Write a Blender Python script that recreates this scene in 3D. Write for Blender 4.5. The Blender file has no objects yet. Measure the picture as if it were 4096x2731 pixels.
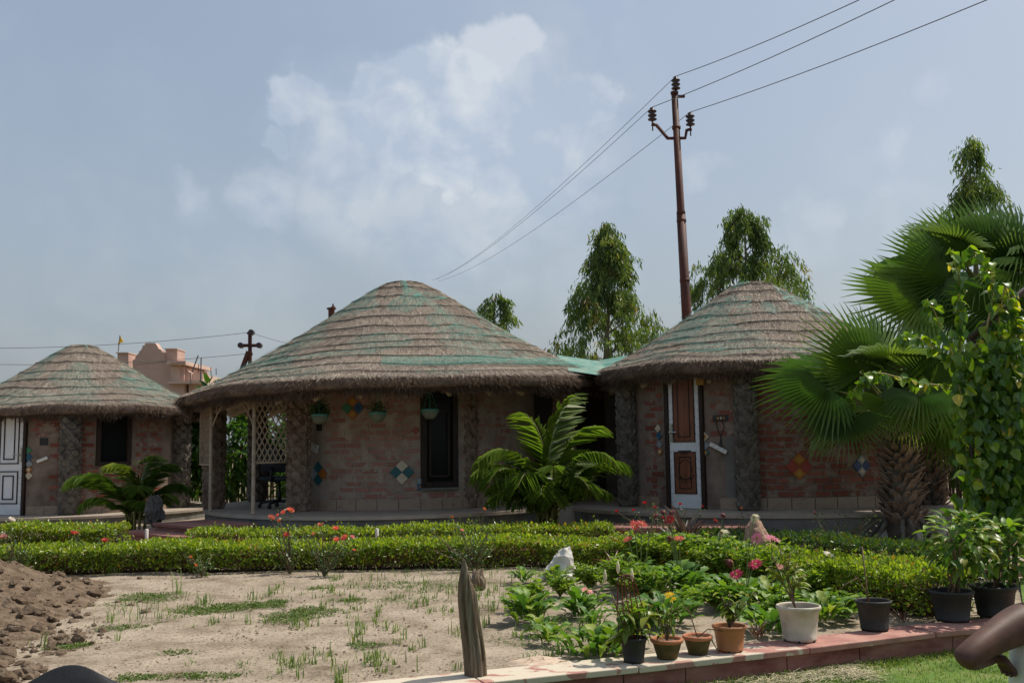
import bpy, math, random
import numpy as np
from mathutils import Vector, Matrix, noise as mnoise

rng = np.random.default_rng(7)
random.seed(7)
sc = bpy.context.scene
col = sc.collection
R = math.radians
PI = math.pi

# ------------------------------------------------------------------ camera
FPX, PITCH, ROLL, CAMZ = 1000.0, R(6.0), 0.014, 1.2
fw = Vector((0, math.cos(PITCH), math.sin(PITCH)))
r0 = Vector((1, 0, 0)); u0 = r0.cross(fw)
rt = r0 * math.cos(ROLL) - u0 * math.sin(ROLL)
up = r0 * math.sin(ROLL) + u0 * math.cos(ROLL)
cam = bpy.data.cameras.new('camera')
cam.sensor_width = 36.0
cam.lens = 36.0 * FPX / 1024.0
cam.clip_start = 0.05
cam.clip_end = 3000
camo = bpy.data.objects.new('camera', cam)
col.objects.link(camo)
M = Matrix((rt, up, -fw)).transposed().to_4x4()
M.translation = (0, 0, CAMZ)
camo.matrix_world = M
sc.camera = camo

# ------------------------------------------------------------------ world
SUN_EL, SUN_AZ = R(58), R(62)          # azimuth clockwise from +Y (right and a little behind the huts)
w = bpy.data.worlds.new('World'); sc.world = w; w.use_nodes = True
nt = w.node_tree; nt.nodes.clear()
def wn(t, **k):
    n = nt.nodes.new(t)
    for a, b in k.items(): setattr(n, a, b)
    return n
def dirpx(px, py):
    a = (px - 512) / FPX; b = (341 - py) / FPX
    return (fw + rt * a + up * b)
sky = wn('ShaderNodeTexSky', sky_type='NISHITA', sun_disc=False, sun_elevation=SUN_EL, sun_rotation=SUN_AZ,
         altitude=100, air_density=1.4, dust_density=4.5, ozone_density=1.6)
tc = wn('ShaderNodeTexCoord')
skyv = wn('ShaderNodeVectorMath', operation='SCALE'); skyv.inputs[3].default_value = 0.105
nt.links.new(sky.outputs[0], skyv.inputs[0])
hz = wn('ShaderNodeMix', data_type='RGBA'); hz.inputs[0].default_value = 0.45
hz.inputs[7].default_value = (0.385, 0.455, 0.565, 1)
nt.links.new(skyv.outputs[0], hz.inputs[6])
nrm = wn('ShaderNodeVectorMath', operation='NORMALIZE')
nt.links.new(tc.outputs['Generated'], nrm.inputs[0])
n1 = wn('ShaderNodeTexNoise'); n1.inputs['Scale'].default_value = 11; n1.inputs['Detail'].default_value = 8; n1.inputs['Roughness'].default_value = 0.55
nt.links.new(nrm.outputs[0], n1.inputs['Vector'])
nsub = wn('ShaderNodeVectorMath', operation='SUBTRACT'); nsub.inputs[1].default_value = (.5, .5, .5)
nt.links.new(n1.outputs['Color'], nsub.inputs[0])
nsc = wn('ShaderNodeVectorMath', operation='SCALE'); nsc.inputs[3].default_value = 0.115
nt.links.new(nsub.outputs[0], nsc.inputs[0])
nadd = wn('ShaderNodeVectorMath', operation='ADD')
nt.links.new(nrm.outputs[0], nadd.inputs[0]); nt.links.new(nsc.outputs[0], nadd.inputs[1])
def blobs(lst, hard, src):
    prev = None
    for (x, y, r, s) in lst:                       # pixel-free afterwards: only a direction on the sky sphere and its size
        d = dirpx(x / 2.297, y / 2.297).normalized()
        ds = wn('ShaderNodeVectorMath', operation='DISTANCE'); ds.inputs[1].default_value = d
        nt.links.new(src, ds.inputs[0])
        rr = r / 2297.0
        mr = wn('ShaderNodeMapRange', interpolation_type='SMOOTHSTEP')
        mr.inputs[1].default_value = rr; mr.inputs[2].default_value = rr * hard
        mr.inputs[3].default_value = 0; mr.inputs[4].default_value = s
        nt.links.new(ds.outputs['Value'], mr.inputs[0])
        if prev is None: prev = mr.outputs[0]
        else:
            mx = wn('ShaderNodeMath', operation='MAXIMUM')
            nt.links.new(prev, mx.inputs[0]); nt.links.new(mr.outputs[0], mx.inputs[1]); prev = mx.outputs[0]
    return prev
B1 = [(1130, 135, 110, .58), (985, 160, 105, .7), (880, 230, 120, .66), (1070, 250, 180, .7), (690, 235, 72, .55), (905, 310, 125, .7), (780, 300, 100, .5),
      (640, 320, 45, .35), (1030, 330, 130, .75), (1330, 235, 85, .5), (1190, 320, 150, .6), (780, 250, 70, .45)]
B2 = [(850, 350, 270, .55), (1190, 320, 300, .62), (600, 460, 130, .42), (430, 465, 90, .35), (560, 512, 55, .40), (1050, 470, 300, .42), (780, 430, 180, .4),
      (2060, 370, 95, .30), (1890, 480, 80, .25), (2180, 220, 80, .22), (1860, 570, 110, .2), (1640, 400, 60, .22), (540, 690, 90, .15), (1330, 640, 180, .15)]
m1 = blobs(B1, 0.66, nadd.outputs[0])
m2 = blobs(B2, 0.25, nadd.outputs[0])
mm = wn('ShaderNodeMath', operation='MAXIMUM'); nt.links.new(m1, mm.inputs[0]); nt.links.new(m2, mm.inputs[1])
n2 = wn('ShaderNodeTexNoise'); n2.inputs['Scale'].default_value = 3.2; n2.inputs['Detail'].default_value = 5
nt.links.new(nrm.outputs[0], n2.inputs['Vector'])
veil = wn('ShaderNodeMapRange', interpolation_type='SMOOTHSTEP')
veil.inputs[1].default_value = .45; veil.inputs[2].default_value = .75; veil.inputs[3].default_value = 0; veil.inputs[4].default_value = .18
nt.links.new(n2.outputs[0], veil.inputs[0])
mx2 = wn('ShaderNodeMath', operation='MAXIMUM'); nt.links.new(mm.outputs[0], mx2.inputs[0]); nt.links.new(veil.outputs[0], mx2.inputs[1])
n3 = wn('ShaderNodeTexNoise'); n3.inputs['Scale'].default_value = 16; n3.inputs['Detail'].default_value = 6; n3.inputs['Distortion'].default_value = .4
nt.links.new(nrm.outputs[0], n3.inputs['Vector'])
cr = wn('ShaderNodeValToRGB')
cr.color_ramp.elements[0].position = .36; cr.color_ramp.elements[0].color = (.46, .54, .66, 1)
cr.color_ramp.elements[1].position = .62; cr.color_ramp.elements[1].color = (.69, .73, .77, 1)
n3b = wn('ShaderNodeTexNoise'); n3b.inputs['Scale'].default_value = 16; n3b.inputs['Detail'].default_value = 6; n3b.inputs['Distortion'].default_value = .4
offs = wn('ShaderNodeVectorMath', operation='ADD'); offs.inputs[1].default_value = (.010, .004, .013)
nt.links.new(nrm.outputs[0], offs.inputs[0]); nt.links.new(offs.outputs[0], n3b.inputs['Vector'])
dif = wn('ShaderNodeMath', operation='SUBTRACT'); nt.links.new(n3.outputs[0], dif.inputs[0]); nt.links.new(n3b.outputs[0], dif.inputs[1])
lit = wn('ShaderNodeMath', operation='MULTIPLY_ADD'); lit.inputs[1].default_value = 1.0; nt.links.new(dif.outputs[0], lit.inputs[0])  # sunlit cloud edges painted from noise minus its copy offset towards the sun
nlow = wn('ShaderNodeTexNoise'); nlow.inputs['Scale'].default_value = 7; nlow.inputs['Detail'].default_value = 4; nt.links.new(nrm.outputs[0], nlow.inputs['Vector']); nt.links.new(nlow.outputs[0], lit.inputs[2])
nt.links.new(lit.outputs[0], cr.inputs[0])
cm = wn('ShaderNodeMix', data_type='RGBA')
nt.links.new(mx2.outputs[0], cm.inputs[0]); nt.links.new(hz.outputs[2], cm.inputs[6]); nt.links.new(cr.outputs[0], cm.inputs[7])
bg = wn('ShaderNodeBackground'); bg.inputs[1].default_value = 1.08
nt.links.new(cm.outputs[2], bg.inputs[0])
wo = wn('ShaderNodeOutputWorld'); nt.links.new(bg.outputs[0], wo.inputs[0])

# ------------------------------------------------------------------ sun
sl = bpy.data.lights.new('sun', 'SUN'); sl.energy = 4.7; sl.angle = R(0.6); sl.color = (1.0, .93, .82)
so = bpy.data.objects.new('sun', sl); col.objects.link(so)
SD = Vector((math.sin(SUN_AZ) * math.cos(SUN_EL), math.cos(SUN_AZ) * math.cos(SUN_EL), math.sin(SUN_EL)))
so.rotation_euler = SD.to_track_quat('Z', 'Y').to_euler(); so.location = SD * 60

sc.view_settings.view_transform = 'Standard'
sc.view_settings.look = 'None'
sc.view_settings.exposure = 0.0
sc.view_settings.gamma = 1.0

# ------------------------------------------------------------------ helpers
CAM = Vector((0, 0, CAMZ))
def P(px, py, Y):
    d = dirpx(px, py); return CAM + d * (Y / d.y)
def G(px, py, z=0.0):
    d = dirpx(px, py); return CAM + d * ((z - CAMZ) / d.z)
def hitcyl(px, py, cx, cy, r):
    d = dirpx(px, py); ox, oy = -cx, -cy
    a = d.x * d.x + d.y * d.y; b = 2 * (ox * d.x + oy * d.y); c = ox * ox + oy * oy - r * r
    q = b * b - 4 * a * c
    t = (-b - math.sqrt(max(q, 0))) / (2 * a)
    p = CAM + d * t
    return p, math.atan2(p.y - cy, p.x - cx)

def node_mat(name):
    m = bpy.data.materials.new(name); m.use_nodes = True
    t = m.node_tree; t.nodes.clear()
    o = t.nodes.new('ShaderNodeOutputMaterial')
    return m, t, o
def ramp(t, fac, cols, pos=None):
    n = t.nodes.new('ShaderNodeValToRGB'); e = n.color_ramp.elements
    k = len(cols)
    while len(e) < k: e.new(.5)
    for i, c in enumerate(cols):
        e[i].position = pos[i] if pos else i / max(1, k - 1)
        e[i].color = (c[0], c[1], c[2], 1)
    t.links.new(fac, n.inputs[0]); return n.outputs[0]
def tnoise(t, scale, detail=4, rough=.55, stretch=None, coord='pos', dist=0):
    if coord == 'pos':
        g = t.nodes.new('ShaderNodeNewGeometry').outputs['Position']
    else:
        g = t.nodes.new('ShaderNodeTexCoord').outputs['Object']
    if stretch:
        mp = t.nodes.new('ShaderNodeMapping'); mp.inputs['Scale'].default_value = stretch
        t.links.new(g, mp.inputs[0]); g = mp.outputs[0]
    n = t.nodes.new('ShaderNodeTexNoise'); n.inputs['Scale'].default_value = scale
    n.inputs['Detail'].default_value = detail; n.inputs['Roughness'].default_value = rough
    n.inputs['Distortion'].default_value = dist
    t.links.new(g, n.inputs['Vector']); return n.outputs[0]
def pmat(name, cols, scale=6, rough=.7, bump=0, bscale=40, pos=None, stretch=None, coord='pos', metal=0, spec=.35, fac=None, bdist=.01, detail=5):
    m, t, o = node_mat(name)
    b = t.nodes.new('ShaderNodeBsdfPrincipled')
    b.inputs['Roughness'].default_value = rough; b.inputs['Metallic'].default_value = metal
    b.inputs['Specular IOR Level'].default_value = spec
    if len(cols) == 1: b.inputs['Base Color'].default_value = (*cols[0], 1)
    else:
        f = tnoise(t, scale, detail, .6, stretch, coord)
        if pos is None:
            k = len(cols); pos = [.32 + .36 * i / (k - 1) for i in range(k)]
        c = ramp(t, f, cols, pos); t.links.new(c, b.inputs['Base Color'])
    if bump:
        f2 = tnoise(t, bscale, 5, .6, stretch, coord)
        bn = t.nodes.new('ShaderNodeBump'); bn.inputs['Strength'].default_value = bump; bn.inputs['Distance'].default_value = bdist
        t.links.new(f2, bn.inputs['Height']); t.links.new(bn.outputs[0], b.inputs['Normal'])
    t.links.new(b.outputs[0], o.inputs[0]); return m
def leafmat(name, cols, src='attr', trans=.35, rough=.42, spec=.4, tcol=None, pos=None):
    m, t, o = node_mat(name)
    if src == 'attr':
        a = t.nodes.new('ShaderNodeAttribute'); a.attribute_name = 'tint'; f = a.outputs['Fac']
    else:
        f = t.nodes.new('ShaderNodeObjectInfo').outputs['Random']
    c = ramp(t, f, cols, pos)
    b = t.nodes.new('ShaderNodeBsdfPrincipled'); b.inputs['Roughness'].default_value = rough; b.inputs['Specular IOR Level'].default_value = spec
    t.links.new(c, b.inputs['Base Color'])
    if trans > 0:
        tr = t.nodes.new('ShaderNodeBsdfTranslucent')
        mx = t.nodes.new('ShaderNodeMix'); mx.data_type = 'RGBA'; mx.blend_type = 'MULTIPLY'; mx.inputs[0].default_value = 1
        mx.inputs[7].default_value = (*(tcol or (1.6, 1.7, .6)), 1)
        t.links.new(c, mx.inputs[6]); t.links.new(mx.outputs[2], tr.inputs[0])
        ms = t.nodes.new('ShaderNodeMixShader'); ms.inputs[0].default_value = trans
        t.links.new(b.outputs[0], ms.inputs[1]); t.links.new(tr.outputs[0], ms.inputs[2]); t.links.new(ms.outputs[0], o.inputs[0])
    else: t.links.new(b.outputs[0], o.inputs[0])
    return m

def link(name, data, parent=None, mat=None):
    o = bpy.data.objects.new(name, data); col.objects.link(o)
    if parent is not None: o.parent = parent
    if mat is not None and data is not None and len(data.materials) == 0: data.materials.append(mat)
    return o
def np_mesh(name, V, F, tint=None, smooth=False):
    me = bpy.data.meshes.new(name)
    me.from_pydata(np.asarray(V, float).tolist(), [], F.tolist() if isinstance(F, np.ndarray) else F)
    if tint is not None:
        at = me.attributes.new('tint', 'FLOAT', 'POINT'); at.data.foreach_set('value', np.asarray(tint, np.float32))
    if smooth: me.polygons.foreach_set('use_smooth', [True] * len(me.polygons))
    return me
def np_obj(name, V, F, mat, parent=None, tint=None, smooth=False):
    org = Vector((0, 0, 0)) if parent is None else getpos(parent)
    V = np.asarray(V, float) - np.array(org)
    return link(name, np_mesh(name, V, F, tint, smooth), parent, mat)
POS = {}
def getpos(o):
    p = Vector((0, 0, 0))
    while o is not None:
        p += o.location; o = o.parent
    return p
def thing(name, label, cat, loc, group=None):
    o = link(name, None); o.location = loc; o.empty_display_size = .1
    o['label'] = label; o['category'] = cat
    if group: o['group'] = group
    return o
def tag(o, label, cat, group=None):
    o['label'] = label; o['category'] = cat
    if group: o['group'] = group
    return o

class MB:
    """collects world-space geometry; build() makes ONE mesh object whose origin is its parent's origin"""
    def __init__(s): s.v = []; s.f = []
    def add(s, V, F):
        k = len(s.v); s.v += [tuple(p) for p in V]; s.f += [tuple(i + k for i in f) for f in F]; return s
    def box(s, c, size, rz=0, M=None):
        x, y, z = size[0] / 2, size[1] / 2, size[2] / 2
        V = [Vector((a, b, d)) for d in (-z, z) for a, b in ((-x, -y), (x, -y), (x, y), (-x, y))]
        Q = M if M is not None else Matrix.Rotation(rz, 3, 'Z')
        c = Vector(c)
        return s.add([c + Q @ p for p in V], [(3, 2, 1, 0), (4, 5, 6, 7), (0, 1, 5, 4), (1, 2, 6, 5), (2, 3, 7, 6), (3, 0, 4, 7)])
    def tube(s, pts, rad, n=6, cap=True):
        pts = [Vector(p) for p in pts]; k = len(pts)
        if not hasattr(rad, '__len__'): rad = [rad] * k
        V = []; F = []; ref = None
        for i in range(k):
            d = (pts[min(i + 1, k - 1)] - pts[max(i - 1, 0)]).normalized()
            if ref is None:
                ref = Vector((0, 0, 1)) if abs(d.z) < .9 else Vector((1, 0, 0))
            a = d.cross(ref).normalized(); b = a.cross(d).normalized(); ref = b
            for j in range(n):
                q = 2 * PI * j / n; V.append(pts[i] + (a * math.cos(q) + b * math.sin(q)) * rad[i])
        for i in range(k - 1):
            for j in range(n):
                F.append((i * n + j, i * n + (j + 1) % n, (i + 1) * n + (j + 1) % n, (i + 1) * n + j))
        if cap: F.append(tuple(range(n - 1, -1, -1))); F.append(tuple((k - 1) * n + j for j in range(n)))
        return s.add(V, F)
    def lathe(s, prof, c, n=24, close=False):
        V = []; F = []; c = Vector(c)
        for (r, z) in prof:
            for j in range(n):
                q = 2 * PI * j / n; V.append(c + Vector((r * math.cos(q), r * math.sin(q), z)))
        k = len(prof)
        for i in range(k - 1):
            for j in range(n):
                F.append((i * n + j, i * n + (j + 1) % n, (i + 1) * n + (j + 1) % n, (i + 1) * n + j))
        return s.add(V, F)
    def prism(s, poly, z0, z1):
        n = len(poly)
        V = [(x, y, z0) for x, y in poly] + [(x, y, z1) for x, y in poly]
        F = [tuple(range(n - 1, -1, -1)), tuple(range(n, 2 * n))] + [(i, (i + 1) % n, n + (i + 1) % n, n + i) for i in range(n)]
        return s.add(V, F)
    def build(s, name, mat, parent=None, smooth=False, bevel=0, base=None):
        org = getpos(parent) if parent is not None else (Vector(base) if base is not None else Vector((0, 0, 0)))
        me = bpy.data.meshes.new(name)
        me.from_pydata([tuple(Vector(p) - org) for p in s.v], [], s.f)
        if smooth:
            me.polygons.foreach_set('use_smooth', [True] * len(me.polygons))
        o = link(name, me, parent, mat)
        if parent is None: o.location = org
        if bevel:
            b = o.modifiers.new('bevel', 'BEVEL'); b.width = bevel; b.segments = 2; b.limit_method = 'ANGLE'
        return o

def unit(v): return v / np.maximum(np.linalg.norm(v, axis=-1, keepdims=True), 1e-9)
def leaf_geo(base, d, nr, L, W, fold=.3, droop=.15):
    """six-vertex folded leaves, two quads each"""
    d = unit(d); s = unit(np.cross(d, nr)); nr = np.cross(s, d)
    L = np.broadcast_to(np.asarray(L, float), (len(base),))[:, None]; W = np.broadcast_to(np.asarray(W, float), (len(base),))[:, None]
    v0 = base; v3 = base + d * L - nr * L * droop
    v1 = base + d * L * .3 + s * W + nr * W * fold; v2 = base + d * L * .7 + s * W * .75 + nr * (W * fold - L * droop * .5)
    v5 = base + d * L * .3 - s * W + nr * W * fold; v4 = base + d * L * .7 - s * W * .75 + nr * (W * fold - L * droop * .5)
    V = np.stack([v0, v1, v2, v3, v4, v5], 1).reshape(-1, 3)
    k = np.arange(len(base))[:, None] * 6
    F = np.concatenate([k + np.array([[0, 1, 2, 3]]), k + np.array([[0, 3, 4, 5]])], 0)
    return V, F
def strand_geo(p0, p1, side, wd):
    wd = np.broadcast_to(np.asarray(wd, float), (len(p0),))[:, None]
    s = unit(side) * wd * .5
    V = np.stack([p0 - s, p0 + s, p1 + s * .5, p1 - s * .5], 1).reshape(-1, 3)
    F = np.arange(len(p0))[:, None] * 4 + np.array([[0, 1, 2, 3]])
    return V, F
def rdir(n):
    return unit(rng.normal(size=(n, 3)))

def leaf_mesh(name, W=.3, p0=.5, p1=1.2, fold=.25, rows=6, shape='ovate', wav=0., seed=0):
    """unit-length arching leaf, base at origin, pointing +Y"""
    rs = random.Random(seed); V = [(0, 0, 0)]; F = []; y = z = 0.0
    for i in range(1, rows + 1):
        s = i / rows; pt = p0 - p1 * (s - .5 / rows)
        y += math.cos(pt) / rows; z += math.sin(pt) / rows
        if shape == 'ovate': wd = math.sin(PI * min(1, s ** .7)) ** .8
        elif shape == 'lance': wd = math.sin(PI * s ** .9) ** .9
        elif shape == 'spoon': wd = (math.sin(PI * s ** 1.6) ** .7) * 1.0 + .10
        elif shape == 'lobed': wd = (math.sin(PI * s ** 1.5) ** .7) * (1.0 if i % 2 else .68) + .10
        elif shape == 'heart': wd = math.sin(PI * s ** .45) ** .8
        elif shape == 'blade': wd = (1 - s) ** .6 * .9 + .05
        if i == rows: V.append((0, y, z)); break
        wd *= W; q = wav * rs.uniform(-1, 1)
        V += [(-wd, y, z + wd * fold + q), (0, y, z), (wd, y, z + wd * fold - q)]
    for i in range(rows):
        if i == 0: F += [(0, 2, 1), (0, 3, 2)]
        elif i < rows - 1:
            a = 1 + 3 * (i - 1); b = a + 3
            F += [(a, a + 1, b + 1, b), (a + 1, a + 2, b + 2, b + 1)]
        else:
            a = 1 + 3 * (i - 1); t = len(V) - 1
            F += [(a, a + 1, t), (a + 1, a + 2, t)]
    me = np_mesh(name, V, F, None, True)
    return me
def put(name, me, parent, loc, az=0, pitch=0, roll=0, sc_=1.0):
    """child copy sharing mesh data; loc is world"""
    o = bpy.data.objects.new(name, me); col.objects.link(o); o.parent = parent
    Mx = Matrix.Rotation(az, 4, 'Z') @ Matrix.Rotation(pitch, 4, 'X') @ Matrix.Rotation(roll, 4, 'Y')
    if not hasattr(sc_, '__len__'): sc_ = (sc_,) * 3
    o.matrix_local = Matrix.Translation(Vector(loc) - getpos(parent)) @ Mx @ Matrix.Diagonal((*sc_, 1))
    return o
# ================================================================== SETTING: ground, lawn, path, ledge
def struct(o): o['kind'] = 'structure'; return o
LEDGE = [(-3.2, 4.1), (-1.55, 4.64), (-.19, 5.17), (1.307, 5.75), (2.09, 6.125), (2.53, 6.33), (2.95, 6.47), (3.7, 6.72), (4.8, 7.02)]   # front edge of the capstones
def ledgeY(x): return np.interp(x, [p[0] for p in LEDGE], [p[1] for p in LEDGE])
def nz(x, y, s, seed=0.0, octv=3):
    return np.array([mnoise.fractal(Vector((a * s + seed, b * s, seed)), 1.0, 2.0, octv) for a, b in zip(x, y)])

m_soil = pmat('dry_soil', [(.17, .135, .095), (.29, .24, .18), (.365, .305, .235)], 2.6, .95, .9, 55, pos=[.3, .47, .64], spec=.1, bdist=.012)
def soil_extra(m):
    t = m.node_tree; b = [n for n in t.nodes if n.type == 'BSDF_PRINCIPLED'][0]
    old = b.inputs['Base Color'].links[0].from_socket
    f = tnoise(t, 45, 5, .7); c2 = ramp(t, f, [(.45, .42, .4), (1, 1, 1), (1.12, 1.1, 1.08)], [.36, .48, .7])
    mx = t.nodes.new('ShaderNodeMix'); mx.data_type = 'RGBA'; mx.blend_type = 'MULTIPLY'; mx.inputs[0].default_value = 1
    t.links.new(old, mx.inputs[6]); t.links.new(c2, mx.inputs[7]); t.links.new(mx.outputs[2], b.inputs['Base Color'])
soil_extra(m_soil)
m_far = pmat('rough_ground', [(.10, .10, .05), (.2, .17, .11)], .6, .95, .4, 8, spec=.1)
m_lawn = pmat('lawn_turf', [(.055, .10, .02), (.10, .17, .03), (.23, .22, .10)], 5, .9, .6, 90, pos=[.3, .5, .75], spec=.15)
# far ground, reaching the horizon
V = [(-900, -60, -.22), (900, -60, -.22), (900, 1600, -.22), (-900, 1600, -.22)]
struct(link('ground', np_mesh('ground', V, [(0, 1, 2, 3)]), None, m_far))
# garden soil behind the ledge
xs = np.concatenate([np.linspace(-14, -6, 12)[:-1], np.linspace(-6, 4.2, 300), np.linspace(4.2, 12, 14)[1:]])
tv = np.concatenate([np.linspace(0, 5.6, 200), np.linspace(5.6, 20, 40)[1:]])
X, T = np.meshgrid(xs, tv); Yl = ledgeY(X) + .15 + T; Yl[T == 0] -= .02
xf, yf = X.ravel(), Yl.ravel()
near = (yf < 10.6) & (xf > -6.2) & (xf < 4.4)
Z = np.zeros(len(xf))
Z[near] = nz(xf[near], yf[near], 1.1, 3.1) * .02 + nz(xf[near], yf[near], 7, 1.7) * .006 + nz(xf[near], yf[near], 30, 5.7, 2) * .0035
heap = np.exp(-(((xf + 4.15 + .12 * (yf - 8)) / .82) ** 2) - ((yf - 7.7) / 1.35) ** 2)
HEAPC = (-4.15, 7.7)
nx, ny = len(xs), len(tv)
idx = np.arange(nx * ny).reshape(ny, nx)
F = np.stack([idx[:-1, :-1].ravel(), idx[:-1, 1:].ravel(), idx[1:, 1:].ravel(), idx[1:, :-1].ravel()], 1)
struct(link('garden_soil', np_mesh('garden_soil', np.stack([xf, yf, Z], 1), F, None, True), None, m_soil))
# lawn in front of the ledge
xs2 = np.linspace(-3.2, 4.8, 60); tv2 = np.linspace(0, 3.6, 26)
X2, T2 = np.meshgrid(xs2, tv2); Y2 = ledgeY(X2) + .03 - T2
Z2 = -.125 + nz(X2.ravel(), Y2.ravel(), 1.5, 9.0) * .012
i2 = np.arange(X2.size).reshape(X2.shape)
F2 = np.stack([i2[1:, :-1].ravel(), i2[1:, 1:].ravel(), i2[:-1, 1:].ravel(), i2[:-1, :-1].ravel()], 1)
struct(link('lawn', np_mesh('lawn', np.stack([X2.ravel(), Y2.ravel(), Z2], 1), F2, None, True), None, m_lawn))
# a second strip of lawn behind the potted shrubs, at the right edge
MBs = MB().prism([(3.5, 7.05), (7.5, 8.2), (8.5, 9.8), (4.3, 8.7)], -.05, .03)
struct(MBs.build('lawn_strip', m_lawn))
# pink path between the two rows of hedge, running to the steps
m_path = pmat('pink_path_stone', [(.26, .13, .11), (.36, .2, .17)], 4, .85, .3, 60, spec=.2)
pth = MB()
for i in range(13): pth.box((-5.6 + i * .62, 11.02, .012), (.6, .62, .05))
pth.box((-4.95, 12.3, .01), (1.1, 1.6, .045), R(-45))
struct(pth.build('path', m_path, bevel=.006))
MBp = MB().prism([(3.5, 8.7), (7.9, 10.0), (8.2, 10.8), (3.9, 9.4)], -.05, .035)
struct(MBp.build('path', m_path))

# ---- ledge of pink sandstone
m_cap, t_, o_ = node_mat('pink_sandstone_cap')
b_ = t_.nodes.new('ShaderNodeBsdfPrincipled'); b_.inputs['Roughness'].default_value = .85; b_.inputs['Specular IOR Level'].default_value = .2
c_ = ramp(t_, tnoise(t_, 5, 5), [(.25, .12, .10), (.37, .19, .155), (.43, .25, .2)], [.3, .5, .7])
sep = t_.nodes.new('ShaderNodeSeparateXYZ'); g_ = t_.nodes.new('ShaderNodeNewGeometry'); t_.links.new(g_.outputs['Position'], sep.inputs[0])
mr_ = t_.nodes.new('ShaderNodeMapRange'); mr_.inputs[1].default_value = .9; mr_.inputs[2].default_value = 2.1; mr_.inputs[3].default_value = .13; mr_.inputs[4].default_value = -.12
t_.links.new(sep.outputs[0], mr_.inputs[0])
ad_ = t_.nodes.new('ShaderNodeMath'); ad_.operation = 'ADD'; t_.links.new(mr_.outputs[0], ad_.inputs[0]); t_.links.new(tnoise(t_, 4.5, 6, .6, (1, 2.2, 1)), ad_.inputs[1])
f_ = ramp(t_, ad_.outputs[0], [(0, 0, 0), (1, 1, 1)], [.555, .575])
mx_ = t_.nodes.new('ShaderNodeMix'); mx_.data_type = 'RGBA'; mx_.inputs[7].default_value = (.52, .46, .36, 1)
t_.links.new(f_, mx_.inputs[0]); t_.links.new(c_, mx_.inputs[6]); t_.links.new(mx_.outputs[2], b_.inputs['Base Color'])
bn_ = t_.nodes.new('ShaderNodeBump'); bn_.inputs['Strength'].default_value = .35; bn_.inputs['Distance'].default_value = .006
t_.links.new(tnoise(t_, 60, 5), bn_.inputs['Height']); t_.links.new(bn_.outputs[0], b_.inputs['Normal'])
t_.links.new(b_.outputs[0], o_.inputs[0])
m_riser = pmat('pink_sandstone_riser', [(.16, .055, .05), (.27, .12, .10), (.33, .17, .14)], 3.2, .85, .4, 45, spec=.2, stretch=(1, 1, 2.5))
ledge = thing('stone_ledge', 'low pink sandstone ledge with a row of flower pots on it', 'ledge', (1.3, 5.7, -.1))
def alongledge(x0, x1, back):
    p0 = Vector((x0, float(ledgeY(x0)), 0)); p1 = Vector((x1, float(ledgeY(x1)), 0)); d = (p1 - p0).normalized(); n = Vector((-d.y, d.x, 0))
    return p0, p1, d, n
x = -3.1
while x < 4.7:
    x1 = x + rng.uniform(.82, 1.1); p0, p1, d, n = alongledge(x, x1 - .008, 0)
    dz = rng.uniform(-.003, .003); m = MB()
    m.prism([tuple((p0)[:2]), tuple((p1)[:2]), tuple((p1 + n * .275)[:2]), tuple((p0 + n * .275)[:2])], -.012 + dz, .022 + dz)
    m.build('capstone', m_cap, ledge, bevel=.005); x = x1
x = -3.1
while x < 4.7:
    x1 = x + rng.uniform(.35, .75); p0, p1, d, n = alongledge(x, x1 - .006, 0); e = rng.uniform(.022, .028)
    m = MB(); m.prism([tuple((p0 + n * e)[:2]), tuple((p1 + n * e)[:2]), tuple((p1 + n * .245)[:2]), tuple((p0 + n * .245)[:2])], -.2, -.0125)
    m.build('facing_stone', m_riser, ledge, bevel=.004); x = x1

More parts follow.
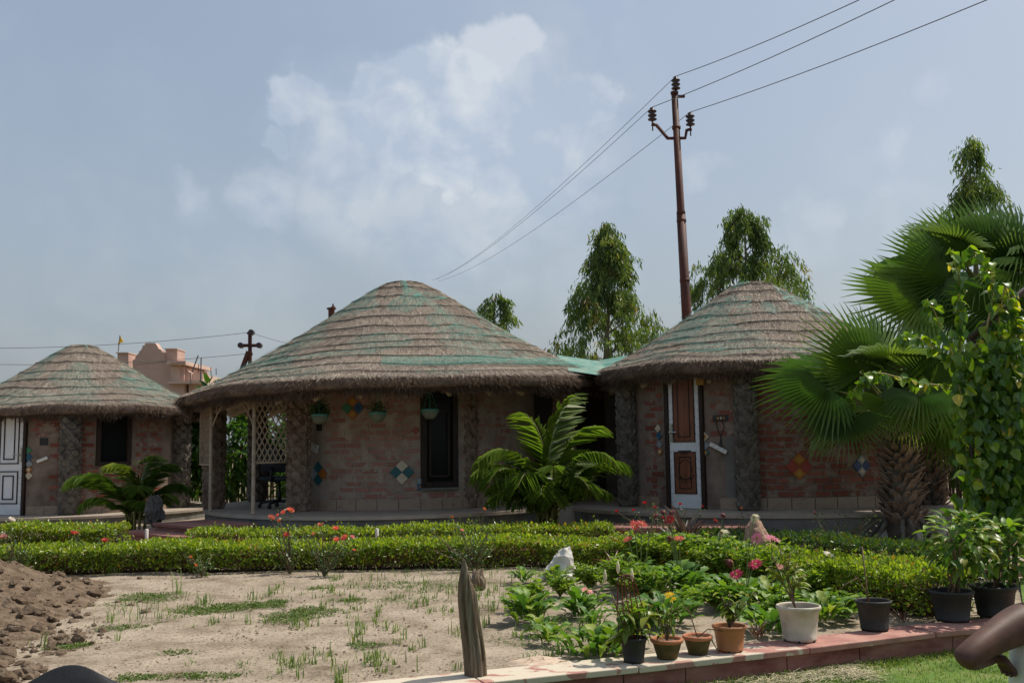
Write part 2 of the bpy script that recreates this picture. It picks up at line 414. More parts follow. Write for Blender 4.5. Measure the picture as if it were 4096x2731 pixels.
# ================================================================== HEDGES
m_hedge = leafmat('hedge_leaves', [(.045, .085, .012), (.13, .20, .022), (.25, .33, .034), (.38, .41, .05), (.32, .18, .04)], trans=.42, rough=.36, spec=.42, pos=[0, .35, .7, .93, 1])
m_hedge_shaded = leafmat('shaded_hedge_leaves', [(.015, .04, .01), (.04, .09, .018), (.07, .13, .02), (.14, .13, .03)], trans=.3, rough=.32, spec=.5)  # shade painted into the colour of hedge and shrub leaves near the palms
m_twig = pmat('hedge_twigs', [(.09, .055, .035), (.17, .11, .07)], 20, .9, spec=.1)
def hedge(name, label, path, hw, h, n, mat, ls=.034, group='clipped hedges round the lawn'):
    path = [Vector((a, b, 0)) for a, b in path]
    root = thing(name, label, 'hedge', path[len(path) // 2], group)
    seg = [(path[i + 1] - path[i]).length for i in range(len(path) - 1)]; cum = np.concatenate([[0], np.cumsum(seg)])
    s = rng.uniform(0, cum[-1], n)
    px_ = np.interp(s, cum, [p.x for p in path]); py_ = np.interp(s, cum, [p.y for p in path])
    e = .08; qx = np.interp(s + e, cum, [p.x for p in path]) - np.interp(s - e, cum, [p.x for p in path]); qy = np.interp(s + e, cum, [p.y for p in path]) - np.interp(s - e, cum, [p.y for p in path])
    d = unit(np.stack([qx, qy, np.zeros(n)], 1)); nn = np.stack([-d[:, 1], d[:, 0], np.zeros(n)], 1)
    hv = h * (1 + .04 * np.sin(s * 2.1 + len(label)) + .03 * np.sin(s * 5.3)) + rng.normal(0, .011, n)
    wv = hw * (1 + .05 * np.sin(s * 3.7 + 1))
    face = rng.uniform(0, 1, n); a = rng.uniform(-1, 1, n); b = rng.uniform(0, 1, n)
    lat = np.zeros(n); z = np.zeros(n); out = np.zeros((n, 3))
    top = face < .52; fr = (face >= .52) & (face < .86); bk = face >= .86
    dep = rng.exponential(.022, n)
    lat[top] = a[top] * wv[top]; z[top] = hv[top] - dep[top] - .045 * np.abs(a[top]) ** 6; out[top] = (0, 0, 1)
    z[fr] = .03 + b[fr] ** .8 * (hv[fr] - .04); lat[fr] = -wv[fr] + dep[fr] * 1.6 + .05 * (1 - b[fr]); out[fr] = -nn[fr]
    z[bk] = .03 + b[bk] * (hv[bk] - .04); lat[bk] = wv[bk] - dep[bk]; out[bk] = nn[bk]
    cap = rng.uniform(0, 1, n) < .035; sgn = np.where(rng.uniform(0, 1, n) < .5, 1., -1.)
    ce = cap; endx = np.where(sgn > 0, path[-1].x, path[0].x); endy = np.where(sgn > 0, path[-1].y, path[0].y)
    px_ = np.where(ce, endx, px_); py_ = np.where(ce, endy, py_)
    dE = (path[-1] - path[-2]).normalized(); dS0 = (path[1] - path[0]).normalized()
    d = np.where(ce[:, None], np.where(sgn[:, None] > 0, np.array(dE), np.array(dS0)), d); nn = np.stack([-d[:, 1], d[:, 0], np.zeros(n)], 1)
    lat = np.where(ce, a * wv, lat); z = np.where(ce, .03 + b * (hv - .04), z); out = np.where(ce[:, None], d * sgn[:, None], out)
    sprig = rng.uniform(0, 1, n) < .03; z[sprig & top] += rng.uniform(.0, .07, (sprig & top).sum())
    hol = np.array([mnoise.noise(Vector((q * 2.6, zz * 7 + len(label), 3.0 * ll))) for q, zz, ll in zip(s, z, lat)])
    low = (z < hv * .8) & (hol > .12); lat = np.where(low, lat * .84, lat); dead = (hol > .30)
    z = z + np.where(top, .03 * np.array([mnoise.noise(Vector((q * 5, ll * 6, 1.3))) for q, ll in zip(s, lat)]), 0)
    base = np.stack([px_ + nn[:, 0] * lat, py_ + nn[:, 1] * lat, z], 1)
    dr = unit(out * .8 + rdir(n) * .75 + np.array([0, 0, .45])); nr = unit(out * .5 + rdir(n) * .5 + np.array([0, 0, .6]))
    Ln = ls * rng.uniform(.55, 1.35, n) * np.where(low & (rng.uniform(0, 1, n) < .45), .35, 1); V, F = leaf_geo(base, dr, nr, Ln, Ln * .30, .25, .15)
    tint = np.clip(rng.beta(2, 2.2, n) * .85 + .16 * (z > hv * .85), 0, .93); tint[rng.uniform(0, 1, n) < .02] = 1.0; tint[dead & (rng.uniform(0, 1, n) < .10)] = 1.0  # leaves near the top tinted lighter, a painted sunlit highlight
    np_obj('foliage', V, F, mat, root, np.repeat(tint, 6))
    # woody inside: upright twigs
    k = n // 9; s2 = rng.uniform(0, cum[-1], k); cx = np.interp(s2, cum, [p.x for p in path]); cy = np.interp(s2, cum, [p.y for p in path]); 
    la = rng.uniform(-.75, .75, k) * hw
    d2x = np.interp(s2 + e, cum, [p.x for p in path]) - np.interp(s2 - e, cum, [p.x for p in path]); d2y = np.interp(s2 + e, cum, [p.y for p in path]) - np.interp(s2 - e, cum, [p.y for p in path])
    d2 = unit(np.stack([d2x, d2y], 1))
    p0 = np.stack([cx - d2[:, 1] * la * .6, cy + d2[:, 0] * la * .6, np.zeros(k)], 1)
    p1 = np.stack([cx - d2[:, 1] * la * 1.15, cy + d2[:, 0] * la * 1.15, np.full(k, h * .85)], 1) + rng.normal(0, .04, (k, 3)) * np.array([1, 1, .4])
    V, F = strand_geo(p0, p1, np.stack([d2[:, 0], d2[:, 1], np.zeros(k)], 1) + rng.normal(0, .5, (k, 3)), .008)
    tw = np_obj('twigs', V, F, m_twig, root); tw['kind'] = 'stuff'
    # dense core
    core = MB(); pts = [p + Vector((0, 0, 0)) for p in path]; pts[0] = pts[0].lerp(pts[1], .12 / max(.13, (pts[1] - pts[0]).length)); pts[-1] = pts[-1].lerp(pts[-2], .12 / max(.13, (pts[-1] - pts[-2]).length))
    for i in range(len(pts) - 1):
        q0, q1 = pts[i], pts[i + 1]; dd = (q1 - q0).normalized(); n_ = Vector((-dd.y, dd.x, 0)); z1 = Vector((0, 0, h * .62)); zb = Vector((0, 0, .04)); g = hw * .38
        core.add([q0 - n_ * g + zb, q1 - n_ * g + zb, q1 + n_ * g + zb, q0 + n_ * g + zb, q0 - n_ * g + z1, q1 - n_ * g + z1, q1 + n_ * g + z1, q0 + n_ * g + z1],
                 [(0, 1, 5, 4), (1, 2, 6, 5), (2, 3, 7, 6), (3, 0, 4, 7), (4, 5, 6, 7)])
    core.build('branch_core', m_twig, root)
    return root
hedge('hedge', 'long clipped hedge running across the garden behind the bare soil', [(-6.2, 10.25), (-3, 10.3), (.3, 10.35), (1.25, 10.05)], .30, .262, 26000, m_hedge, .036)
hedge('hedge', 'low hedge in front of the middle hut, behind the long front hedge', [(-3.72, 11.75), (-1.5, 11.75), (1.12, 11.85)], .24, .285, 11000, m_hedge, .036)
hedge('hedge', 'short hedge at the left in front of the far left hut', [(-5.9, 11.75), (-4.55, 11.7)], .28, .36, 6500, m_hedge, .036)
hedge('hedge', 'bright rounded hedge curving towards the flower pots at the right', [(1.3, 9.75), (1.75, 9.15), (2.25, 8.3), (2.72, 7.45), (2.98, 6.98)], .34, .30, 15000, m_hedge, .034)
hedge('hedge', 'dark shaded hedge in front of the right hut and the fan palms', [(1.95, 11.25), (2.9, 10.45), (3.7, 9.3), (4.0, 8.7)], .28, .25, 9000, m_hedge_shaded, .036)
# ================================================================== HUTS
m_straw = leafmat('thatch_straw', [(.075, .056, .043), (.215, .17, .138), (.345, .285, .238), (.51, .44, .365), (.62, .55, .42)], trans=.08, rough=.85, spec=.12, tcol=(1.1, 1, .8), pos=[0, .25, .55, .88, 1])
m_thatch = pmat('thatch_body', [(.16, .12, .095), (.28, .215, .175)], 14, .95, 1, 60, spec=.05, bdist=.03)
m_fringe = leafmat('thatch_cut_ends', [(.04, .026, .018), (.11, .075, .052), (.20, .14, .10)], trans=.05, rough=.9, spec=.08, tcol=(1, .9, .7))
m_net = pmat('teal_net', [(.03, .26, .21), (.06, .38, .30)], 8, .5, spec=.3)
m_batten = leafmat('roof_battens', [(.03, .06, .05), (.055, .09, .07), (.14, .12, .09), (.36, .30, .23), (.56, .5, .4)], trans=0, rough=.7, spec=.2, pos=[0, .3, .55, .8, 1])
m_mortar = pmat('cement_render', [(.135, .10, .078), (.21, .16, .126), (.26, .205, .165)], 3.5, .93, .7, 70, spec=.12, bdist=.008)
m_mortar_lifted = pmat('lifted_cement_render', [(.22, .172, .135), (.33, .265, .21), (.40, .325, .265)], 3.5, .93, .7, 70, spec=.12, bdist=.008)  # same render, brightness put into the colour to lift the middle hut's shaded wall
m_render_grey = pmat('grey_cement_render', [(.13, .125, .11), (.2, .19, .165)], 3, .93, .5, 60, spec=.12)
def brickmat(name, cover, red, k_=1.12):
    m, t, o = node_mat(name)
    b = t.nodes.new('ShaderNodeBsdfPrincipled'); b.inputs['Roughness'].default_value = .93; b.inputs['Specular IOR Level'].default_value = .1
    oi = t.nodes.new('ShaderNodeObjectInfo')
    c = ramp(t, oi.outputs['Random'], red)
    f = tnoise(t, 7, 6, .68)
    a = t.nodes.new('ShaderNodeMath'); a.operation = 'MULTIPLY_ADD'; a.inputs[1].default_value = .14; 
    t.links.new(oi.outputs['Random'], a.inputs[0]); t.links.new(f, a.inputs[2])
    k = ramp(t, a.outputs[0], [(0, 0, 0), (1, 1, 1)], [cover - .03, cover + .03])
    mx = t.nodes.new('ShaderNodeMix'); mx.data_type = 'RGBA'
    cc = ramp(t, tnoise(t, 3.5, 5), [(.135 * k_, .103 * k_, .08 * k_), (.21 * k_, .165 * k_, .13 * k_), (.26 * k_, .208 * k_, .168 * k_)], [.3, .5, .7])
    t.links.new(k, mx.inputs[0]); t.links.new(c, mx.inputs[6]); t.links.new(cc, mx.inputs[7]); t.links.new(mx.outputs[2], b.inputs['Base Color'])
    bn = t.nodes.new('ShaderNodeBump'); bn.inputs['Strength'].default_value = .8; bn.inputs['Distance'].default_value = .008
    t.links.new(tnoise(t, 60, 5), bn.inputs['Height']); t.links.new(bn.outputs[0], b.inputs['Normal'])
    t.links.new(b.outputs[0], o.inputs[0]); return m
REDS = [(.165, .056, .039), (.23, .085, .058), (.20, .075, .056), (.27, .108, .073)]
m_brick_a = brickmat('smeared_brick', .575, [(.29, .14, .105), (.36, .19, .15), (.32, .16, .125)], 1.6)  # cement smear lightened along with that wall's render
m_brick_b = brickmat('red_brick', .615, REDS)
m_tile_skirt = pmat('beige_marble_skirting', [(.25, .175, .12), (.33, .245, .175), (.22, .125, .085)], 5, .5, .05, 30, pos=[.3, .55, .75], spec=.4, stretch=(1, 1, 2))
m_floor = pmat('pale_stone_floor', [(.30, .25, .2), (.40, .34, .28)], 4, .55, .1, 40, spec=.35)
m_plinth = pmat('grey_cement_plinth', [(.10, .10, .092), (.17, .165, .15), (.21, .2, .18)], 2.2, .92, .4, 50, spec=.15)
m_palmscale = pmat('palm_trunk_scales', [(.12, .08, .058), (.22, .16, .12), (.30, .23, .18)], 9, .95, .8, 60, spec=.08)
m_palmscale_dark = pmat('dark_palm_scales', [(.07, .062, .05), (.13, .115, .095), (.19, .165, .135)], 9, .95, .8, 60, spec=.08)
m_bamboo = pmat('pale_bamboo', [(.34, .25, .17), (.48, .38, .27)], 12, .6, .1, 40, spec=.3)
m_step = pmat('red_sandstone_step', [(.19, .085, .07), (.29, .15, .125)], 5, .85, .3, 60, spec=.2)
m_white = pmat('white_door_paint', [(.62, .64, .65), (.74, .75, .76)], 3, .5, .03, 30, spec=.35)
m_brown = pmat('brown_veneer_panel', [(.10, .035, .018), (.18, .065, .032), (.23, .09, .05)], 3, .45, .05, 30, spec=.35, stretch=(6, 6, .8))
m_darkwood = pmat('dark_stained_wood', [(.02, .013, .010), (.045, .028, .02)], 5, .6, .15, 40, spec=.25, stretch=(5, 5, .7))
m_metal = pmat('steel_handle', [(.5, .48, .44)], 3, .35, metal=1)
m_greymetal = pmat('grey_plastic', [(.55, .54, .48), (.68, .66, .6)], 3, .5, spec=.3)
def flat(name, c, rough=.4): return pmat(name, [c, tuple(v * 1.25 for v in c)], 9, rough, .04, 40, spec=.4)
TILE = {'orange': flat('orange_tile', (.30, .105, .018)), 'green': flat('green_tile', (.03, .16, .07)), 'teal': flat('teal_tile', (.012, .085, .095)), 'blue': flat('blue_tile', (.02, .09, .18)),
        'cream': flat('cream_tile', (.46, .39, .28)), 'grey': flat('grey_tile', (.2, .23, .24)), 'red': flat('red_tile', (.24, .04, .028)), 'yellow': flat('yellow_tile', (.36, .2, .025)), 'navy': flat('navy_tile', (.012, .035, .12))}
m_black = pmat('black_plastic', [(.012, .012, .013), (.02, .02, .021)], 6, .45, .05, 60, spec=.4)
m_glass = pmat('dark_window_glass', [(.010, .011, .011)], 3, .3, spec=.15)

PT = [0, .05, .10, .16, .22, .28, .38, .48, .58, .69, .78, .87, .94, 1.0]
PH = [0, .008, .035, .095, .165, .24, .365, .485, .60, .72, .81, .89, .945, 1.0]
class Roof:
    def __init__(s, C, A, rx, ry, ze, dz=None, seed=0, rings=(0, .33, .66, 1)):
        s.rings = [0.0] + list(rings) + [1.001]
        s.C, s.A, s.rx, s.ry, s.ze, s.dz, s.seed = C, A, rx, ry, ze, dz, seed
    def e(s, ang):
        wob = 1 + .012 * np.sin(3 * ang + s.seed) + .008 * np.sin(7 * ang + 2 * s.seed)
        ex = s.C[0] + s.rx * np.cos(ang) * wob; ey = s.C[1] + s.ry * np.sin(ang) * wob
        z = s.ze + .014 * np.sin(3 * ang + s.seed) + .007 * np.sin(11 * ang + s.seed)
        if s.dz is not None: z = z + s.dz(ang)
        return ex, ey, z
    def pt(s, ang, t):
        ang = np.asarray(ang, float); t = np.asarray(t, float)
        ex, ey, z = s.e(ang); h = np.interp(t, PT, PH)
        x = s.A[0] * (1 - t) + ex * t; y = s.A[1] * (1 - t) + ey * t
        q_ = np.clip(np.searchsorted(np.array(s.rings), t) , 1, len(s.rings) - 1); lo = np.array(s.rings)[q_ - 1]; hi = np.array(s.rings)[q_]
        tier = .010 * np.clip((t - lo) / (hi - lo), 0, 1) * np.clip(t * 6, 0, 1)
        lump = tier + .014 * np.sin(4 * ang + 9 * t + s.seed) * t + .007 * np.sin(9 * ang - 17 * t) * t
        return np.stack([x, y, s.A[2] - (s.A[2] - z) * h + lump], -1)
    def frame(s, ang, t):
        p = s.pt(ang, t); dn = unit(s.pt(ang, t + .01) - s.pt(ang, t - .01)); tg = unit(s.pt(ang + .01, t) - s.pt(ang - .01, t))
        n = unit(np.cross(tg, dn)); n *= np.sign(n[:, 2:3] + 1e-9)
        return p, dn, tg, n
def roof_build(root, rf, nstraw, nfr, rings, netK, seed, thick=.22, dense=()):
    ro = MB(); nA = 140; T = np.concatenate([np.linspace(0.002, 1, 34)])
    ang = np.linspace(0, 2 * PI, nA, endpoint=False)
    rows = [rf.pt(ang, np.full(nA, t)) for t in T]
    ex, ey, ez = rf.e(ang); cx, cy = rf.C
    for k, dz in ((1.012, -.05), (1.006, -.12), (.985, -thick + .03), (.95, -thick), (.88, -thick + .02), (.5, .25 - thick), (.1, .75 - thick)):
        rows.append(np.stack([cx + (ex - cx) * k, cy + (ey - cy) * k, ez + dz], -1))
    V = np.concatenate(rows); nr = len(rows); F = []
    i = np.arange(nr * nA).reshape(nr, nA); j = np.roll(i, -1, 1)
    F = np.stack([i[:-1].ravel(), i[1:].ravel(), j[1:].ravel(), j[:-1].ravel()], 1)
    roof = np_obj('thatched_roof', V, F, m_thatch, root, None, True)
    # straw, more of it on the side that faces the garden
    n = nstraw; a = rng.uniform(0, 2 * PI, n); fr = rng.uniform(0, 1, n) < .72; a[fr] = rng.uniform(PI - .25, 2 * PI + .25, fr.sum())
    t = np.sqrt(rng.uniform(.0004, 1, n)) * .995
    p, dn, tg, nn = rf.frame(a, t)
    L = np.where(rng.uniform(0, 1, n) < .08, rng.uniform(.2, .35, n), rng.uniform(.08, .2, n)); sw = rng.normal(0, .33, n) + .2 * np.sin(3 * a + seed)
    d = unit(dn + tg * sw[:, None]); lift = rng.uniform(.0, .018, n)
    p0 = p + nn * rng.uniform(.002, .012, n)[:, None] - d * L[:, None] * .4; p1 = p0 + d * L[:, None] + nn * lift[:, None]
    V, F = strand_geo(p0, p1, np.cross(d, nn) + nn * rng.normal(0, .3, (n, 1)), rng.uniform(.0035, .008, n))
    patch = .5 + .5 * np.sin(a * 5 + 3 * np.sin(t * 9)) * np.sin(t * 14 + a * 2)
    tint = np.clip(rng.normal(.55, .28, n) + .12 * (patch - .5), 0, 1)
    st = np_obj('straw', V, F, m_straw, roof, np.repeat(tint, 4)); st['kind'] = 'stuff'
    # cut ends round the eave
    n = nfr; a = rng.uniform(0, 2 * PI, n); fr = rng.uniform(0, 1, n) < .7; a[fr] = rng.uniform(PI - .3, 2 * PI + .3, fr.sum())
    ex, ey, ez = rf.e(a); q = rng.uniform(0, 1, n) ** .8; kk = 1.012 - .05 * q
    p0 = np.stack([cx + (ex - cx) * kk, cy + (ey - cy) * kk, ez - .01 - q * (thick - .01)], -1)
    o = unit(np.stack([ex - cx, ey - cy, np.zeros(n)], -1)); tg = np.stack([-o[:, 1], o[:, 0], np.zeros(n)], -1)
    d = unit(o * rng.uniform(.2, 1.0, n)[:, None] * (1 - .5 * q[:, None]) + np.array([0, 0, -1]) * (.35 + .6 * q[:, None]) + tg * rng.normal(0, .4, (n, 1)))
    L = rng.uniform(.03, .13, n) * (1 + .5 * np.sin(a * 23) * np.sin(a * 7.3)); V, F = strand_geo(p0 - d * .03, p0 + d * L[:, None], tg + rng.normal(0, .3, (n, 3)), rng.uniform(.005, .010, n))
    fo = np_obj('cut_ends', V, F, m_fringe, roof, np.repeat(np.clip(rng.normal(.5, .25, n), 0, 1), 4)); fo['kind'] = 'stuff'
    # bamboo and rope battens that hold the thatch down
    for ri, tr in enumerate(rings):
        ns = 150; a = np.linspace(0, 2 * PI, ns); tt = tr + .005 * np.sin(a * 2 + ri * 1.7) + .003 * np.sin(a * 7 + ri) + .002 * np.sin(a * 17 + ri * 3)
        tt[-1] = tt[0]
        p, dn, tg, nn = rf.frame(a, np.clip(tt, .01, .995)); c = p + nn * .024; r = .008
        ringV = np.stack([c + nn * r, c + dn * r, c - nn * r, c - dn * r], 1).reshape(-1, 3)
        i = np.arange(ns * 4).reshape(ns, 4); j = np.roll(i, -1, 1)
        F = np.stack([i[:-1].ravel(), i[1:].ravel(), j[1:].ravel(), j[:-1].ravel()], 1)
        nv = np.array([mnoise.noise(Vector((math.cos(q) * 3 + ri * 5, math.sin(q) * 3, seed))) for q in a])
        tint = np.clip(.42 + .9 * nv + (.25 if ri in (len(rings) - 1,) else 0), 0, 1)
        np_obj('batten', ringV, F, m_batten, roof, np.repeat(tint, 4))
    # teal netting over the thatch
    segs = []; sides = []
    for sg in (-1, 1):
        for k in range(netK):
            s = np.linspace(0, 1, 60); tt = .10 + .89 * s; a = k * 2 * PI / netK + sg * 1.3 * s + .02 * np.sin(s * 40 + k)
            p, dn, tg, nn = rf.frame(a, tt); p = p + nn * (.034 + .012 * np.sin(s * 23 + k))[:, None]
            m = np.array([mnoise.noise(Vector((math.cos(q) * 2.2, math.sin(q) * 2.2, z * 5 + seed))) for q, z in zip(a, tt)])
            keep = (m[:-1] > np.interp(tt[:-1], [.1, .4, .6], [.22, .05, -.08]))
            seg = np.stack([p[:-1], p[1:]], 1)[keep]; segs.append(seg); sides.append(np.cross(p[1:] - p[:-1], nn[:-1])[keep])
    for (a0, a1, t0, t1, kn, w_) in dense:       # bunched folds of the net
        for k in range(kn):
            s = np.linspace(0, 1, 50); f = k / kn
            a = a0 + (a1 - a0) * s; tt = t0 + (t1 - t0) * f + .018 * np.sin(a * 9 + k * .7) * (1 - s * .5) + rng.normal(0, .004, 50)
            p, dn, tg, nn = rf.frame(a, np.clip(tt, .02, .99)); p = p + nn * (.042 + rng.uniform(0, .02))
            seg = np.stack([p[:-1], p[1:]], 1); segs.append(seg); sides.append(np.cross(p[1:] - p[:-1], nn[:-1]))
            tt2 = tt + .03 * np.sin(s * 60 + k)
    S = np.concatenate(segs); SDD = np.concatenate(sides)
    V, F = strand_geo(S[:, 0], S[:, 1], SDD, .0024)
    V[2::4] = S[:, 1] + unit(SDD) * .0015; V[3::4] = S[:, 1] - unit(SDD) * .0015
    ne = np_obj('net', V, F, m_net, roof); ne['kind'] = 'stuff'
    return roof

BRICKS = []
for k in range(4):
    rs = random.Random(k + 5); m = MB(); m.box((0, 0, 0), (.212, .04, .062))
    me = bpy.data.meshes.new('brick'); me.from_pydata([(p[0] + rs.uniform(-.007, .007), p[1] + rs.uniform(-.003, .003), p[2] + rs.uniform(-.005, .005)) for p in m.v], [], m.f); BRICKS.append(me)
def wall_arc(m, cx, cy, r, a0, a1, z0, z1, th=.14):
    n = max(2, int(abs(a1 - a0) / .06)); V = []; F = []
    for i in range(n + 1):
        a = a0 + (a1 - a0) * i / n
        for rr in (r, r - th):
            for z in (z0, z1): V.append((cx + rr * math.cos(a), cy + rr * math.sin(a), z))
    for i in range(n):
        k = 4 * i; q = k + 4
        F += [(k, q, q + 1, k + 1), (k + 2, k + 3, q + 3, q + 2), (k + 1, q + 1, q + 3, k + 3), (k, k + 2, q + 2, q)]
    F += [(0, 1, 3, 2), (4 * n, 4 * n + 2, 4 * n + 3, 4 * n + 1)]
    m.add(V, F)
def lay_bricks(wall, cx, cy, r, a0, a1, z0, z1, mat, skip, limit=295, patch=None):
    mats = {}
    n = 0; row = 0; z = z0 + .045
    wp = getpos(wall)
    meshes = [me.copy() for me in BRICKS]
    for me in meshes: me.materials.append(mat)
    while z < z1 - .03 and n < limit:
        st = .236 / r; a = a0 + .11 / r + (st / 2 if row % 2 else 0)
        while a < a1 - .1 / r and n < limit:
            if not any(s0 - .118 / r < a < s1 + .118 / r and y0 - .03 < z < y1 + .03 for s0, s1, y0, y1 in skip):
                o = bpy.data.objects.new('brick', random.choice(meshes)); col.objects.link(o); o.parent = wall
                rr = r - .0165 + rng.uniform(-.002, .003)
                o.location = Vector((cx + rr * math.cos(a), cy + rr * math.sin(a), z + rng.uniform(-.004, .004))) - wp
                o.rotation_euler = (rng.uniform(-.02, .02), rng.uniform(-.03, .03), a + PI / 2 + rng.uniform(-.012, .012)); n += 1
            a += st
        z += .088; row += 1
    return n
def palm_pillar(root, x, y, z0, z1, r, mat, seed, name='pillar', row=.088, per=6):
    rs = random.Random(seed); m = MB()
    m.tube([(x, y, z0), (x, y, (z0 + z1) / 2), (x, y, z1)], [r * 1.06, r * .96, r * .94], 12)
    p = m.build(name, mat, root, True)
    s = MB(); z = z0 + .02; k = 0
    while z < z1 - .02:
        for j in range(per):
            a = 2 * PI * (j + .5 * (k % 2)) / per + rs.uniform(-.07, .07); hw = PI * r / per * rs.uniform(.9, 1.05); hgt = row * rs.uniform(1.25, 1.55); ou = rs.uniform(.03, .045)
            o = Vector((math.cos(a), math.sin(a), 0)); t = Vector((-o.y, o.x, 0)); b = Vector((x, y, z + rs.uniform(-.015, .015))) + o * (r * .93)
            u = Vector((0, 0, 1)); sk = t * rs.uniform(-.02, .02)
            V = [b - t * hw, b + t * hw, b + t * hw * .8 + u * hgt * .6 + sk, b + u * hgt + sk, b - t * hw * .8 + u * hgt * .6 + sk,
                 b - t * hw * .5 + o * ou * .4, b + t * hw * .5 + o * ou * .4, b + t * hw * .6 + u * hgt * .55 + o * ou + sk, b + u * hgt * .9 + o * ou + sk, b - t * hw * .6 + u * hgt * .55 + o * ou + sk]
            s.add(V, [(0, 1, 6, 5), (1, 2, 7, 6), (2, 3, 8, 7), (3, 4, 9, 8), (4, 0, 5, 9), (5, 6, 7, 8, 9)])
        z += row; k += 1
    so_ = s.build('trunk_scales', mat, p); so_['kind'] = 'stuff'
    return p
def skirting(root, cx, cy, r, a0, a1, z0, skip, h=.15):
    a = a0; 
    while a < a1 - .02:
        b = min(a + .30 / r, a1)
        if not any(s0 < (a + b) / 2 < s1 for s0, s1 in skip):
            m = MB(); wall_arc(m, cx, cy, r + .016, a + .0025, b - .0025, z0 + .002, z0 + h, .012)
            m.build('skirting_tile', m_tile_skirt, root)
        a = b
def diamond(root, p, ang, r_out, s, cols, name='tile_diamond'):
    """2x2 tiles set on their corner: top, right, bottom, left"""
    o = Vector((math.cos(ang), math.sin(ang), 0)); t = Vector((-o.y, o.x, 0)); u = Vector((0, 0, 1)); h = s * .7071
    e = link(name, None, root); e.location = Vector(p) - getpos(root); e.empty_display_size = .05
    offs = [(0, h), (h, 0), (0, -h), (-h, 0)] if len(cols) == 4 else [(0, 0)]
    for (a, b), c in zip(offs, cols):
        m = MB(); q = Matrix((t, o, u)).transposed() @ Matrix.Rotation(PI / 4, 3, 'Y')
        m.box(Vector(p) + t * a + u * b + o * r_out, (s * .965, .014, s * .965), M=q)
        tl = m.build('tile', TILE[c[0]], e, bevel=.002)
        if len(c) > 1:
            m2 = MB(); m2.box(Vector(p) + t * a + u * b + o * (r_out + .0085), (s * .5, .003, s * .5), M=q); m2.build('tile_motif', TILE[c[1]], e)
def ellipse(cx, cy, rx, ry, n=72, a0=0, a1=2 * PI):
    return [(cx + rx * math.cos(a0 + (a1 - a0) * i / n), cy + ry * math.sin(a0 + (a1 - a0) * i / n)) for i in range(n)]
def slab_door(root, p0, p1, z0, z1, th, paint, panel, frame, handle_left=True, emblem=False, outlined=False):
    """door leaf between two floor points, with sunk panels, rivets, frame and handle"""
    p0 = Vector((p0.x, p0.y, 0)); p1 = Vector((p1.x, p1.y, 0)); d = (p1 - p0); wd = d.length; d.normalize(); o = Vector((d.y, -d.x, 0)); u = Vector((0, 0, 1))
    if o.y > 0: o = -o
    Q = Matrix((d, o, u)).transposed()
    c = (p0 + p1) / 2
    leaf = MB().box(c + u * (z0 + z1) / 2, (wd, th, z1 - z0), M=Q).build('door', paint, root, bevel=.003)
    H = z1 - z0; st = wd * .155
    spans = [(z0 + H * .105, z0 + H * .40), (z0 + H * .475, z0 + H * .955)]
    for (a, b) in spans:
        pm = panel
        if not outlined:
            MB().box(c + u * (a + b) / 2 + o * (th / 2 + .004), (wd - 2 * st, .006, b - a), M=Q).build('door_panel', panel, leaf)
        m = MB(); r = .006 if not outlined else .009
        for ins in (0.0, wd * .155):
            w2 = wd / 2 - st - ins; a2, b2 = a + ins * .9, b - ins * .9
            for sx in (-1, 1): m.box(c + d * sx * w2 + u * (a2 + b2) / 2 + o * (th / 2 + .006), (r * 2, .012, b2 - a2 + r * 2), M=Q)
            for zz in (a2, b2): m.box(c + u * zz + o * (th / 2 + .0055), (w2 * 2 - r * 2, .011, r * 2), M=Q)
        m.build('panel_moulding', m_darkwood, leaf)
    m = MB()
    for sx in (-1, 1):
        for k in range(17):
            zz = z0 + H * (.04 + .06 * k)
            for e in (.04, .13): m.box(c + d * sx * wd * (.5 - e) + u * (zz + (.02 if e > .1 else 0)) + o * (th / 2 + .002), (.008, .006, .008), M=Q)
    m.build('rivets', m_darkwood, leaf)
    hx = -1 if handle_left else 1
    hp = c + d * hx * wd * .43 + u * (z0 + 1.0) + o * (th / 2 + .012)
    m = MB().box(hp, (.045, .016, .24), M=Q); m.tube([hp + o * .01, hp + o * .05, hp + o * .055 - d * hx * .05, hp + o * .05 - d * hx * .11], .011, 6)
    m.build('door_handle', m_metal, leaf)
    if emblem:
        m = MB(); ec = c + u * (z0 + H * .30) + o * (th / 2 + .0105)
        pts = [ec + d * math.cos(q) * wd * .22 + u * math.sin(q) * .13 - u * .05 for q in np.linspace(0, 2 * PI, 25)]
        m.tube(pts, .005, 4, False)
        pts = [ec + d * math.cos(q) * wd * .30 + u * math.sin(q) * .17 - u * .05 for q in np.linspace(PI * 1.12, 2 * PI * .94, 14)]
        m.tube(pts, .004, 4, False)
        for k in range(5): m.box(ec + d * (k - 2) * wd * .075 - u * (.185 - .012 * abs(k - 2)), (.018, .004, .028), M=Q)
        for k in range(4): m.box(ec + d * (k - 1.5) * wd * .07 + u * .17, (.014, .004, .03), M=Q)
        m.box(ec + u * .12, (wd * .3, .004, .016), M=Q); m.box(ec + u * .20, (wd * .42, .004, .014), M=Q)
        m.build('door_emblem', m_darkwood, leaf)
    if frame:
        m = MB(); fw_ = .055
        for sx in (-1, 1): m.box(c + d * sx * (wd / 2 + fw_ / 2 + .006) + u * (z0 + z1) / 2 - o * .0, (fw_, th + .05, H + .04), M=Q)
        m.box(c + u * (z1 + .05), (wd + 2 * fw_, th + .05, .06), M=Q); m.build('door_frame', m_darkwood, leaf, bevel=.004)
    return leaf

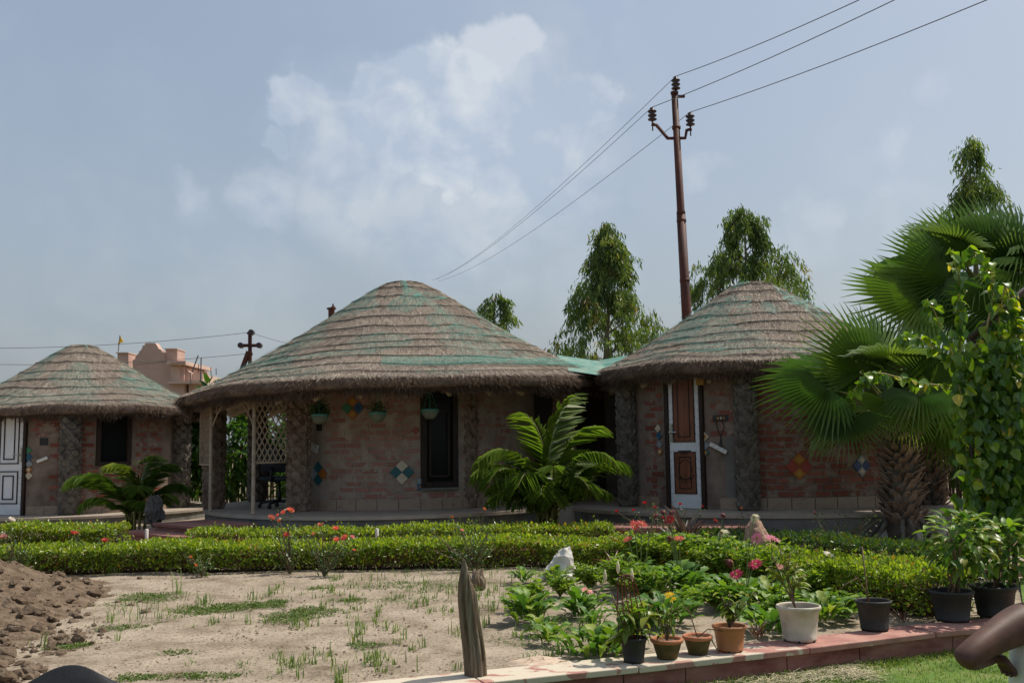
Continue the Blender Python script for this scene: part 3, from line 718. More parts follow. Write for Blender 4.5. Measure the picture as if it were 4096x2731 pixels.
# ------------------------------------------------------------------ middle hut
ZF = .35
C2 = (-1.71, 16.0); RW2 = 2.05
hut2 = thing('thatched_hut', 'large middle hut with thatched roof, open porch at its left end and lattice screens', 'hut', (C2[0], C2[1], 0))
def dz2(a): return .11 * np.cos(a) + .02
rf2 = Roof((-1.85, 16.0), (-1.72, 16.0, 3.86), 3.3, 3.3, 2.07, dz2, 1.0, [.09, .17, .25, .335, .43, .52, .585, .655, .725, .80, .87, .955])
roof_build(hut2, rf2, 140000, 24000, [.09, .17, .25, .335, .43, .52, .585, .655, .725, .80, .87, .955], 190, 1.0, .165,
           dense=((4.75, 6.45, .83, .91, 34, 1), (4.05, 4.7, .76, .80, 8, 1), (3.1, 4.1, .55, .8, 20, 1), (5.0, 5.7, .24, .30, 8, 1), (5.2, 6.3, .55, .62, 8, 1)))
pl = MB(); pl.prism(ellipse(-1.9, 15.95, 2.82, 3.16), 0, ZF - .045); pl.build('plinth', m_plinth, hut2)
pl = MB(); pl.prism(ellipse(-1.9, 15.95, 2.85, 3.19), ZF - .044, ZF); pl.build('porch_floor', m_floor, hut2)
# wall
_, aW0 = hitcyl(432, 440, *C2, RW2); wp0, aL = hitcyl(420.5, 440, *C2, RW2); wp1, aRr = hitcyl(457.5, 440, *C2, RW2)
aWallA = R(-90 - 47); aWallB = R(78)
wm = MB(); wall_arc(wm, *C2, RW2, aWallA, aL, ZF, 2.15); wall_arc(wm, *C2, RW2, aL, aRr, ZF, ZF + .3); wall_arc(wm, *C2, RW2, aRr, aWallB, ZF, 2.15)
# inner cross wall closing the room towards the porch
pA = Vector((C2[0] + RW2 * math.cos(aWallA), C2[1] + RW2 * math.sin(aWallA), 0)); pB = Vector((C2[0] - .9, C2[1] + 2.0, 0))
dAB = (pB - pA); wm.box((pA + pB) / 2 + Vector((.08, 0, (ZF + 2.15) / 2)), (dAB.length, .13, 2.15 - ZF), math.atan2(dAB.y, dAB.x))
wall2 = wm.build('brick_wall', m_mortar_lifted, hut2)
lay_bricks(wall2, *C2, RW2, aWallA + .05, aRr + .55, ZF + .15, 2.1, m_brick_a, [(aL, aRr, ZF + .28, 2.3), (aWallA, aWallA + .19, 0, 9), (aWallA + .19, aWallA + .33, .3, 1.7)], 299)
skirting(hut2, *C2, RW2, aWallA, R(-15), ZF, [])
# window
c = (wp0 + wp1) / 2; d = (wp1 - wp0); d.z = 0; wd = d.length; d.normalize(); o = Vector((d.y, -d.x, 0)); Q = Matrix((d, o, Vector((0, 0, 1)))).transposed(); zc = (ZF + .3 + 2.1) / 2; c.z = zc; Hh = 2.1 - ZF - .3
wn_ = MB()
for sx in (-1, 1): wn_.box(c + d * sx * (wd / 2 - .04), (.075, .1, Hh), M=Q)
for zz in (-Hh / 2 + .04, Hh / 2 - .04): wn_.box(c + Vector((0, 0, zz)), (wd - .16, .1, .075), M=Q)
wdw = wn_.build('window', m_darkwood, hut2, bevel=.004)
MB().box(c - o * .03, (wd - .155, .015, Hh - .15), M=Q).build('pane', m_glass, wdw)
m = MB()
for sx in (-1, 1): m.box(c + d * sx * wd * .25 + o * .0 - Vector((0, 0, .12)), (.03, .035, Hh * .62), M=Q)
for zz in (-.12 - Hh * .31, -.12 + Hh * .31): m.box(c + Vector((0, 0, zz)), (wd * .5 - .03, .035, .03), M=Q)
m.build('window_sash', m_darkwood, wdw)
m = MB(); m.box(c - Vector((0, 0, Hh / 2 + .015)) + o * .02, (wd + .02, .12, .03), M=Q); m.build('window_sill', m_render_grey, wdw)
# wall tiles and fittings
def on2(px, py): return hitcyl(px, py, *C2, RW2)
for px, py, cols in ((353, 407.5, [('orange', 'yellow'), ('blue', 'navy'), ('orange', 'yellow'), ('green',)]), (318.5, 473, [('teal',), ('orange',), ('teal',), ('grey',)]), (402, 471.5, [('cream',), ('teal',), ('cream',), ('teal',)])):
    p, a = on2(px, py); diamond(hut2, p, a, .012, .122, [cols[0], cols[1], cols[2], cols[3]])
p, a = on2(415.5, 430); diamond(hut2, p, a, .012, .085, [('red',)])
p, a = on2(419.5, 482); q = Matrix.Rotation(a + PI / 2, 3, 'Z'); o_ = Vector((math.cos(a), math.sin(a), 0)); t_x = Vector((-o_.y, o_.x, 0))
for dx, dz, s, cc in ((0, .02, .075, 'grey'), (0.005, -.06, .075, 'blue'), (.085, -.06, .07, 'teal')):
    MB().box(p + t_x * dx + Vector((0, 0, dz)) + o_ * .012, (s, .014, s), M=q).build('corner_tile', TILE[cc], hut2, bevel=.002)
MB().box(p + t_x * .005 + Vector((0, 0, -.06)) + o_ * .021, (.03, .004, .03), M=q).build('tile_motif', TILE['orange'], hut2)
p, a = on2(316, 447.5); q = Matrix.Rotation(a + PI / 2, 3, 'Z') @ Matrix.Rotation(R(18), 3, 'Y'); o_ = Vector((math.cos(a), math.sin(a), 0)); t_x = q @ Vector((1, 0, 0)); u_x = q @ Vector((0, 0, 1))
m = MB(); m.box(p + o_ * .03, (.13, .02, .05), M=q)
for k in (-1, 0, 1):
    m.box(p + o_ * .03 + t_x * k * .05 + u_x * .04, (.03, .02, .035), M=q); m.box(p + o_ * .03 + t_x * k * .05 - u_x * .04, (.03, .02, .035), M=q)
m.build('wall_bracket', m_greymetal, hut2)
p, a = on2(319.5, 426); q = Matrix.Rotation(a + PI / 2, 3, 'Z'); MB().box(p, (.09, .03, .12), M=q).build('switch_recess', m_black, hut2)
# rafters under the eave
for k in range(30):
    a = 2 * PI * k / 30 + .05; ex, ey, ez = rf2.e(np.array([a])); rr = .865
    e0 = Vector((-1.85 + (ex[0] + 1.85) * rr, 16 + (ey[0] - 16) * rr, ez[0] - .215)); e1 = Vector((-1.85 + (ex[0] + 1.85) * .45, 16 + (ey[0] - 16) * .45, ez[0] + .32))
    MB().tube([e0, e1], .035, 8).build('rafter', m_bamboo, hut2, True)
# pillars
pil2 = [((296, 511.5), .15, 2.02), ((468, 507.5), .135, 2.02), ((210.5, 508.5), .145, 1.95)]
for k, ((px, py), r, zt) in enumerate(pil2):
    g = G(px, py, ZF) + Vector((0, r, 0)); palm_pillar(hut2, g.x, g.y, ZF, zt, r, m_palmscale, 20 + k)
for k, (x, y) in enumerate(((-4.3, 16.9), (-3.4, 18.3), (.75, 14.75))): palm_pillar(hut2, x, y, ZF, 2.05, .14, m_palmscale_dark if k < 2 else m_palmscale, 40 + k)
# bamboo posts and lattice screens
bp1 = G(210, 510.5, ZF); bp2 = G(253, 513.5, ZF); zt = 2.0
for b in (bp1, bp2):
    m = MB()
    zs = [ZF]
    while zs[-1] < zt: zs.append(zs[-1] + .26)
    for i in range(len(zs) - 1):
        m.tube([(b.x, b.y, zs[i]), (b.x, b.y, zs[i] + .012), (b.x, b.y, zs[i] + .02), (b.x, b.y, zs[i + 1])], [.030, .030, .026, .0265], 8)
    m.build('bamboo_post', m_bamboo, hut2, True)
def lattice(p0, p1, z0, z1, nrm_sp, name='lattice_screen'):
    p0 = Vector((p0[0], p0[1], 0)); p1 = Vector((p1[0], p1[1], 0)); d = p1 - p0; W = d.length; d.normalize(); o = Vector((d.y, -d.x, 0)); u = Vector((0, 0, 1)); H = z1 - z0
    fr = MB()
    for a, b in ((0, z0), (0, z1)): fr.tube([p0 + u * b, p1 + u * b], .014, 6)
    for q in (p0, p1): fr.tube([q + u * z0, q + u * z1], .012, 6)
    L = fr.build(name, m_bamboo, hut2, True); n = 0
    slope = 1.75
    for sg in (1, -1):
        x0 = -H / slope
        while x0 < W:
            # line x = x0 + t/slope (or mirrored)
            ta, tb = max(0, -x0 * slope), min(H, (W - x0) * slope)
            if tb - ta > .05:
                xa, xb = x0 + ta / slope, x0 + tb / slope
                if sg < 0: xa, xb = W - xa, W - xb
                A = p0 + d * xa + u * (z0 + ta) + o * .006 * sg; B = p0 + d * xb + u * (z0 + tb) + o * .006 * sg
                dd = (B - A).normalized(); s = dd.cross(o)
                MB().box((A + B) / 2, ((B - A).length, .006, .016), M=Matrix((dd, o, s)).transposed()).build('lattice_strip', m_bamboo, L); n += 1
            x0 += nrm_sp
    return L
pilA = G(296, 511.5, ZF); pilC = G(210.5, 508.5, ZF)
lattice(bp2, (pilA.x - .10, pilA.y + .12), 1.03, 2.0, .085)
lattice((bp1.x - .02, bp1.y + .03), (bp1.x - .42, bp1.y + .85), 1.0, 1.95, .085)
# arched cane brackets at the top of the entrance
m = MB()
for k in range(9):
    s = k / 8; e0 = bp1.lerp(bp2, s); h = .42 * (2 * s - 1) ** 2
    m.tube([Vector((e0.x, e0.y, 1.98)), Vector((e0.x, e0.y, 1.93 - h))], .008, 5)
arc = [bp1.lerp(bp2, s) + Vector((0, 0, 1.93 - .42 * (2 * s - 1) ** 2 - ZF)) for s in np.linspace(0, 1, 15)]
m.tube(arc, .012, 6); m.build('cane_arch', m_bamboo, hut2, True)
# steps, facing front-left
dS = Vector((.72, -.69, 0)); nS = Vector((-.69, -.72, 0)); base_ = Vector((-3.93, 13.02, 0))
for k, (zt_, off, wd_) in enumerate(((.285, .06, 1.15), (.195, .38, 1.45))):
    cc = base_ + nS * off + dS * (-.06 * k)
    MB().box(cc + Vector((0, 0, zt_ / 2 - .02)), (wd_, .75, zt_ - .045), math.atan2(dS.y, dS.x)).build('step_riser', m_step, hut2)
    MB().box(cc + Vector((0, 0, zt_ - .02)), (wd_ + .05, .80, .04), math.atan2(dS.y, dS.x)).build('step_tread', m_step, hut2, bevel=.006)

# ------------------------------------------------------------------ right hut
C3 = (3.65, 15.05); RW3 = 2.15
hut3 = thing('thatched_hut', 'right hut with thatched roof, red brick wall and a tall white and brown door', 'hut', (C3[0], C3[1], 0))
rf3 = Roof((3.68, 15.05), (3.66, 15.05, 3.62), 2.5, 2.52, 2.26, lambda a: .03 * np.cos(a), 2.3, [.12, .22, .33, .45, .56, .67, .77, .865, .955])
roof_build(hut3, rf3, 95000, 18000, [.12, .22, .33, .45, .56, .67, .77, .865, .955], 160, 2.3, .18,
           dense=((3.2, 4.0, .3, .75, 34, 1), (4.25, 4.45, .3, .55, 8, 1), (5.0, 6.0, .3, .42, 16, 1), (4.1, 4.3, .85, .95, 6, 1)))
pl = MB(); pl.prism(ellipse(3.65, 15.0, 2.95, 2.95), 0, ZF - .045); pl.build('plinth', m_plinth, hut3)
pl = MB(); pl.prism(ellipse(3.65, 15.0, 2.98, 2.98), ZF - .044, ZF); pl.build('porch_floor', m_floor, hut3)
def on3(px, py): return hitcyl(px, py, *C3, RW3)
dA, aDl = on3(671.5, 480); dB, aDr = on3(702, 480)
wm = MB(); A0, A1 = R(-165), R(20)
wall_arc(wm, *C3, RW3, A0, aDl - .03, ZF, 2.3); wall_arc(wm, *C3, RW3, aDr + .03, A1, ZF, 2.3); wall_arc(wm, *C3, RW3, aDl - .03, aDr + .03, 2.2, 2.3)
wall3 = wm.build('brick_wall', m_mortar, hut3)
_, aPst = on3(726, 480); _, aPen = on3(735, 480)
lay_bricks(wall3, *C3, RW3, A0 + .3, R(-30), ZF + .15, 2.25, m_brick_b, [(aDl - .05, aDr + .05, 0, 9), (aPst + .02, aPen - .01, .3, 1.25)], 299)
skirting(hut3, *C3, RW3, A0, R(-20), ZF, [(aDl - .04, aDr + .04)])
slab_door(hut3, dA, dB, ZF + .01, 2.2, .04, m_white, m_brown, True, True, True)
m = MB(); wall_arc(m, *C3, RW3 + .004, aPst, aPen, ZF + .15, 1.3, .02); m.build('cement_chase', m_render_grey, hut3)
for px, py, a_, s_ in ((658.5, 428, ('cream',), .085), (659.5, 435, ('blue', 'teal'), .08), (660, 444, ('grey',), .08), (660.5, 451, ('orange', 'cream'), .08),
                       (704.5, 436, ('cream', 'orange'), .095), (705.5, 445, ('grey',), .09), (706, 452, ('teal', 'yellow'), .085)):
    p, a = on3(px, py); diamond(hut3, p, a, .012, s_, [a_], 'wall_tile')
p, a = on3(799, 466); diamond(hut3, p, a, .012, .125, [('orange', 'yellow'), ('red',), ('orange', 'yellow'), ('red',)])
p, a = on3(861, 465); diamond(hut3, p, a, .012, .105, [('grey', 'cream'), ('navy',), ('grey', 'cream'), ('navy',)])
p, a = on3(720.5, 417.5); q = Matrix.Rotation(a + PI / 2, 3, 'Z'); o_ = Vector((math.cos(a), math.sin(a), 0)); t_x = Vector((-o_.y, o_.x, 0))
sb = MB().box(p + o_ * .004, (.2, .02, .075), M=q).build('switch_box', m_black, hut3)
for k, cc in enumerate(('yellow', 'cream', 'orange')): MB().box(p + o_ * .018 + t_x * (.04 * k - .03), (.022, .012, .03), M=q).build('terminal', TILE[cc], sb)
m = MB(); b0 = p + o_ * .02
m.tube([b0 + t_x * -.06 + Vector((0, 0, -.03)), b0 + t_x * -.04 + Vector((0, 0, -.15)), b0 + t_x * .0 + Vector((0, 0, -.25)), b0 + t_x * -.02 + Vector((0, 0, -.36))], .006, 5)
m.tube([b0 + t_x * .02 + Vector((0, 0, -.03)), b0 + t_x * .05 + Vector((0, 0, -.12)), b0 + t_x * .0 + Vector((0, 0, -.22)), b0 + t_x * .01 + Vector((0, 0, -.38))], .006, 5)
m.build('loose_wire', m_black, sb)
p, a = on3(719, 447.5); o_ = Vector((math.cos(a), math.sin(a), 0)); q = Matrix.Rotation(a + PI / 2, 3, 'Z') @ Matrix.Rotation(R(28), 3, 'Y')
bx_ = MB().box(p + o_ * .035, (.25, .03, .055), M=q).build('hanging_switch_plate', m_greymetal, hut3, bevel=.004)
m = MB(); t_x = q @ Vector((1, 0, 0))
for k in (-.09, -.02, .05): m.box(p + o_ * .053 + t_x * k, (.03, .008, .03), M=q)
m.build('switch', m_white, bx_)
p, a = on3(701.5, 381); q = Matrix.Rotation(a + PI / 2, 3, 'Z'); MB().box(p + Vector((math.cos(a), math.sin(a), 0)) * .05, (.10, .03, .10), M=q).build('yellow_plate', TILE['yellow'], hut3)
for k, (px, r) in enumerate(((634, .125), (748, .125))):
    p, a = on3(px, 470); x, y = C3[0] + (RW3 + .10) * math.cos(a), C3[1] + (RW3 + .10) * math.sin(a)
    palm_pillar(hut3, x, y, ZF, 2.25, r, m_palmscale_dark, 60 + k)
for k in range(26):
    a = 2 * PI * k / 26 + .09; ex, ey, ez = rf3.e(np.array([a]))
    e0 = Vector((3.68 + (ex[0] - 3.68) * .9, 15.05 + (ey[0] - 15.05) * .9, ez[0] - .235)); e1 = Vector((3.68 + (ex[0] - 3.68) * .45, 15.05 + (ey[0] - 15.05) * .45, ez[0] + .25))
    MB().tube([e0, e1], .033, 8).build('rafter', m_bamboo, hut3, True)
MB().box((2.0, 12.12, .10), (1.75, .7, .20), R(-10)).build('step_riser', m_step, hut3)
MB().box((2.0, 12.12, .22), (1.81, .76, .04), R(-10)).build('step_tread', m_step, hut3, bevel=.006)

# ------------------------------------------------------------------ passage between the two huts
link_ = thing('link_passage', 'low net-covered passage roof between the middle and right huts', 'passage', (1.5, 16.2, 0))
m_netroof = pmat('net_over_corrugated_sheet', [(.04, .17, .14), (.10, .25, .2), (.25, .28, .22)], 14, .6, .3, 60, stretch=(.3, 1, 1))
m = MB(); n = 40; V = []; F = []
for i in range(n + 1):
    y = 14.3 + 3.4 * i / n; zz = 2.16 + .52 * i / n + .03 * math.sin(i * 1.9)
    for x in (.8, 1.15, 1.5, 1.85, 2.2): V.append((x, y, zz + .16 * abs(x - 1.5)))
for i in range(n):
    for j in range(4): F.append((5 * i + j, 5 * i + j + 1, 5 * i + j + 6, 5 * i + j + 5))
m.add(V, F); m.build('sheet_roof', m_netroof, link_)
MB().box((1.15, 16.9, 1.25), (3.0, .1, 2.2)).build('rear_wall', m_render_grey, link_)
MB().box((1.22, 16.82, 1.25), (.62, .06, 1.8)).build('passage_door', m_darkwood, link_, bevel=.004)
MB().box((1.3, 15.4, .17), (1.7, 2.6, .34)).build('passage_floor', m_floor, link_)
m_orangewood = pmat('orange_wood', [(.26, .11, .045), (.36, .17, .07)], 6, .6, spec=.3, stretch=(4, 4, .6))
g = G(608.5, 487.5, ZF)
m = MB(); m.tube([g, g + Vector((-.03, 0, .55))], [.032, .028], 10)
tag(m.build('wooden_stake', m_orangewood, None, True, base=g), 'short orange wooden stake standing in the dark passage between huts', 'stake')
g = G(606, 497, .1)
m = MB(); m.lathe([(0.0, 0), (.115, 0), (.13, .01), (.12, .12), (.15, .125), (.155, .15), (.14, .165), (0, .17)], g, 20)
tag(m.build('stone_stool', pmat('pale_cement', [(.36, .3, .25), (.45, .38, .32)], 5, .8, .2, 40), None, True, base=g), 'small pale round cement stool beside the central palm', 'stool')

# ------------------------------------------------------------------ left hut
C1 = (-8.15, 18.85); RW1 = 1.9; ZF1 = .17
hut1 = thing('thatched_hut', 'far left hut, cut by the picture edge, with thatched roof and white panelled door', 'hut', (C1[0], C1[1], 0))
rf1 = Roof((-8.08, 18.85), (-8.15, 18.85, 3.22), 2.32, 2.2, 1.98, None, 4.1, [.12, .23, .34, .46, .58, .70, .82, .95])
roof_build(hut1, rf1, 52000, 12000, [.12, .23, .34, .46, .58, .70, .82, .95], 130, 4.1, .165, dense=((3.2, 4.2, .4, .9, 16, 1), (5.6, 6.4, .55, .95, 24, 1)))
pl = MB(); pl.prism(ellipse(-8.1, 18.8, 2.5, 2.55), 0, ZF1 - .04); pl.build('plinth', m_plinth, hut1)
pl = MB(); pl.prism(ellipse(-8.1, 18.8, 2.53, 2.58), ZF1 - .039, ZF1); pl.build('porch_floor', m_floor, hut1)
def on1(px, py): return hitcyl(px, py, *C1, RW1)
dA, aDl1 = on1(-4, 470); dB, aDr1 = on1(23, 470); w0_, aWl1 = on1(96, 440); w1_, aWr1 = on1(131, 440)
wm = MB(); wall_arc(wm, *C1, RW1, R(-190), aDl1 - .03, ZF1, 2.0); wall_arc(wm, *C1, RW1, aDr1 + .03, aWl1, ZF1, 2.0); wall_arc(wm, *C1, RW1, aWl1, aWr1, ZF1, .98); wall_arc(wm, *C1, RW1, aWr1, R(30), ZF1, 2.0)
wall1 = wm.build('brick_wall', m_mortar, hut1)
_, ac0 = on1(40, 470); _, ac1 = on1(48, 470)
lay_bricks(wall1, *C1, RW1, aDr1 + .04, R(-20), ZF1 + .15, 1.95, m_brick_b, [(aWl1, aWr1, .95, 9), (ac0, ac1, 0, 1.4)], 280)
skirting(hut1, *C1, RW1, aDr1 + .04, R(-15), ZF1, [])
slab_door(hut1, dA, dB, ZF1 + .01, 1.98, .04, m_white, m_white, True, False, False, True)
c = (w0_ + w1_) / 2; d = (w1_ - w0_); d.z = 0; wd = d.length; d.normalize(); o = Vector((d.y, -d.x, 0)); Q = Matrix((d, o, Vector((0, 0, 1)))).transposed(); c.z = 1.47
wn_ = MB()
for sx in (-1, 1): wn_.box(c + d * sx * (wd / 2 - .035), (.07, .1, 1.0), M=Q)
wn_.box(c - Vector((0, 0, .465)), (wd - .14, .1, .07), M=Q); wdw = wn_.build('window', m_darkwood, hut1)
MB().box(c - o * .03, (wd - .13, .015, .95), M=Q).build('pane', m_glass, wdw)
for px, py, a_ in ((28.5, 450, ('green',)), (29, 457, ('blue', 'teal')), (29.2, 463.5, ('grey',)), (29, 469, ('orange', 'cream')), (29, 475, ('cream',))):
    p, a = on1(px, py); diamond(hut1, p, a, .012, .10, [a_], 'wall_tile')
p, a = on1(44, 441); q = Matrix.Rotation(a + PI / 2, 3, 'Z'); sb = MB().box(p + Vector((math.cos(a), math.sin(a), 0)) * .004, (.13, .02, .12), M=q).build('switch_box', m_black, hut1)
p, a = on1(43, 459); o_ = Vector((math.cos(a), math.sin(a), 0)); q = Matrix.Rotation(a + PI / 2, 3, 'Z') @ Matrix.Rotation(R(-22), 3, 'Y'); MB().box(p + o_ * .03, (.18, .03, .05), M=q).build('hanging_switch_plate', m_greymetal, hut1)
for k, px in enumerate((70, 176)):
    p, a = on1(min(px, 176), 470); x, y = C1[0] + (RW1 + .10) * math.cos(a), C1[1] + (RW1 + .10) * math.sin(a)
    palm_pillar(hut1, x, y, ZF1, 1.98, .15, m_palmscale_dark, 80 + k)
# ================================================================== BACKGROUND: pole, wires, far building, trees, fences
m_rust = pmat('rusty_painted_steel', [(.035, .014, .010), (.085, .024, .015), (.13, .042, .025)], 3, .65, .3, 40, spec=.3, stretch=(1, 1, .5))
m_wire = pmat('dark_wire', [(.10, .10, .11)], 3, .5)
m_ins = pmat('brown_porcelain', [(.03, .014, .012), (.05, .022, .018)], 4, .25, spec=.5)
def insulator(m, p, s=1.0):
    prof = [(.02, 0), (.03, .02)]
    for k in range(3): prof += [(.095, .04 + .09 * k), (.10, .06 + .09 * k), (.045, .085 + .09 * k)]
    prof += [(.05, .31), (.0, .33)]
    m.lathe([(a * s, b * s) for a, b in prof], p, 12)
Yp = 20.0
p_top = P(674.5, 94, Yp); p_mid = P(681, 214, Yp); p_low = P(687, 322, Yp)
p_base = p_low + (p_low - p_mid) * ((p_low.z) / (p_mid.z - p_low.z))
pole = thing('utility_pole', 'tall rusty steel utility pole with three insulators behind the right hut', 'utility pole', p_base)
m = MB(); m.tube([p_base, p_low, p_mid - Vector((0, 0, .01))], [.105, .098, .09], 14); m.tube([p_mid, p_mid.lerp(p_top, .02), p_mid.lerp(p_top, .03), p_top], [.09, .09, .078, .066], 14); m.build('pole_shaft', m_rust, pole, True)
for t in (.18, .44, .85):
    q = p_low.lerp(p_top, t); dd = (p_top - p_low).normalized(); rr = .098 - .02 * t
    MB().tube([q - dd * .03, q + dd * .03], rr + .008, 14).build('pole_band', m_rust, pole, True)
m = MB(); m.tube([p_top, p_top + Vector((0, 0, .05))], .08, 14); m.box(p_top + Vector((.1, 0, -.05)), (.22, .05, .05)); m.build('pole_cap', m_rust, pole)
ia = P(652.5, 124, Yp); ib = P(690.5, 129, Yp); ic = P(676, 93, Yp); jn = P(676.5, 138, Yp)
for e in (ia, ib):
    m = MB(); s = 1 if e is ib else -1
    m.tube([jn, jn + Vector((s * .18, 0, .0)), e + Vector((-s * .08, 0, -.02)), e + Vector((s * .02, 0, .0))], [.035, .035, .035, .04], 6); m.build('cross_arm', m_rust, pole)
tops = []
for e, s in ((ia, 1.0), (ib, 1.0), (ic, 1.0)):
    m = MB(); m.tube([e - Vector((0, 0, .14)), e + Vector((0, 0, .12))], .014, 6); insulator(m, e + Vector((0, 0, .05)), .95); o = m.build('insulator', m_ins, pole, True); tops.append(e + Vector((0, 0, .36)))
far = [P(432, 280, 70), P(438, 281, 70), P(436, 279, 70)]
near_ = [P(1160, -134, 9.5), P(1260, -118, 9.5), P(1090, -114, 9.5)]
lab = ['lower left power line from the tall pole, middle of three at the top right', 'lowest of the three power lines crossing the top right sky', 'topmost power line running over the top of the tall pole']
for k in range(3):
    a, b, c = near_[k], tops[k], far[k]; pts = []
    for s in np.linspace(0, 1, 14): q = a.lerp(b, s); q.z -= .12 * 4 * s * (1 - s); pts.append(q)
    for s in np.linspace(0, 1, 24)[1:]: q = b.lerp(c, s); q.z -= .55 * 4 * s * (1 - s); pts.append(q)
    tag(MB().tube(pts, .008, 4).build('power_line', m_wire, None), lab[k], 'power line', 'overhead power lines')
# far pole with cross arm
Yf = 42; fp = thing('utility_pole', 'distant dark pole with cross arm between left and middle hut roofs', 'utility pole', P(250, 480, Yf))
def pb(m, a, b, w): m.tube([P(*a, Yf), P(*b, Yf)], w, 8)
m = MB(); pb(m, (250, 480), (250, 331.5), .085); m.build('pole_shaft', m_rust, fp)
m = MB(); pb(m, (240, 345), (259, 345), .07); m.build('cross_arm', m_rust, fp)
m = MB(); pb(m, (238, 380), (248.6, 351), .11); m.build('stay_strut', m_rust, fp)
m = MB(); pb(m, (246, 353.5), (252.5, 353.5), .06); pb(m, (247, 332.8), (252, 332), .05); m.build('bracket', m_rust, fp)
for a in ((241, 345), (259.3, 345), (251.5, 332)):
    c = P(*a, Yf - .1); m = MB(); m.tube([c + Vector((0, -.12, 0)), c + Vector((0, .12, 0))], .12, 14); m.build('insulator', m_ins, fp)
for k, (a, b, l) in enumerate((((249, 332), (-60, 347.5), 'thin distant wire, the upper one above the left hut'), ((247, 353.3), (-60, 362.5), 'thin distant wire, the lower one passing the far building'), ((251, 332), (330, 345), 'thin distant wire running right from the far pole top'))):
    A, B = P(*a, Yf), P(*b, Yf + (8 if k == 2 else -2)); pts = [A.lerp(B, s) - Vector((0, 0, .22 * 4 * s * (1 - s))) for s in np.linspace(0, 1, 12)]
    tag(MB().tube(pts, .010, 4).build('power_line', m_wire, None), l, 'power line', 'overhead power lines')
b_ = P(331.5, 470, 34); sp = thing('utility_pole', 'short dark pole top showing just above the middle hut roof', 'utility pole', b_)
m = MB(); m.tube([b_, P(331.5, 308.6, 34)], .11, 10); m.tube([P(331.5, 309, 34), P(331.5, 307.5, 34)], .16, 10); m.build('pole_shaft', m_rust, sp)
m = MB(); m.tube([P(333, 309, 34), P(333, 303.5, 34)], .03, 6); m.tube([P(331, 307.6, 34), P(335, 307, 34)], .05, 6); m.build('pole_pin', m_rust, sp)

# ---- far pink building
m_pink = pmat('pink_sandstone_building', [(.44, .29, .235), (.52, .36, .30)], .8, .85, .2, 6, spec=.15)
m_pink2 = pmat('pale_pink_trim', [(.50, .36, .29), (.58, .43, .35)], .8, .85, spec=.15)
m_darkgap = pmat('dark_opening', [(.05, .04, .038)], 3, .6)
YB = 85.0; bb = P(160, 440, YB); bld = thing('far_building', 'distant pink stone building with a curved gable above the left hut', 'building', (bb.x, bb.y, 0))
sB = YB / 1000.0 / .995
def bpx(x, y): q = P(x, y, YB); return q.x, q.z
def extr(poly, y0, y1, name, mat, parent):
    pts = [bpx(*p) for p in poly]; n = len(pts)
    V = [(x, y0, z) for x, z in pts] + [(x, y1, z) for x, z in pts]
    F = [tuple(range(n)), tuple(range(2 * n - 1, n - 1, -1))] + [((i + 1) % n, i, n + i, n + (i + 1) % n) for i in range(n)]
    return MB().add(V, F).build(name, mat, parent)
c4 = lambda x, y: (100 + x / 13.44, 312.5 + y / 13.44)        # enlarged-crop pixels to photograph pixels
body = extr([c4(440, 690), c4(440, 1600), c4(1130, 1600), c4(1130, 720), c4(945, 655)], YB, YB + 7, 'building_wall', m_pink, bld)
gable = [(440, 690), (440, 630), (470, 625), (480, 590), (500, 560), (525, 545), (527, 515), (545, 510), (570, 470), (575, 438), (605, 435), (605, 408), (640, 402),
         (700, 402), (745, 405), (770, 440), (790, 480), (830, 500), (832, 525), (860, 545), (870, 570), (875, 655), (870, 655)]
extr([c4(*p) for p in gable][::-1], YB - .05, YB + .9, 'curved_gable', m_pink, bld)
for pts, nm in (([(872, 488), (872, 655), (1028, 655), (1028, 488)], 'tower'), ([(222, 540), (222, 900), (370, 900), (370, 540)], 'tower')):
    t = extr([c4(*p) for p in pts], YB + .2, YB + 2.2, nm, m_pink, bld)
    x0, x1 = pts[0][0], pts[2][0]; z = pts[0][1]; extr([c4(x0 - 12, z - 14), c4(x0 - 12, z), c4(x1 + 8, z), c4(x1 + 8, z - 14)], YB + .05, YB + 2.35, 'tower_cap', m_pink2, t)
extr([c4(945, 650), c4(945, 700), c4(1198, 706), c4(1198, 655)], YB - .9, YB + 6.5, 'cornice', m_pink2, bld)
extr([c4(1160, 805), c4(1160, 1600), c4(1350, 1600), c4(1350, 810)], YB + .6, YB + 6, 'side_wing', m_pink2, bld)
extr([c4(1070, 735), c4(1085, 930), c4(1205, 930), c4(1205, 800), c4(1160, 770), c4(1145, 735)], YB + .3, YB + 1.2, 'small_gable', m_pink, bld)
extr([c4(945, 925), c4(945, 955), c4(1380, 950), c4(1380, 915)], YB - .7, YB + 6, 'string_course', m_pink2, bld)
for k in range(9): extr([c4(1005 + 21 * k, 672), c4(1005 + 21 * k, 694), c4(1016 + 21 * k, 694), c4(1016 + 21 * k, 672)], YB - .96, YB - .85, 'cornice_bracket', m_pink, bld)
extr([c4(950, 720), c4(950, 920), c4(1075, 920), c4(1075, 760), c4(1040, 720)], YB - .04, YB + .02, 'recess', m_pink2, bld)
for k, (a, b) in enumerate((((1320, 570), (1235, 800)), ((1360, 598), (1350, 930)), ((1327, 690), (1322, 800)), ((1220, 800), (1218, 960)), ((1488, 728), (1496, 860)), ((1560, 745), (1562, 830)))):
    m = MB(); m.tube([P(*c4(*a), YB - 1), P(*c4(*b), YB - 1)], .05 if k < 2 else .035, 6); m.build('steel_bar', m_wire, bld)
fl = P(*c4(245, 520), YB + 1); flg = thing('flag', 'yellow pennant on a thin pole above the left hut roof', 'flag', fl)
MB().tube([fl, P(*c4(268, 300), YB + 1)], .035, 6).build('flag_pole', m_wire, flg)
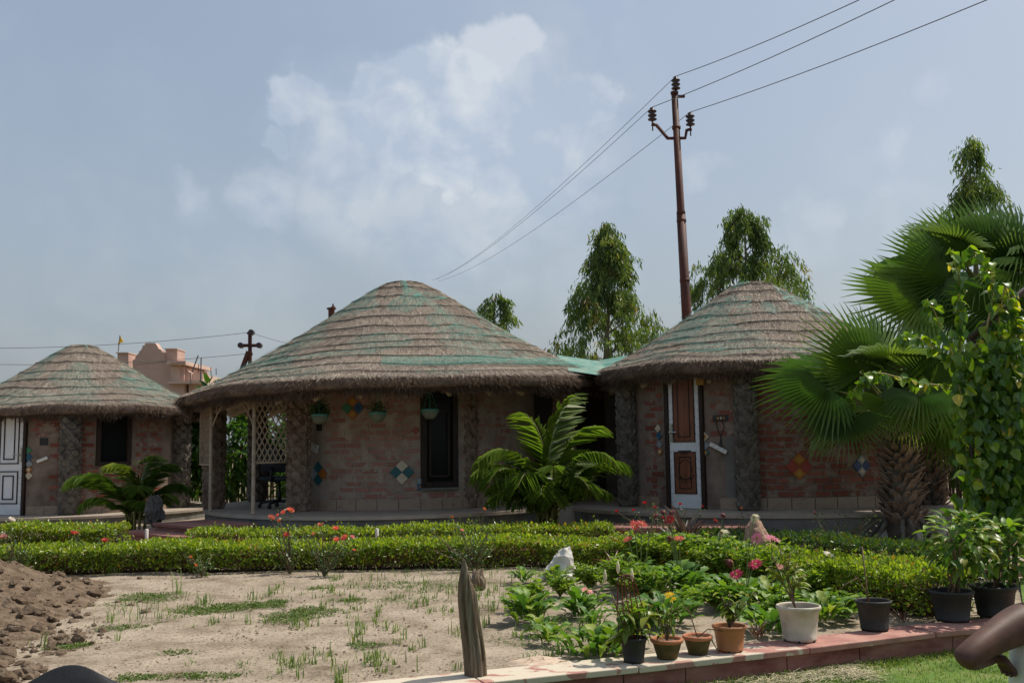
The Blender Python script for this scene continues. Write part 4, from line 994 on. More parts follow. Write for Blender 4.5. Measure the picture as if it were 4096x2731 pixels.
pts = [P(*c4(*q), YB + 1) for q in ((270, 302), (282, 340), (302, 362), (322, 392), (290, 395), (270, 405), (258, 420), (250, 440), (245, 432), (250, 390), (260, 350))]
V = [p + Vector((0, .06 * math.sin(i * 1.3), 0)) for i, p in enumerate(pts)]; n = len(V)
MB().add(V + [p + Vector((0, .03, 0)) for p in V], [tuple(range(n)), tuple(range(2 * n - 1, n - 1, -1))] + [(i, (i + 1) % n, n + (i + 1) % n, n + i) for i in range(n)]).build('pennant', pmat('yellow_cloth', [(.75, .42, .01), (.8, .5, .02)], 2, .8), flg)

# ---- eucalyptus trees
m_euc = leafmat('eucalyptus_leaves', [(.05, .085, .03), (.10, .155, .045), (.16, .22, .055), (.26, .28, .06), (.28, .2, .065)], trans=.42, rough=.45, spec=.35, pos=[0, .4, .75, .95, 1])
m_bark = pmat('pale_bark', [(.12, .095, .07), (.22, .18, .14)], 4, .9, .4, 30)
def eucalyptus(label, px, ytop, Y, prof, n_tw, lean=0, zmin=1.0, seed=0):
    rs = np.random.default_rng(seed); top = P(px, ytop, Y); x0 = P(px - lean, 440, Y).x
    root = thing('eucalyptus_tree', label, 'tree', (x0, Y, 0), 'eucalyptus trees behind the huts')
    tr = MB(); H = top.z; trunk = [Vector((x0 + (top.x - x0) * s + .06 * math.sin(s * 9 + seed), Y, H * s)) for s in np.linspace(0, .97, 12)]
    tr.tube(trunk, list(np.linspace(.16, .012, 12)), 7)
    zs = np.array([1.2 + (446 - p[0]) * Y / 1000 for p in prof])[::-1]; hw = np.array([p[1] * Y / 1000 for p in prof])[::-1]
    B = []; D = []; NR = []; LL = []; TT = []
    ncl = max(14, n_tw // 13); CZ = zmin + (H - .1 - zmin) * rs.uniform(0, 1, ncl) ** .85; CA = rs.uniform(0, 2 * PI, ncl); CQ = rs.uniform(.25, 1.1, ncl)
    for k in range(n_tw):
        ci = k % ncl; z = CZ[ci] + rs.normal(0, .16); z = min(H - .05, max(zmin * .6, z)); w_ = np.interp(z, zs, hw) * 1.15
        a = CA[ci] + rs.normal(0, .30); lob = 1 + .30 * math.sin(2 * a + z * 2.3 + seed) + .30 * math.sin(4.7 * z + 3 * math.cos(a) + seed)
        q = min(1.2, max(.02, CQ[ci] + rs.normal(0, .14))); rr = w_ * q
        s = z / H; ax = np.interp(s, np.linspace(0, .97, 12), [t.x for t in trunk])
        tip = np.array([ax + rr * math.cos(a), Y + rr * math.sin(a) * .9, z + rs.uniform(-.05, .15)])
        zb = max(.5, z - rr * .55); bs = np.array([np.interp(zb / H, np.linspace(0, .97, 12), [t.x for t in trunk]), Y, zb])
        if k < ncl: tr.tube([bs, (bs + tip) / 2 + np.array([0, 0, .12]), tip], [.03, .018, .006], 4, False)
        nl = int(rs.integers(14, 30)); dl = rs.uniform(.25, .6)
        st = np.linspace(0, 1, nl); outv = np.array([math.cos(a), math.sin(a) * .9, 0])
        pos = tip + outv * (.36 * st[:, None]) * rs.uniform(.2, 1.4) + np.array([0, 0, -1]) * (dl * st[:, None] ** 1.3) + rs.normal(0, .05, (nl, 3))
        if rs.uniform() < .2 and q > .8: pos[:, 2] += .45 * st * (1 - .2 * st)
        dd = unit(np.array([0, 0, -1.]) + rs.normal(0, .36, (nl, 3)) + outv * .15)
        B.append(pos); D.append(dd); NR.append(unit(rs.normal(0, 1, (nl, 3)))); LL.append(rs.uniform(.12, .23, nl) * (Y / 29)); TT.append(np.clip(rs.normal(.45, .2) + rs.normal(0, .12, nl) + .12 * q - .06, 0, 1))
    B = np.concatenate(B); D = np.concatenate(D); NR = np.concatenate(NR); LL = np.concatenate(LL); TT = np.concatenate(TT)
    V, F = leaf_geo(B, D, NR, LL, LL * .10, .2, .12)
    tr.build('trunk', m_bark, root, True); np_obj('crown', V, F, m_euc, root, np.repeat(TT, 6))
eucalyptus('tallest eucalyptus tree standing just left of the utility pole', 606, 224, 30, [(224, 1), (240, 9), (262, 17), (285, 24), (310, 32), (335, 43), (360, 54), (430, 56)], 760, -2, 2.6, 1)
eucalyptus('bushy eucalyptus tree rising behind the right hut apex', 746, 205, 28, [(205, 1), (222, 10), (242, 19), (262, 32), (280, 42), (300, 44), (340, 46), (430, 46)], 700, 4, 2.8, 2)
eucalyptus('slender eucalyptus treetop above the fan palms at the right', 972, 136, 26, [(136, 1), (160, 9), (185, 17), (210, 27), (240, 36), (300, 40), (430, 44)], 520, -3, 3.2, 3)
eucalyptus('thin eucalyptus tip peeping over the right slope of the middle hut', 495, 295, 31, [(295, 4), (305, 10), (320, 9), (345, 16), (430, 20)], 120, 2, 3.2, 4)

# ---- shrubs and fences seen under and between the roofs
m_shrub = leafmat('broad_shrub_leaves', [(.02, .055, .012), (.06, .14, .02), (.12, .22, .03)], trans=.35, rough=.3, spec=.5)
def shrub(label, x, y, z0, z1, rx, ry, n, ls, seed, mat=None, cat='shrub'):
    rs = np.random.default_rng(seed); root = thing('leafy_shrub', label, cat, (x, y, 0), 'shrubs behind the huts')
    st = MB()
    for k in range(9):
        a = rs.uniform(0, 2 * PI); st.tube([(x + .1 * math.cos(a), y + .1 * math.sin(a), 0), (x + rx * .4 * math.cos(a), y + ry * .4 * math.sin(a), z1 * .5), (x + rx * .7 * math.cos(a), y + ry * .7 * math.sin(a), z1 * .85)], [.02, .014, .006], 5)
    st.build('stem', m_twig, root)
    q = rdir(n) * (rs.uniform(.35, 1, (n, 1)) ** .5); lump = 1 + .25 * np.sin(q[:, :1] * 7 + seed) * np.cos(q[:, 2:] * 6)
    base = np.array([x, y, (z0 + z1) / 2]) + q * lump * np.array([rx, ry, (z1 - z0) / 2])
    dr = unit(q + rs.normal(0, .5, (n, 3)) + np.array([0, 0, -.25])); nr = unit(rs.normal(0, .5, (n, 3)) + np.array([0, -.3, 1]))
    L = ls * rs.uniform(.6, 1.3, n); V, F = leaf_geo(base, dr, nr, L, L * .26, .25, .2)
    np_obj('foliage', V, F, mat or m_shrub, root, np.repeat(np.clip(rs.beta(2, 2, n), 0, 1), 6))
shrub('bright green shrub framed by the open porch of the middle hut', -5.6, 19.6, .2, 2.5, .85, .7, 1500, .20, 11)
shrub('dark green shrub beside the porch, behind the lattice screen', -4.3, 20.4, .1, 2.1, .85, .7, 1200, .19, 12)
shrub('shaded shrub in the gap between left and middle huts', -6.75, 20.4, .2, 2.1, .6, .6, 900, .16, 13)
shrub('dim shrub against the bamboo screen behind the fan palms', 8.0, 16.2, .2, 2.4, 1.1, .8, 1400, .18, 14, m_hedge_shaded)  # shaded leaf colour put in so the gap behind the palms reads dark
shrub('dim shrub at the far right edge beyond the climbing vine', 9.6, 14.6, .1, 2.4, 1.0, .8, 1200, .18, 15, m_hedge_shaded)
m_oldbam = pmat('old_bamboo', [(.12, .08, .045), (.2, .14, .08)], 6, .8, .2, 40, stretch=(3, 3, .4))
def fence(label, a, b, h, n, seed):
    rs = random.Random(seed); a = Vector((*a, 0)); b = Vector((*b, 0)); root = thing('bamboo_fence', label, 'fence', (a + b) / 2)
    d = (b - a).normalized(); yaw = math.atan2(d.y, d.x)
    for k in range(3): MB().tube([a + Vector((0, .03, h * (.15 + .33 * k))), b + Vector((0, .03, h * (.15 + .33 * k)))], .018, 6).build('rail', m_oldbam, root)
    pm = MB().tube([(0, 0, 0), (0, 0, .5), (0, 0, 1)], [.024, .022, .019], 6); me = np_mesh('bamboo_pole', pm.v, pm.f); me.materials.append(m_oldbam)
    for k in range(n):
        q = a.lerp(b, (k + .5) / n); put('bamboo_pole', me, root, q, 0, 0, rs.uniform(-.03, .03), (1, 1, h * rs.uniform(.92, 1.06)))
fence('bamboo pole fence behind the porch and the gap of the left huts', (-9.0, 21.6), (-1.5, 21.2), 1.5, 120, 1)
fence('dark bamboo screen to the right of the fan palm trunks', (5.9, 17.2), (11.5, 16.9), 1.9, 100, 2)
# ================================================================== PALMS AND VINE
m_fan = leafmat('fan_palm_blade', [(.12, .20, .075), (.17, .27, .085), (.25, .35, .10)], 'object', trans=.5, rough=.3, spec=.55, tcol=(1.6, 1.6, .5))
m_petiole = pmat('palm_petiole', [(.10, .14, .03), (.2, .2, .05)], 8, .5)
def fan_mesh(seed, nseg=36, spread=R(215)):
    rs = random.Random(seed); V = []; F = []; dro = (.35, .6, .9, .5)[seed % 4]
    for i in range(nseg):
        a0 = -spread / 2 + spread * i / nseg; a1 = a0 + spread / nseg; am = (a0 + a1) / 2
        Ls = (1.0 - .22 * (am / (spread / 2)) ** 2) * rs.uniform(.94, 1.04); rows = []
        for (r, wf) in ((.04, 1), (.25, 1), (.44, .98), (.64, .60), (.84, .26), (1.0, .03)):
            rr = r * Ls; dr = -.10 * rr ** 2 - dro * max(0, rr - .45) ** 1.5 + (rs.uniform(-.06, .02) if r > .8 else 0); cup = .30 * rr * (1 - math.cos(am)) * .45
            hw = (a1 - a0) / 2 * wf * (1 if r <= .44 else .44 / r * 1.12); pl = .058 * min(1, r * 2.5) * wf
            row = []
            for q, z in ((am - hw, -pl), (am, pl), (am + hw, -pl)): row.append((rr * math.sin(q), rr * math.cos(q), dr + cup + z))
            rows.append(row)
        k = len(V)
        for r_ in rows: V += r_
        for j in range(len(rows) - 1):
            a = k + 3 * j; F += [(a, a + 1, a + 4, a + 3), (a + 1, a + 2, a + 5, a + 4)]
    me = np_mesh('fan_blade', V, F); me.materials.append(m_fan); return me
FANS = [fan_mesh(k) for k in range(4)]
def frond(root, crown, hub, dirv, nrm_, size, k, droop=0):
    """fan blade whose midrib leaves the hub along dirv; nrm_ is the upper face"""
    hub = Vector(hub); crown = Vector(crown); mid = (crown + hub) / 2 + Vector((0, 0, (hub - crown).length * .10))
    pt = [crown.lerp(mid, s).lerp(mid.lerp(hub, s), s) for s in np.linspace(0, 1, 7)]
    f = MB().tube(pt, [.022, .02, .018, .016, .014, .013, .012], 5).build('petiole', m_petiole, root, True)
    d = Vector(dirv).normalized(); n = Vector(nrm_); n = (n - d * n.dot(d)).normalized(); x = d.cross(n)
    o = bpy.data.objects.new('fan_blade', FANS[k % 4]); col.objects.link(o); o.parent = f
    o.matrix_local = Matrix.Translation(hub - getpos(f)) @ Matrix((x, d, n)).transposed().to_4x4() @ Matrix.Diagonal((size, size, size, 1))
def palm_trunk(root, x, y, r0, r1, h, seed, roots=True):
    rs = random.Random(seed); m = MB(); m.tube([(x, y, 0), (x + .01, y, h * .5), (x + .02, y, h)], [r0, r0 * .95, r1], 14); t = m.build('trunk', m_palmscale_dark, root, True)
    s = MB(); z = .28; k = 0
    while z < h + .1:
        f = z / h; r = r0 + (r1 - r0) * f; per = 9
        for j in range(per):
            a = 2 * PI * (j + .5 * (k % 2)) / per + rs.uniform(-.2, .2); o = Vector((math.cos(a), math.sin(a), 0)); tt = Vector((-o.y, o.x, 0)); b = Vector((x, y, z)) + o * r * .9
            hw = rs.uniform(.035, .06); L = rs.uniform(.09, .2); u = (o * rs.uniform(.45, .9) + Vector((0, 0, rs.uniform(.3, .9)))).normalized(); th = u.cross(tt) * .012
            s.add([b - tt * hw, b + tt * hw, b + tt * hw * .5 + u * L, b - tt * hw * .6 + u * L * rs.uniform(.8, 1.1), b - tt * hw - th * 2, b + tt * hw - th * 2, b + tt * hw * .5 + u * L - th, b - tt * hw * .6 + u * L - th],
                  [(0, 1, 2, 3), (7, 6, 5, 4), (0, 4, 5, 1), (1, 5, 6, 2), (2, 6, 7, 3), (3, 7, 4, 0)])
        z += .06; k += 1
    q = s.build('leaf_bases', m_palmscale, t); q['kind'] = 'stuff'
    if roots:
        for k in range(9):
            a = 2 * PI * k / 9 + rs.uniform(-.2, .2); o = Vector((math.cos(a), math.sin(a), 0)); b = Vector((x, y, 0))
            MB().tube([b + o * r0 * .8 + Vector((0, 0, .34)), b + o * r0 * 1.2 + Vector((0, 0, .28)), b + o * r0 * 1.9 + Vector((0, 0, .12)), b + o * r0 * 2.5 + Vector((0, 0, -.03))], [.03, .028, .025, .018], 6).build('stilt_root', m_palmscale_dark, t, True)
def scatter_fronds(root, crown, n, size, seed, el=(.1, 1.3), skip=None, plen=.75):
    rs = random.Random(seed)
    for k in range(n):
        a = 2 * PI * k * .381966 + rs.uniform(-.2, .2); e = rs.uniform(*el); d = Vector((math.cos(a) * math.cos(e), math.sin(a) * math.cos(e), math.sin(e)))
        L = plen * rs.uniform(.7, 1.1); hub = Vector(crown) + d * L + Vector((0, 0, .05)); dd = d + Vector((0, 0, -.25 - .4 * (1 - e / 1.4)))
        frond(root, crown, hub, dd, Vector((0, 0, 1)) + d * .2, size * rs.uniform(.85, 1.05), k)
def imgdir(ang, tow=0.0):
    """direction in the plane facing the garden: ang counter-clockwise from right, tow = towards the viewer"""
    return Vector((math.cos(ang), -tow, math.sin(ang)))
# nearest fan palm
YA = 11.8; ca = P(897, 418, YA); palmA = thing('fan_palm', 'squat fan palm with a thick shaggy trunk in front of the right hut', 'palm', (ca.x, YA, 0))
palm_trunk(palmA, ca.x, YA, .185, .15, ca.z - .1, 5)
NF = Vector((0, -1, .35))
for px, py, Yh, an, tw, sz, nr in ((829, 389, 12.1, 178, .25, .90, (0, -.8, .7)), (862, 373, 12.2, 103, .12, .92, (.1, -1, .25)), (848, 413, 11.9, 228, .35, .68, (-.3, -.7, .8)), (885, 400, 11.8, 262, .45, .5, (0, -1, .3)),
                                   (905, 405, 11.9, 275, .4, .52, (0, -1, .3)), (930, 385, 12.0, 65, .2, .75, (.1, -1, .3)), (945, 416, 12.2, 352, .3, .7, (.2, -.6, .9)), (880, 360, 12.9, 118, -.1, .8, (0, -1, .2)), (852, 396, 12.6, 160, -.3, .8, (0, -.6, .8))):
    frond(palmA, ca, P(px, py, Yh - .8), imgdir(R(an), tw), nr, sz * .93, px)
scatter_fronds(palmA, ca + Vector((0, .1, 0)), 9, .7, 3, (.0, 1.0))
# second trunk
YC = 13.7; cc_ = P(927, 425, YC); palmC = thing('fan_palm', 'second fan palm with a bare dark trunk just right of the shaggy one', 'palm', (cc_.x, YC, 0))
palm_trunk(palmC, cc_.x, YC, .17, .15, cc_.z, 6, False)
for px, py, Yh, an, tw, sz, nr in ((955, 422, 13.2, 300, .4, .7, (.2, -.8, .5)), (935, 412, 13.0, 255, .4, .75, (0, -1, .2)), (915, 395, 13.3, 100, .1, .7, (0, -1, .3)), (970, 395, 13.3, 30, .2, .8, (.2, -.9, .5))):
    frond(palmC, cc_, P(px, py, Yh), imgdir(R(an), tw), nr, sz, py)
scatter_fronds(palmC, cc_, 7, .7, 9, (.1, 1.0))
# tall one behind the vine
YT = 13.2; ct = P(985, 300, YT); palmB = thing('fan_palm', 'tallest fan palm with its crown over the vine at the right edge', 'palm', (ct.x + .1, YT, 0))
palm_trunk(palmB, ct.x + .1, YT, .18, .15, ct.z, 7, False)
for px, py, Yh, an, tw, sz, nr in ((982, 262, 12.9, 92, .15, .93, (.05, -1, .2)), (948, 280, 12.8, 150, .2, .95, (-.1, -1, .5)), (920, 303, 12.6, 168, .25, .98, (0, -.9, .6)), (1021, 274, 12.8, 60, .2, .95, (.1, -1, .3)), (1000, 300, 12.3, 250, .4, .8, (0, -1, .3)),
                                   (955, 312, 12.6, 200, .4, .8, (0, -.8, .6)), (1010, 255, 13.3, 80, 0, .9, (0, -1, .2)), (960, 262, 13.3, 128, 0, .9, (0, -1, .3)), (1045, 300, 12.8, 15, .2, .9, (.1, -.9, .5)), (1015, 325, 12.4, 280, .4, .8, (0, -1, .3))):
    frond(palmB, ct, P(px, py, Yh), imgdir(R(an), tw), nr, sz, px)
scatter_fronds(palmB, ct, 11, .85, 4, (.0, 1.2))

# ---- feathery areca palms
m_areca = leafmat('areca_leaflets', [(.045, .09, .022), (.095, .16, .03), (.16, .235, .038), (.27, .29, .05)], trans=.45, rough=.35, spec=.5)
m_cane = pmat('areca_cane', [(.12, .13, .03), (.22, .19, .06)], 8, .5)
def areca(label, base, fr, seed, nrand, rlen, tintshift=0):
    rs = np.random.default_rng(seed); base = Vector(base); root = thing('areca_palm', label, 'palm', base)
    m = MB()
    for k in range(10):
        a = rs.uniform(0, 2 * PI); m.tube([base + Vector((.12 * math.cos(a), .12 * math.sin(a), 0)), base + Vector((.16 * math.cos(a), .16 * math.sin(a), .5))], [.022, .016], 6)
    m.build('canes', m_cane, root, True)
    lst = list(fr)
    for k in range(nrand):
        a = rs.uniform(0, 2 * PI); e = rs.uniform(.5, 1.3); L = rlen * rs.uniform(.6, 1.1)
        lst.append((Vector((math.cos(a) * math.cos(e), math.sin(a) * math.cos(e), math.sin(e))), L, rs.uniform(1.0, 2.2)))
    for d0, L, bend in lst:
        d0 = (Vector(d0).normalized() + Vector((0, 0, .55))).normalized(); st = base + Vector((rs.uniform(-.1, .1), rs.uniform(-.1, .1), .25)); pts = [st]; d = d0.copy(); n = 26; hor = Vector((d0.x, d0.y, 0)); hor = hor.normalized() if hor.length > .05 else Vector((1, 0, 0))
        for i in range(n):
            s = i / n; d = (d + (hor * .35 - Vector((0, 0, 1))) * bend * (.004 + .13 * s * s)).normalized(); pts.append(pts[-1] + d * L / n)
        f = MB().tube(pts, list(np.linspace(.013, .003, n + 1)), 5, False).build('frond', m_cane, root, True)
        ps = np.array([tuple(p) for p in pts]); t = unit(np.gradient(ps, axis=0)); B = []; D = []; N = []; LL = []
        m_ = 40; sv = np.linspace(.26, .99, m_)
        for sg in (-1, 1):
            q = np.stack([np.interp(sv * n, np.arange(n + 1), ps[:, j]) for j in range(3)], 1); tq = unit(np.stack([np.interp(sv * n, np.arange(n + 1), t[:, j]) for j in range(3)], 1))
            side = unit(np.cross(tq, np.array([0, 0, 1.]) + hor * -.3 + rs.normal(0, .02, 3))) * sg; upv = np.cross(side, tq) * sg; upv *= np.sign(upv[:, 2:3] + 1e-6)
            dd = unit(side * .8 + tq * .7 + upv * .22 + np.array([0, 0, -.22]) + rs.normal(0, .09, (m_, 3))); B.append(q); D.append(dd); N.append(upv); LL.append(min(L, 1.3) * .29 * np.sin(PI * np.clip((sv - .12) / .95, 0.05, 1)) ** .55 * rs.uniform(.9, 1.1, m_))
        B = np.concatenate(B); D = np.concatenate(D); N = np.concatenate(N); LL = np.concatenate(LL)
        V, F = leaf_geo(B, D, N, LL, np.full(len(B), .0052), .35, .6)
        tint = np.clip(rs.normal(.45 + tintshift, .15) + rs.normal(0, .08, len(B)), 0, 1); np_obj('leaflets', V, F, m_areca, f, np.repeat(tint, 6))
areca('large feathery palm in the middle, in front of the passage between huts', (.42, 12.75, 0),
      [((-.55, -.25, 1), 1.58, 2.08), ((-.75, -.2, .8), 1.42, 1.83), ((.15, -.1, 1), 1.70, 0.91), ((.35, .1, 1), 1.62, 1.49), ((.75, -.1, .75), 1.38, 1.49), ((-.8, -.4, .45), 1.05, 1.66), ((.75, -.35, .5), 0.97, 1.49), ((-.3, -.6, .9), 1.22, 2.33), ((.1, -.7, .6), 0.97, 2.16), ((.4, -.6, .8), 1.14, 2.16), ((-.1, .1, 1), 1.54, 1.16), ((.5, -.4, 1), 1.46, 1.83), ((-.5, -.5, .9), 1.30, 2.16)], 3, 14, 1.0)
areca('smaller feathery palm in front of the far left hut', (-5.35, 14.3, 0),
      [((-.9, -.1, .75), 1.24, 1.49), ((-.7, -.2, .9), 1.13, 1.66), ((.15, -.1, 1), 1.06, 1.33), ((.5, 0, 1), 1.06, 1.33), ((-.2, -.2, 1), 1.06, 1.66), ((.7, -.3, .5), 0.77, 1.66), ((-.8, -.4, .45), 0.85, 1.83), ((.2, -.5, .8), 0.85, 1.99), ((.9, 0, .7), 0.99, 1.49)], 8, 10, .62)
# ---- climbing vine on a pipe arch
m_vine = leafmat('vine_leaf', [(.09, .18, .02), (.15, .26, .025), (.24, .34, .03), (.36, .4, .04), (.5, .42, .07)], 'object', trans=.45, rough=.28, spec=.55, tcol=(1.6, 1.6, .35), pos=[0, .4, .75, .93, 1])
m_vstem = pmat('vine_stem', [(.32, .25, .07), (.4, .33, .12)], 9, .6)
m_pipe = pmat('brown_pipe', [(.05, .032, .027), (.085, .055, .045)], 5, .5, .1, 40)
YV = 8.6; vb = P(985, 540, YV); vine = thing('climbing_vine', 'yellow green heart-leaved vine climbing the right edge over brown pipes', 'vine', (vb.x, YV, 0))
arch = thing('pipe_arch', 'brown pipe trellis arch inside the vine at the right edge', 'trellis', (vb.x, YV + .05, 0))
def vp(px, py, dy=0): return P(px, py, YV + dy)
for pts, rr in (([(972, 600), (972, 340)], .024), ([(972, 340), (1012, 337)], .022), ([(970, 338), (1000, 312), (1024, 290), (1050, 285)], .026), ([(1016, 600), (1016, 330)], .024), ([(1012, 337), (1060, 335)], .022)):
    q = [vp(a, b, .06) for a, b in pts]
    if q[0].z < .4: q[0].z = 0
    MB().tube(q, rr, 8).build('pipe', m_pipe, arch, True)
LV = [leaf_mesh('leaf', .34, .3, 1.0, .25, 7, 'heart', .01, k) for k in range(3)]
for me in LV: me.materials.append(m_vine)
rs = random.Random(12)
c5 = lambda x, y: (750 + x / 6.274, 125 + y / 6.274)
c6 = lambda x, y: (750 + x / 7.84, 350 + y / 7.84)
runs = [[c5(1320, 1500), c5(1320, 1200), c5(1310, 950), c5(1270, 780)], [c5(1480, 1300), c5(1540, 1000), c5(1480, 860), c5(1370, 760)], [c5(1280, 1450), c5(1210, 1300), c5(1150, 1150), c5(1110, 1090)], [c5(1250, 1480), c5(1120, 1360), c5(1000, 1310), c5(920, 1350)],
        [c6(1620, 290), c6(1300, 250), c6(1050, 180), c6(920, 180), c6(800, 330)], [c5(1560, 1250), c5(1600, 1000), c5(1640, 1150), c5(1700, 1300)], [(1000, 330), (990, 380), (985, 430), (980, 520)], [(1015, 320), (1010, 380), (1005, 450), (1000, 540)],
        [(975, 350), (968, 400), (966, 450), (972, 530)], [(1022, 340), (1024, 420), (1018, 500), (1012, 540)], [(955, 360), (960, 390), (975, 420)], [(990, 350), (1005, 400), (1000, 470), (990, 545)], [(962, 395), (985, 400), (1010, 410)]]
nleaf = 0; EXTRA = []
for ri, run in enumerate(runs):
    dy = rs.uniform(-.12, .1); q = [vp(a, b, dy + rs.uniform(-.05, .05)) for a, b in run]; pts = []
    for i in range(len(q) - 1):
        for s in np.linspace(0, 1, 8)[:-1]: pts.append(q[i].lerp(q[i + 1], s))
    pts.append(q[-1]); stem = MB().tube(pts, [.009 - .005 * i / len(pts) for i in range(len(pts))], 5).build('stem', m_vstem, vine, True)
    L = sum((pts[i + 1] - pts[i]).length for i in range(len(pts) - 1)); n = int(L / .018); dens = 1
    for k in range(n):
        p = pts[min(len(pts) - 1, int(k / n * len(pts)))] + Vector((rs.uniform(-.03, .03), rs.uniform(-.05, .04), rs.uniform(-.02, .02)))
        sz = rs.uniform(.10, .165) * (1 - .35 * (k / n if ri < 6 else 0)); put('leaf', rs.choice(LV), vine, p, rs.uniform(0, 2 * PI), R(rs.uniform(-75, 5)), R(rs.uniform(-30, 30)), sz) if nleaf % 2 == 0 and nleaf < 590 else EXTRA.append(tuple(p)); nleaf += 1
# body of the curtain of leaves
m_vine_b = leafmat('vine_curtain_leaf', [(.045, .11, .02), (.08, .17, .025), (.15, .26, .03), (.26, .33, .035), (.5, .42, .07)], trans=.42, rough=.28, spec=.55, tcol=(1.6, 1.6, .35), pos=[0, .4, .75, .93, 1])
B = []
while len(B) < 1700:
    px = rs.uniform(952, 1045); py = rs.uniform(335, 548)
    edge = 964 + 9 * math.sin(py * .045) - 6 * math.sin(py * .11)
    if px < edge and rs.random() < .9: continue
    if py < 400 and rs.random() < .45: continue
    p = vp(px, py, rs.uniform(-.2, .22)); B.append((p.x, p.y, p.z))
B = np.array(B + EXTRA); n = len(B); dr = unit(rng.normal(0, .45, (n, 3)) + np.array([0, -.35, -.9])); nr = unit(rng.normal(0, .5, (n, 3)) + np.array([0, -1, .5])); L = rng.uniform(.07, .125, n)
V, F = leaf_geo(B, dr, nr, L, L * .36, .25, .2); tint = np.clip(rng.beta(2, 2.4, n), 0, .93); tint[rng.uniform(0, 1, n) < .035] = 1
o = np_obj('leaf_curtain', V, F, m_vine_b, vine, np.repeat(tint, 6)); o['kind'] = 'stuff'
# ================================================================== SOIL HEAP, WEEDS, ROCKS
m_clod = pmat('brown_earth', [(.095, .066, .045), (.16, .118, .082), (.215, .163, .118)], 9, .97, 1, 45, spec=.06, bdist=.02)
hp = thing('soil_heap', 'heap of dug brown soil with broken clods at the left edge', 'soil heap', (-4.15, 7.7, 0))
n = 110; gx, gy = np.meshgrid(np.linspace(-6.0, -2.55, n), np.linspace(5.0, 10.1, n)); hx, hy = gx.ravel(), gy.ravel()
hh = .38 * np.exp(-(((hx + 4.55 + .10 * (hy - 8)) / .66) ** 2) - ((hy - 8.35) / 1.05) ** 2) + .07 * np.exp(-(((hx + 3.75) / .4) ** 2) - ((hy - 7.9) / 1.0) ** 2) + .07 * np.exp(-(((hx + 3.6) / .6) ** 2) - ((hy - 6.3) / 1.0) ** 2)
rough = nz(hx, hy, 6, 2.2, 4) * .05 + np.maximum(0, nz(hx, hy, 13, 8.2, 3)) * .055
hz_ = hh + rough * np.clip(hh * 7, 0, 1) - .035
ii = np.arange(n * n).reshape(n, n); F = np.stack([ii[:-1, :-1].ravel(), ii[:-1, 1:].ravel(), ii[1:, 1:].ravel(), ii[1:, :-1].ravel()], 1)
np_obj('heap_body', np.stack([hx, hy, hz_], 1), F, m_clod, hp, None, False)
def heap_z(x, y): return float(np.interp(0, [0], [0])) if False else hz_[np.argmin((hx - x) ** 2 + (hy - y) ** 2)]
import bmesh
def rock_mesh(name, seed, mat, sub=2, rough=.3, flat=1.0, freq=1.6, cuts=0):
    bm = bmesh.new(); bmesh.ops.create_icosphere(bm, subdivisions=sub, radius=1)
    for v in bm.verts:
        d = v.co.normalized(); f = 1 + rough * mnoise.fractal(d * freq + Vector((seed * 3.7, 0, seed)), 1, 2, 3); v.co = d * f; v.co.z *= flat
    rs = random.Random(seed)
    for k in range(cuts):
        nn = Vector((rs.uniform(-1, 1), rs.uniform(-1, 1), rs.uniform(-.3, 1))).normalized(); lim = rs.uniform(.55, .8)
        for v in bm.verts:
            e = v.co.dot(nn) - lim
            if e > 0: v.co -= nn * e
    me = bpy.data.meshes.new(name); bm.to_mesh(me); bm.free(); me.materials.append(mat); return me
CL = [rock_mesh('clod', k + 1, m_clod, 1, .35, .75, 1.9, 4) for k in range(5)]
rs = random.Random(4); k = 0
while k < 230:
    px, py = rs.uniform(-25, 150) if rs.random() < .8 else rs.uniform(0, 175), rs.uniform(556, 682); g = G(px, py)
    if g.x > -2.6 or g.y < 5.05 or g.y > 10 or g.x < -5.9: continue
    z = heap_z(g.x, g.y); lim = 105 - abs(py - 590) * .5
    if px > lim and rs.random() < .9: continue
    s = rs.uniform(.014, .04) * (1 if rs.random() < .82 else 2.0)
    put('clod', rs.choice(CL), hp, (g.x, g.y, max(0, z) + s * .25), rs.uniform(0, 6), rs.uniform(-.5, .5), rs.uniform(-.5, .5), (s * rs.uniform(.9, 1.6), s, s * rs.uniform(.6, 1))); k += 1
nn_ = 6500; P0 = []
while len(P0) < nn_:
    px, py = rs.uniform(-10, 480), rs.uniform(560, 682); g = G(px, py)
    if rs.random() < math.exp(-max(0, px - 60) / 130) + .10: P0.append((g.x, g.y, max(0, heap_z(g.x, g.y)) if g.x < -2.6 and 5.05 < g.y < 10 else 0))
P0 = np.array(P0); sz = np.minimum(rng.exponential(.0036, len(P0)) + .002, .011)
oct_ = np.array([(1, 0, 0), (0, 1, 0), (-1, 0, 0), (0, -1, 0), (.1, .1, .8)]); V = (P0[:, None, :] + oct_[None] * sz[:, None, None] * rng.uniform(.5, 1.5, (len(P0), 5, 3))).reshape(-1, 3)
F = (np.arange(len(P0))[:, None, None] * 5 + np.array([[0, 1, 4], [1, 2, 4], [2, 3, 4], [3, 0, 4]])[None]).reshape(-1, 3)
o = np_obj('soil_crumbs', V, F, m_clod); o['kind'] = 'stuff'; tag(o, 'small crumbs of earth strewn over the dry soil', 'soil crumbs')

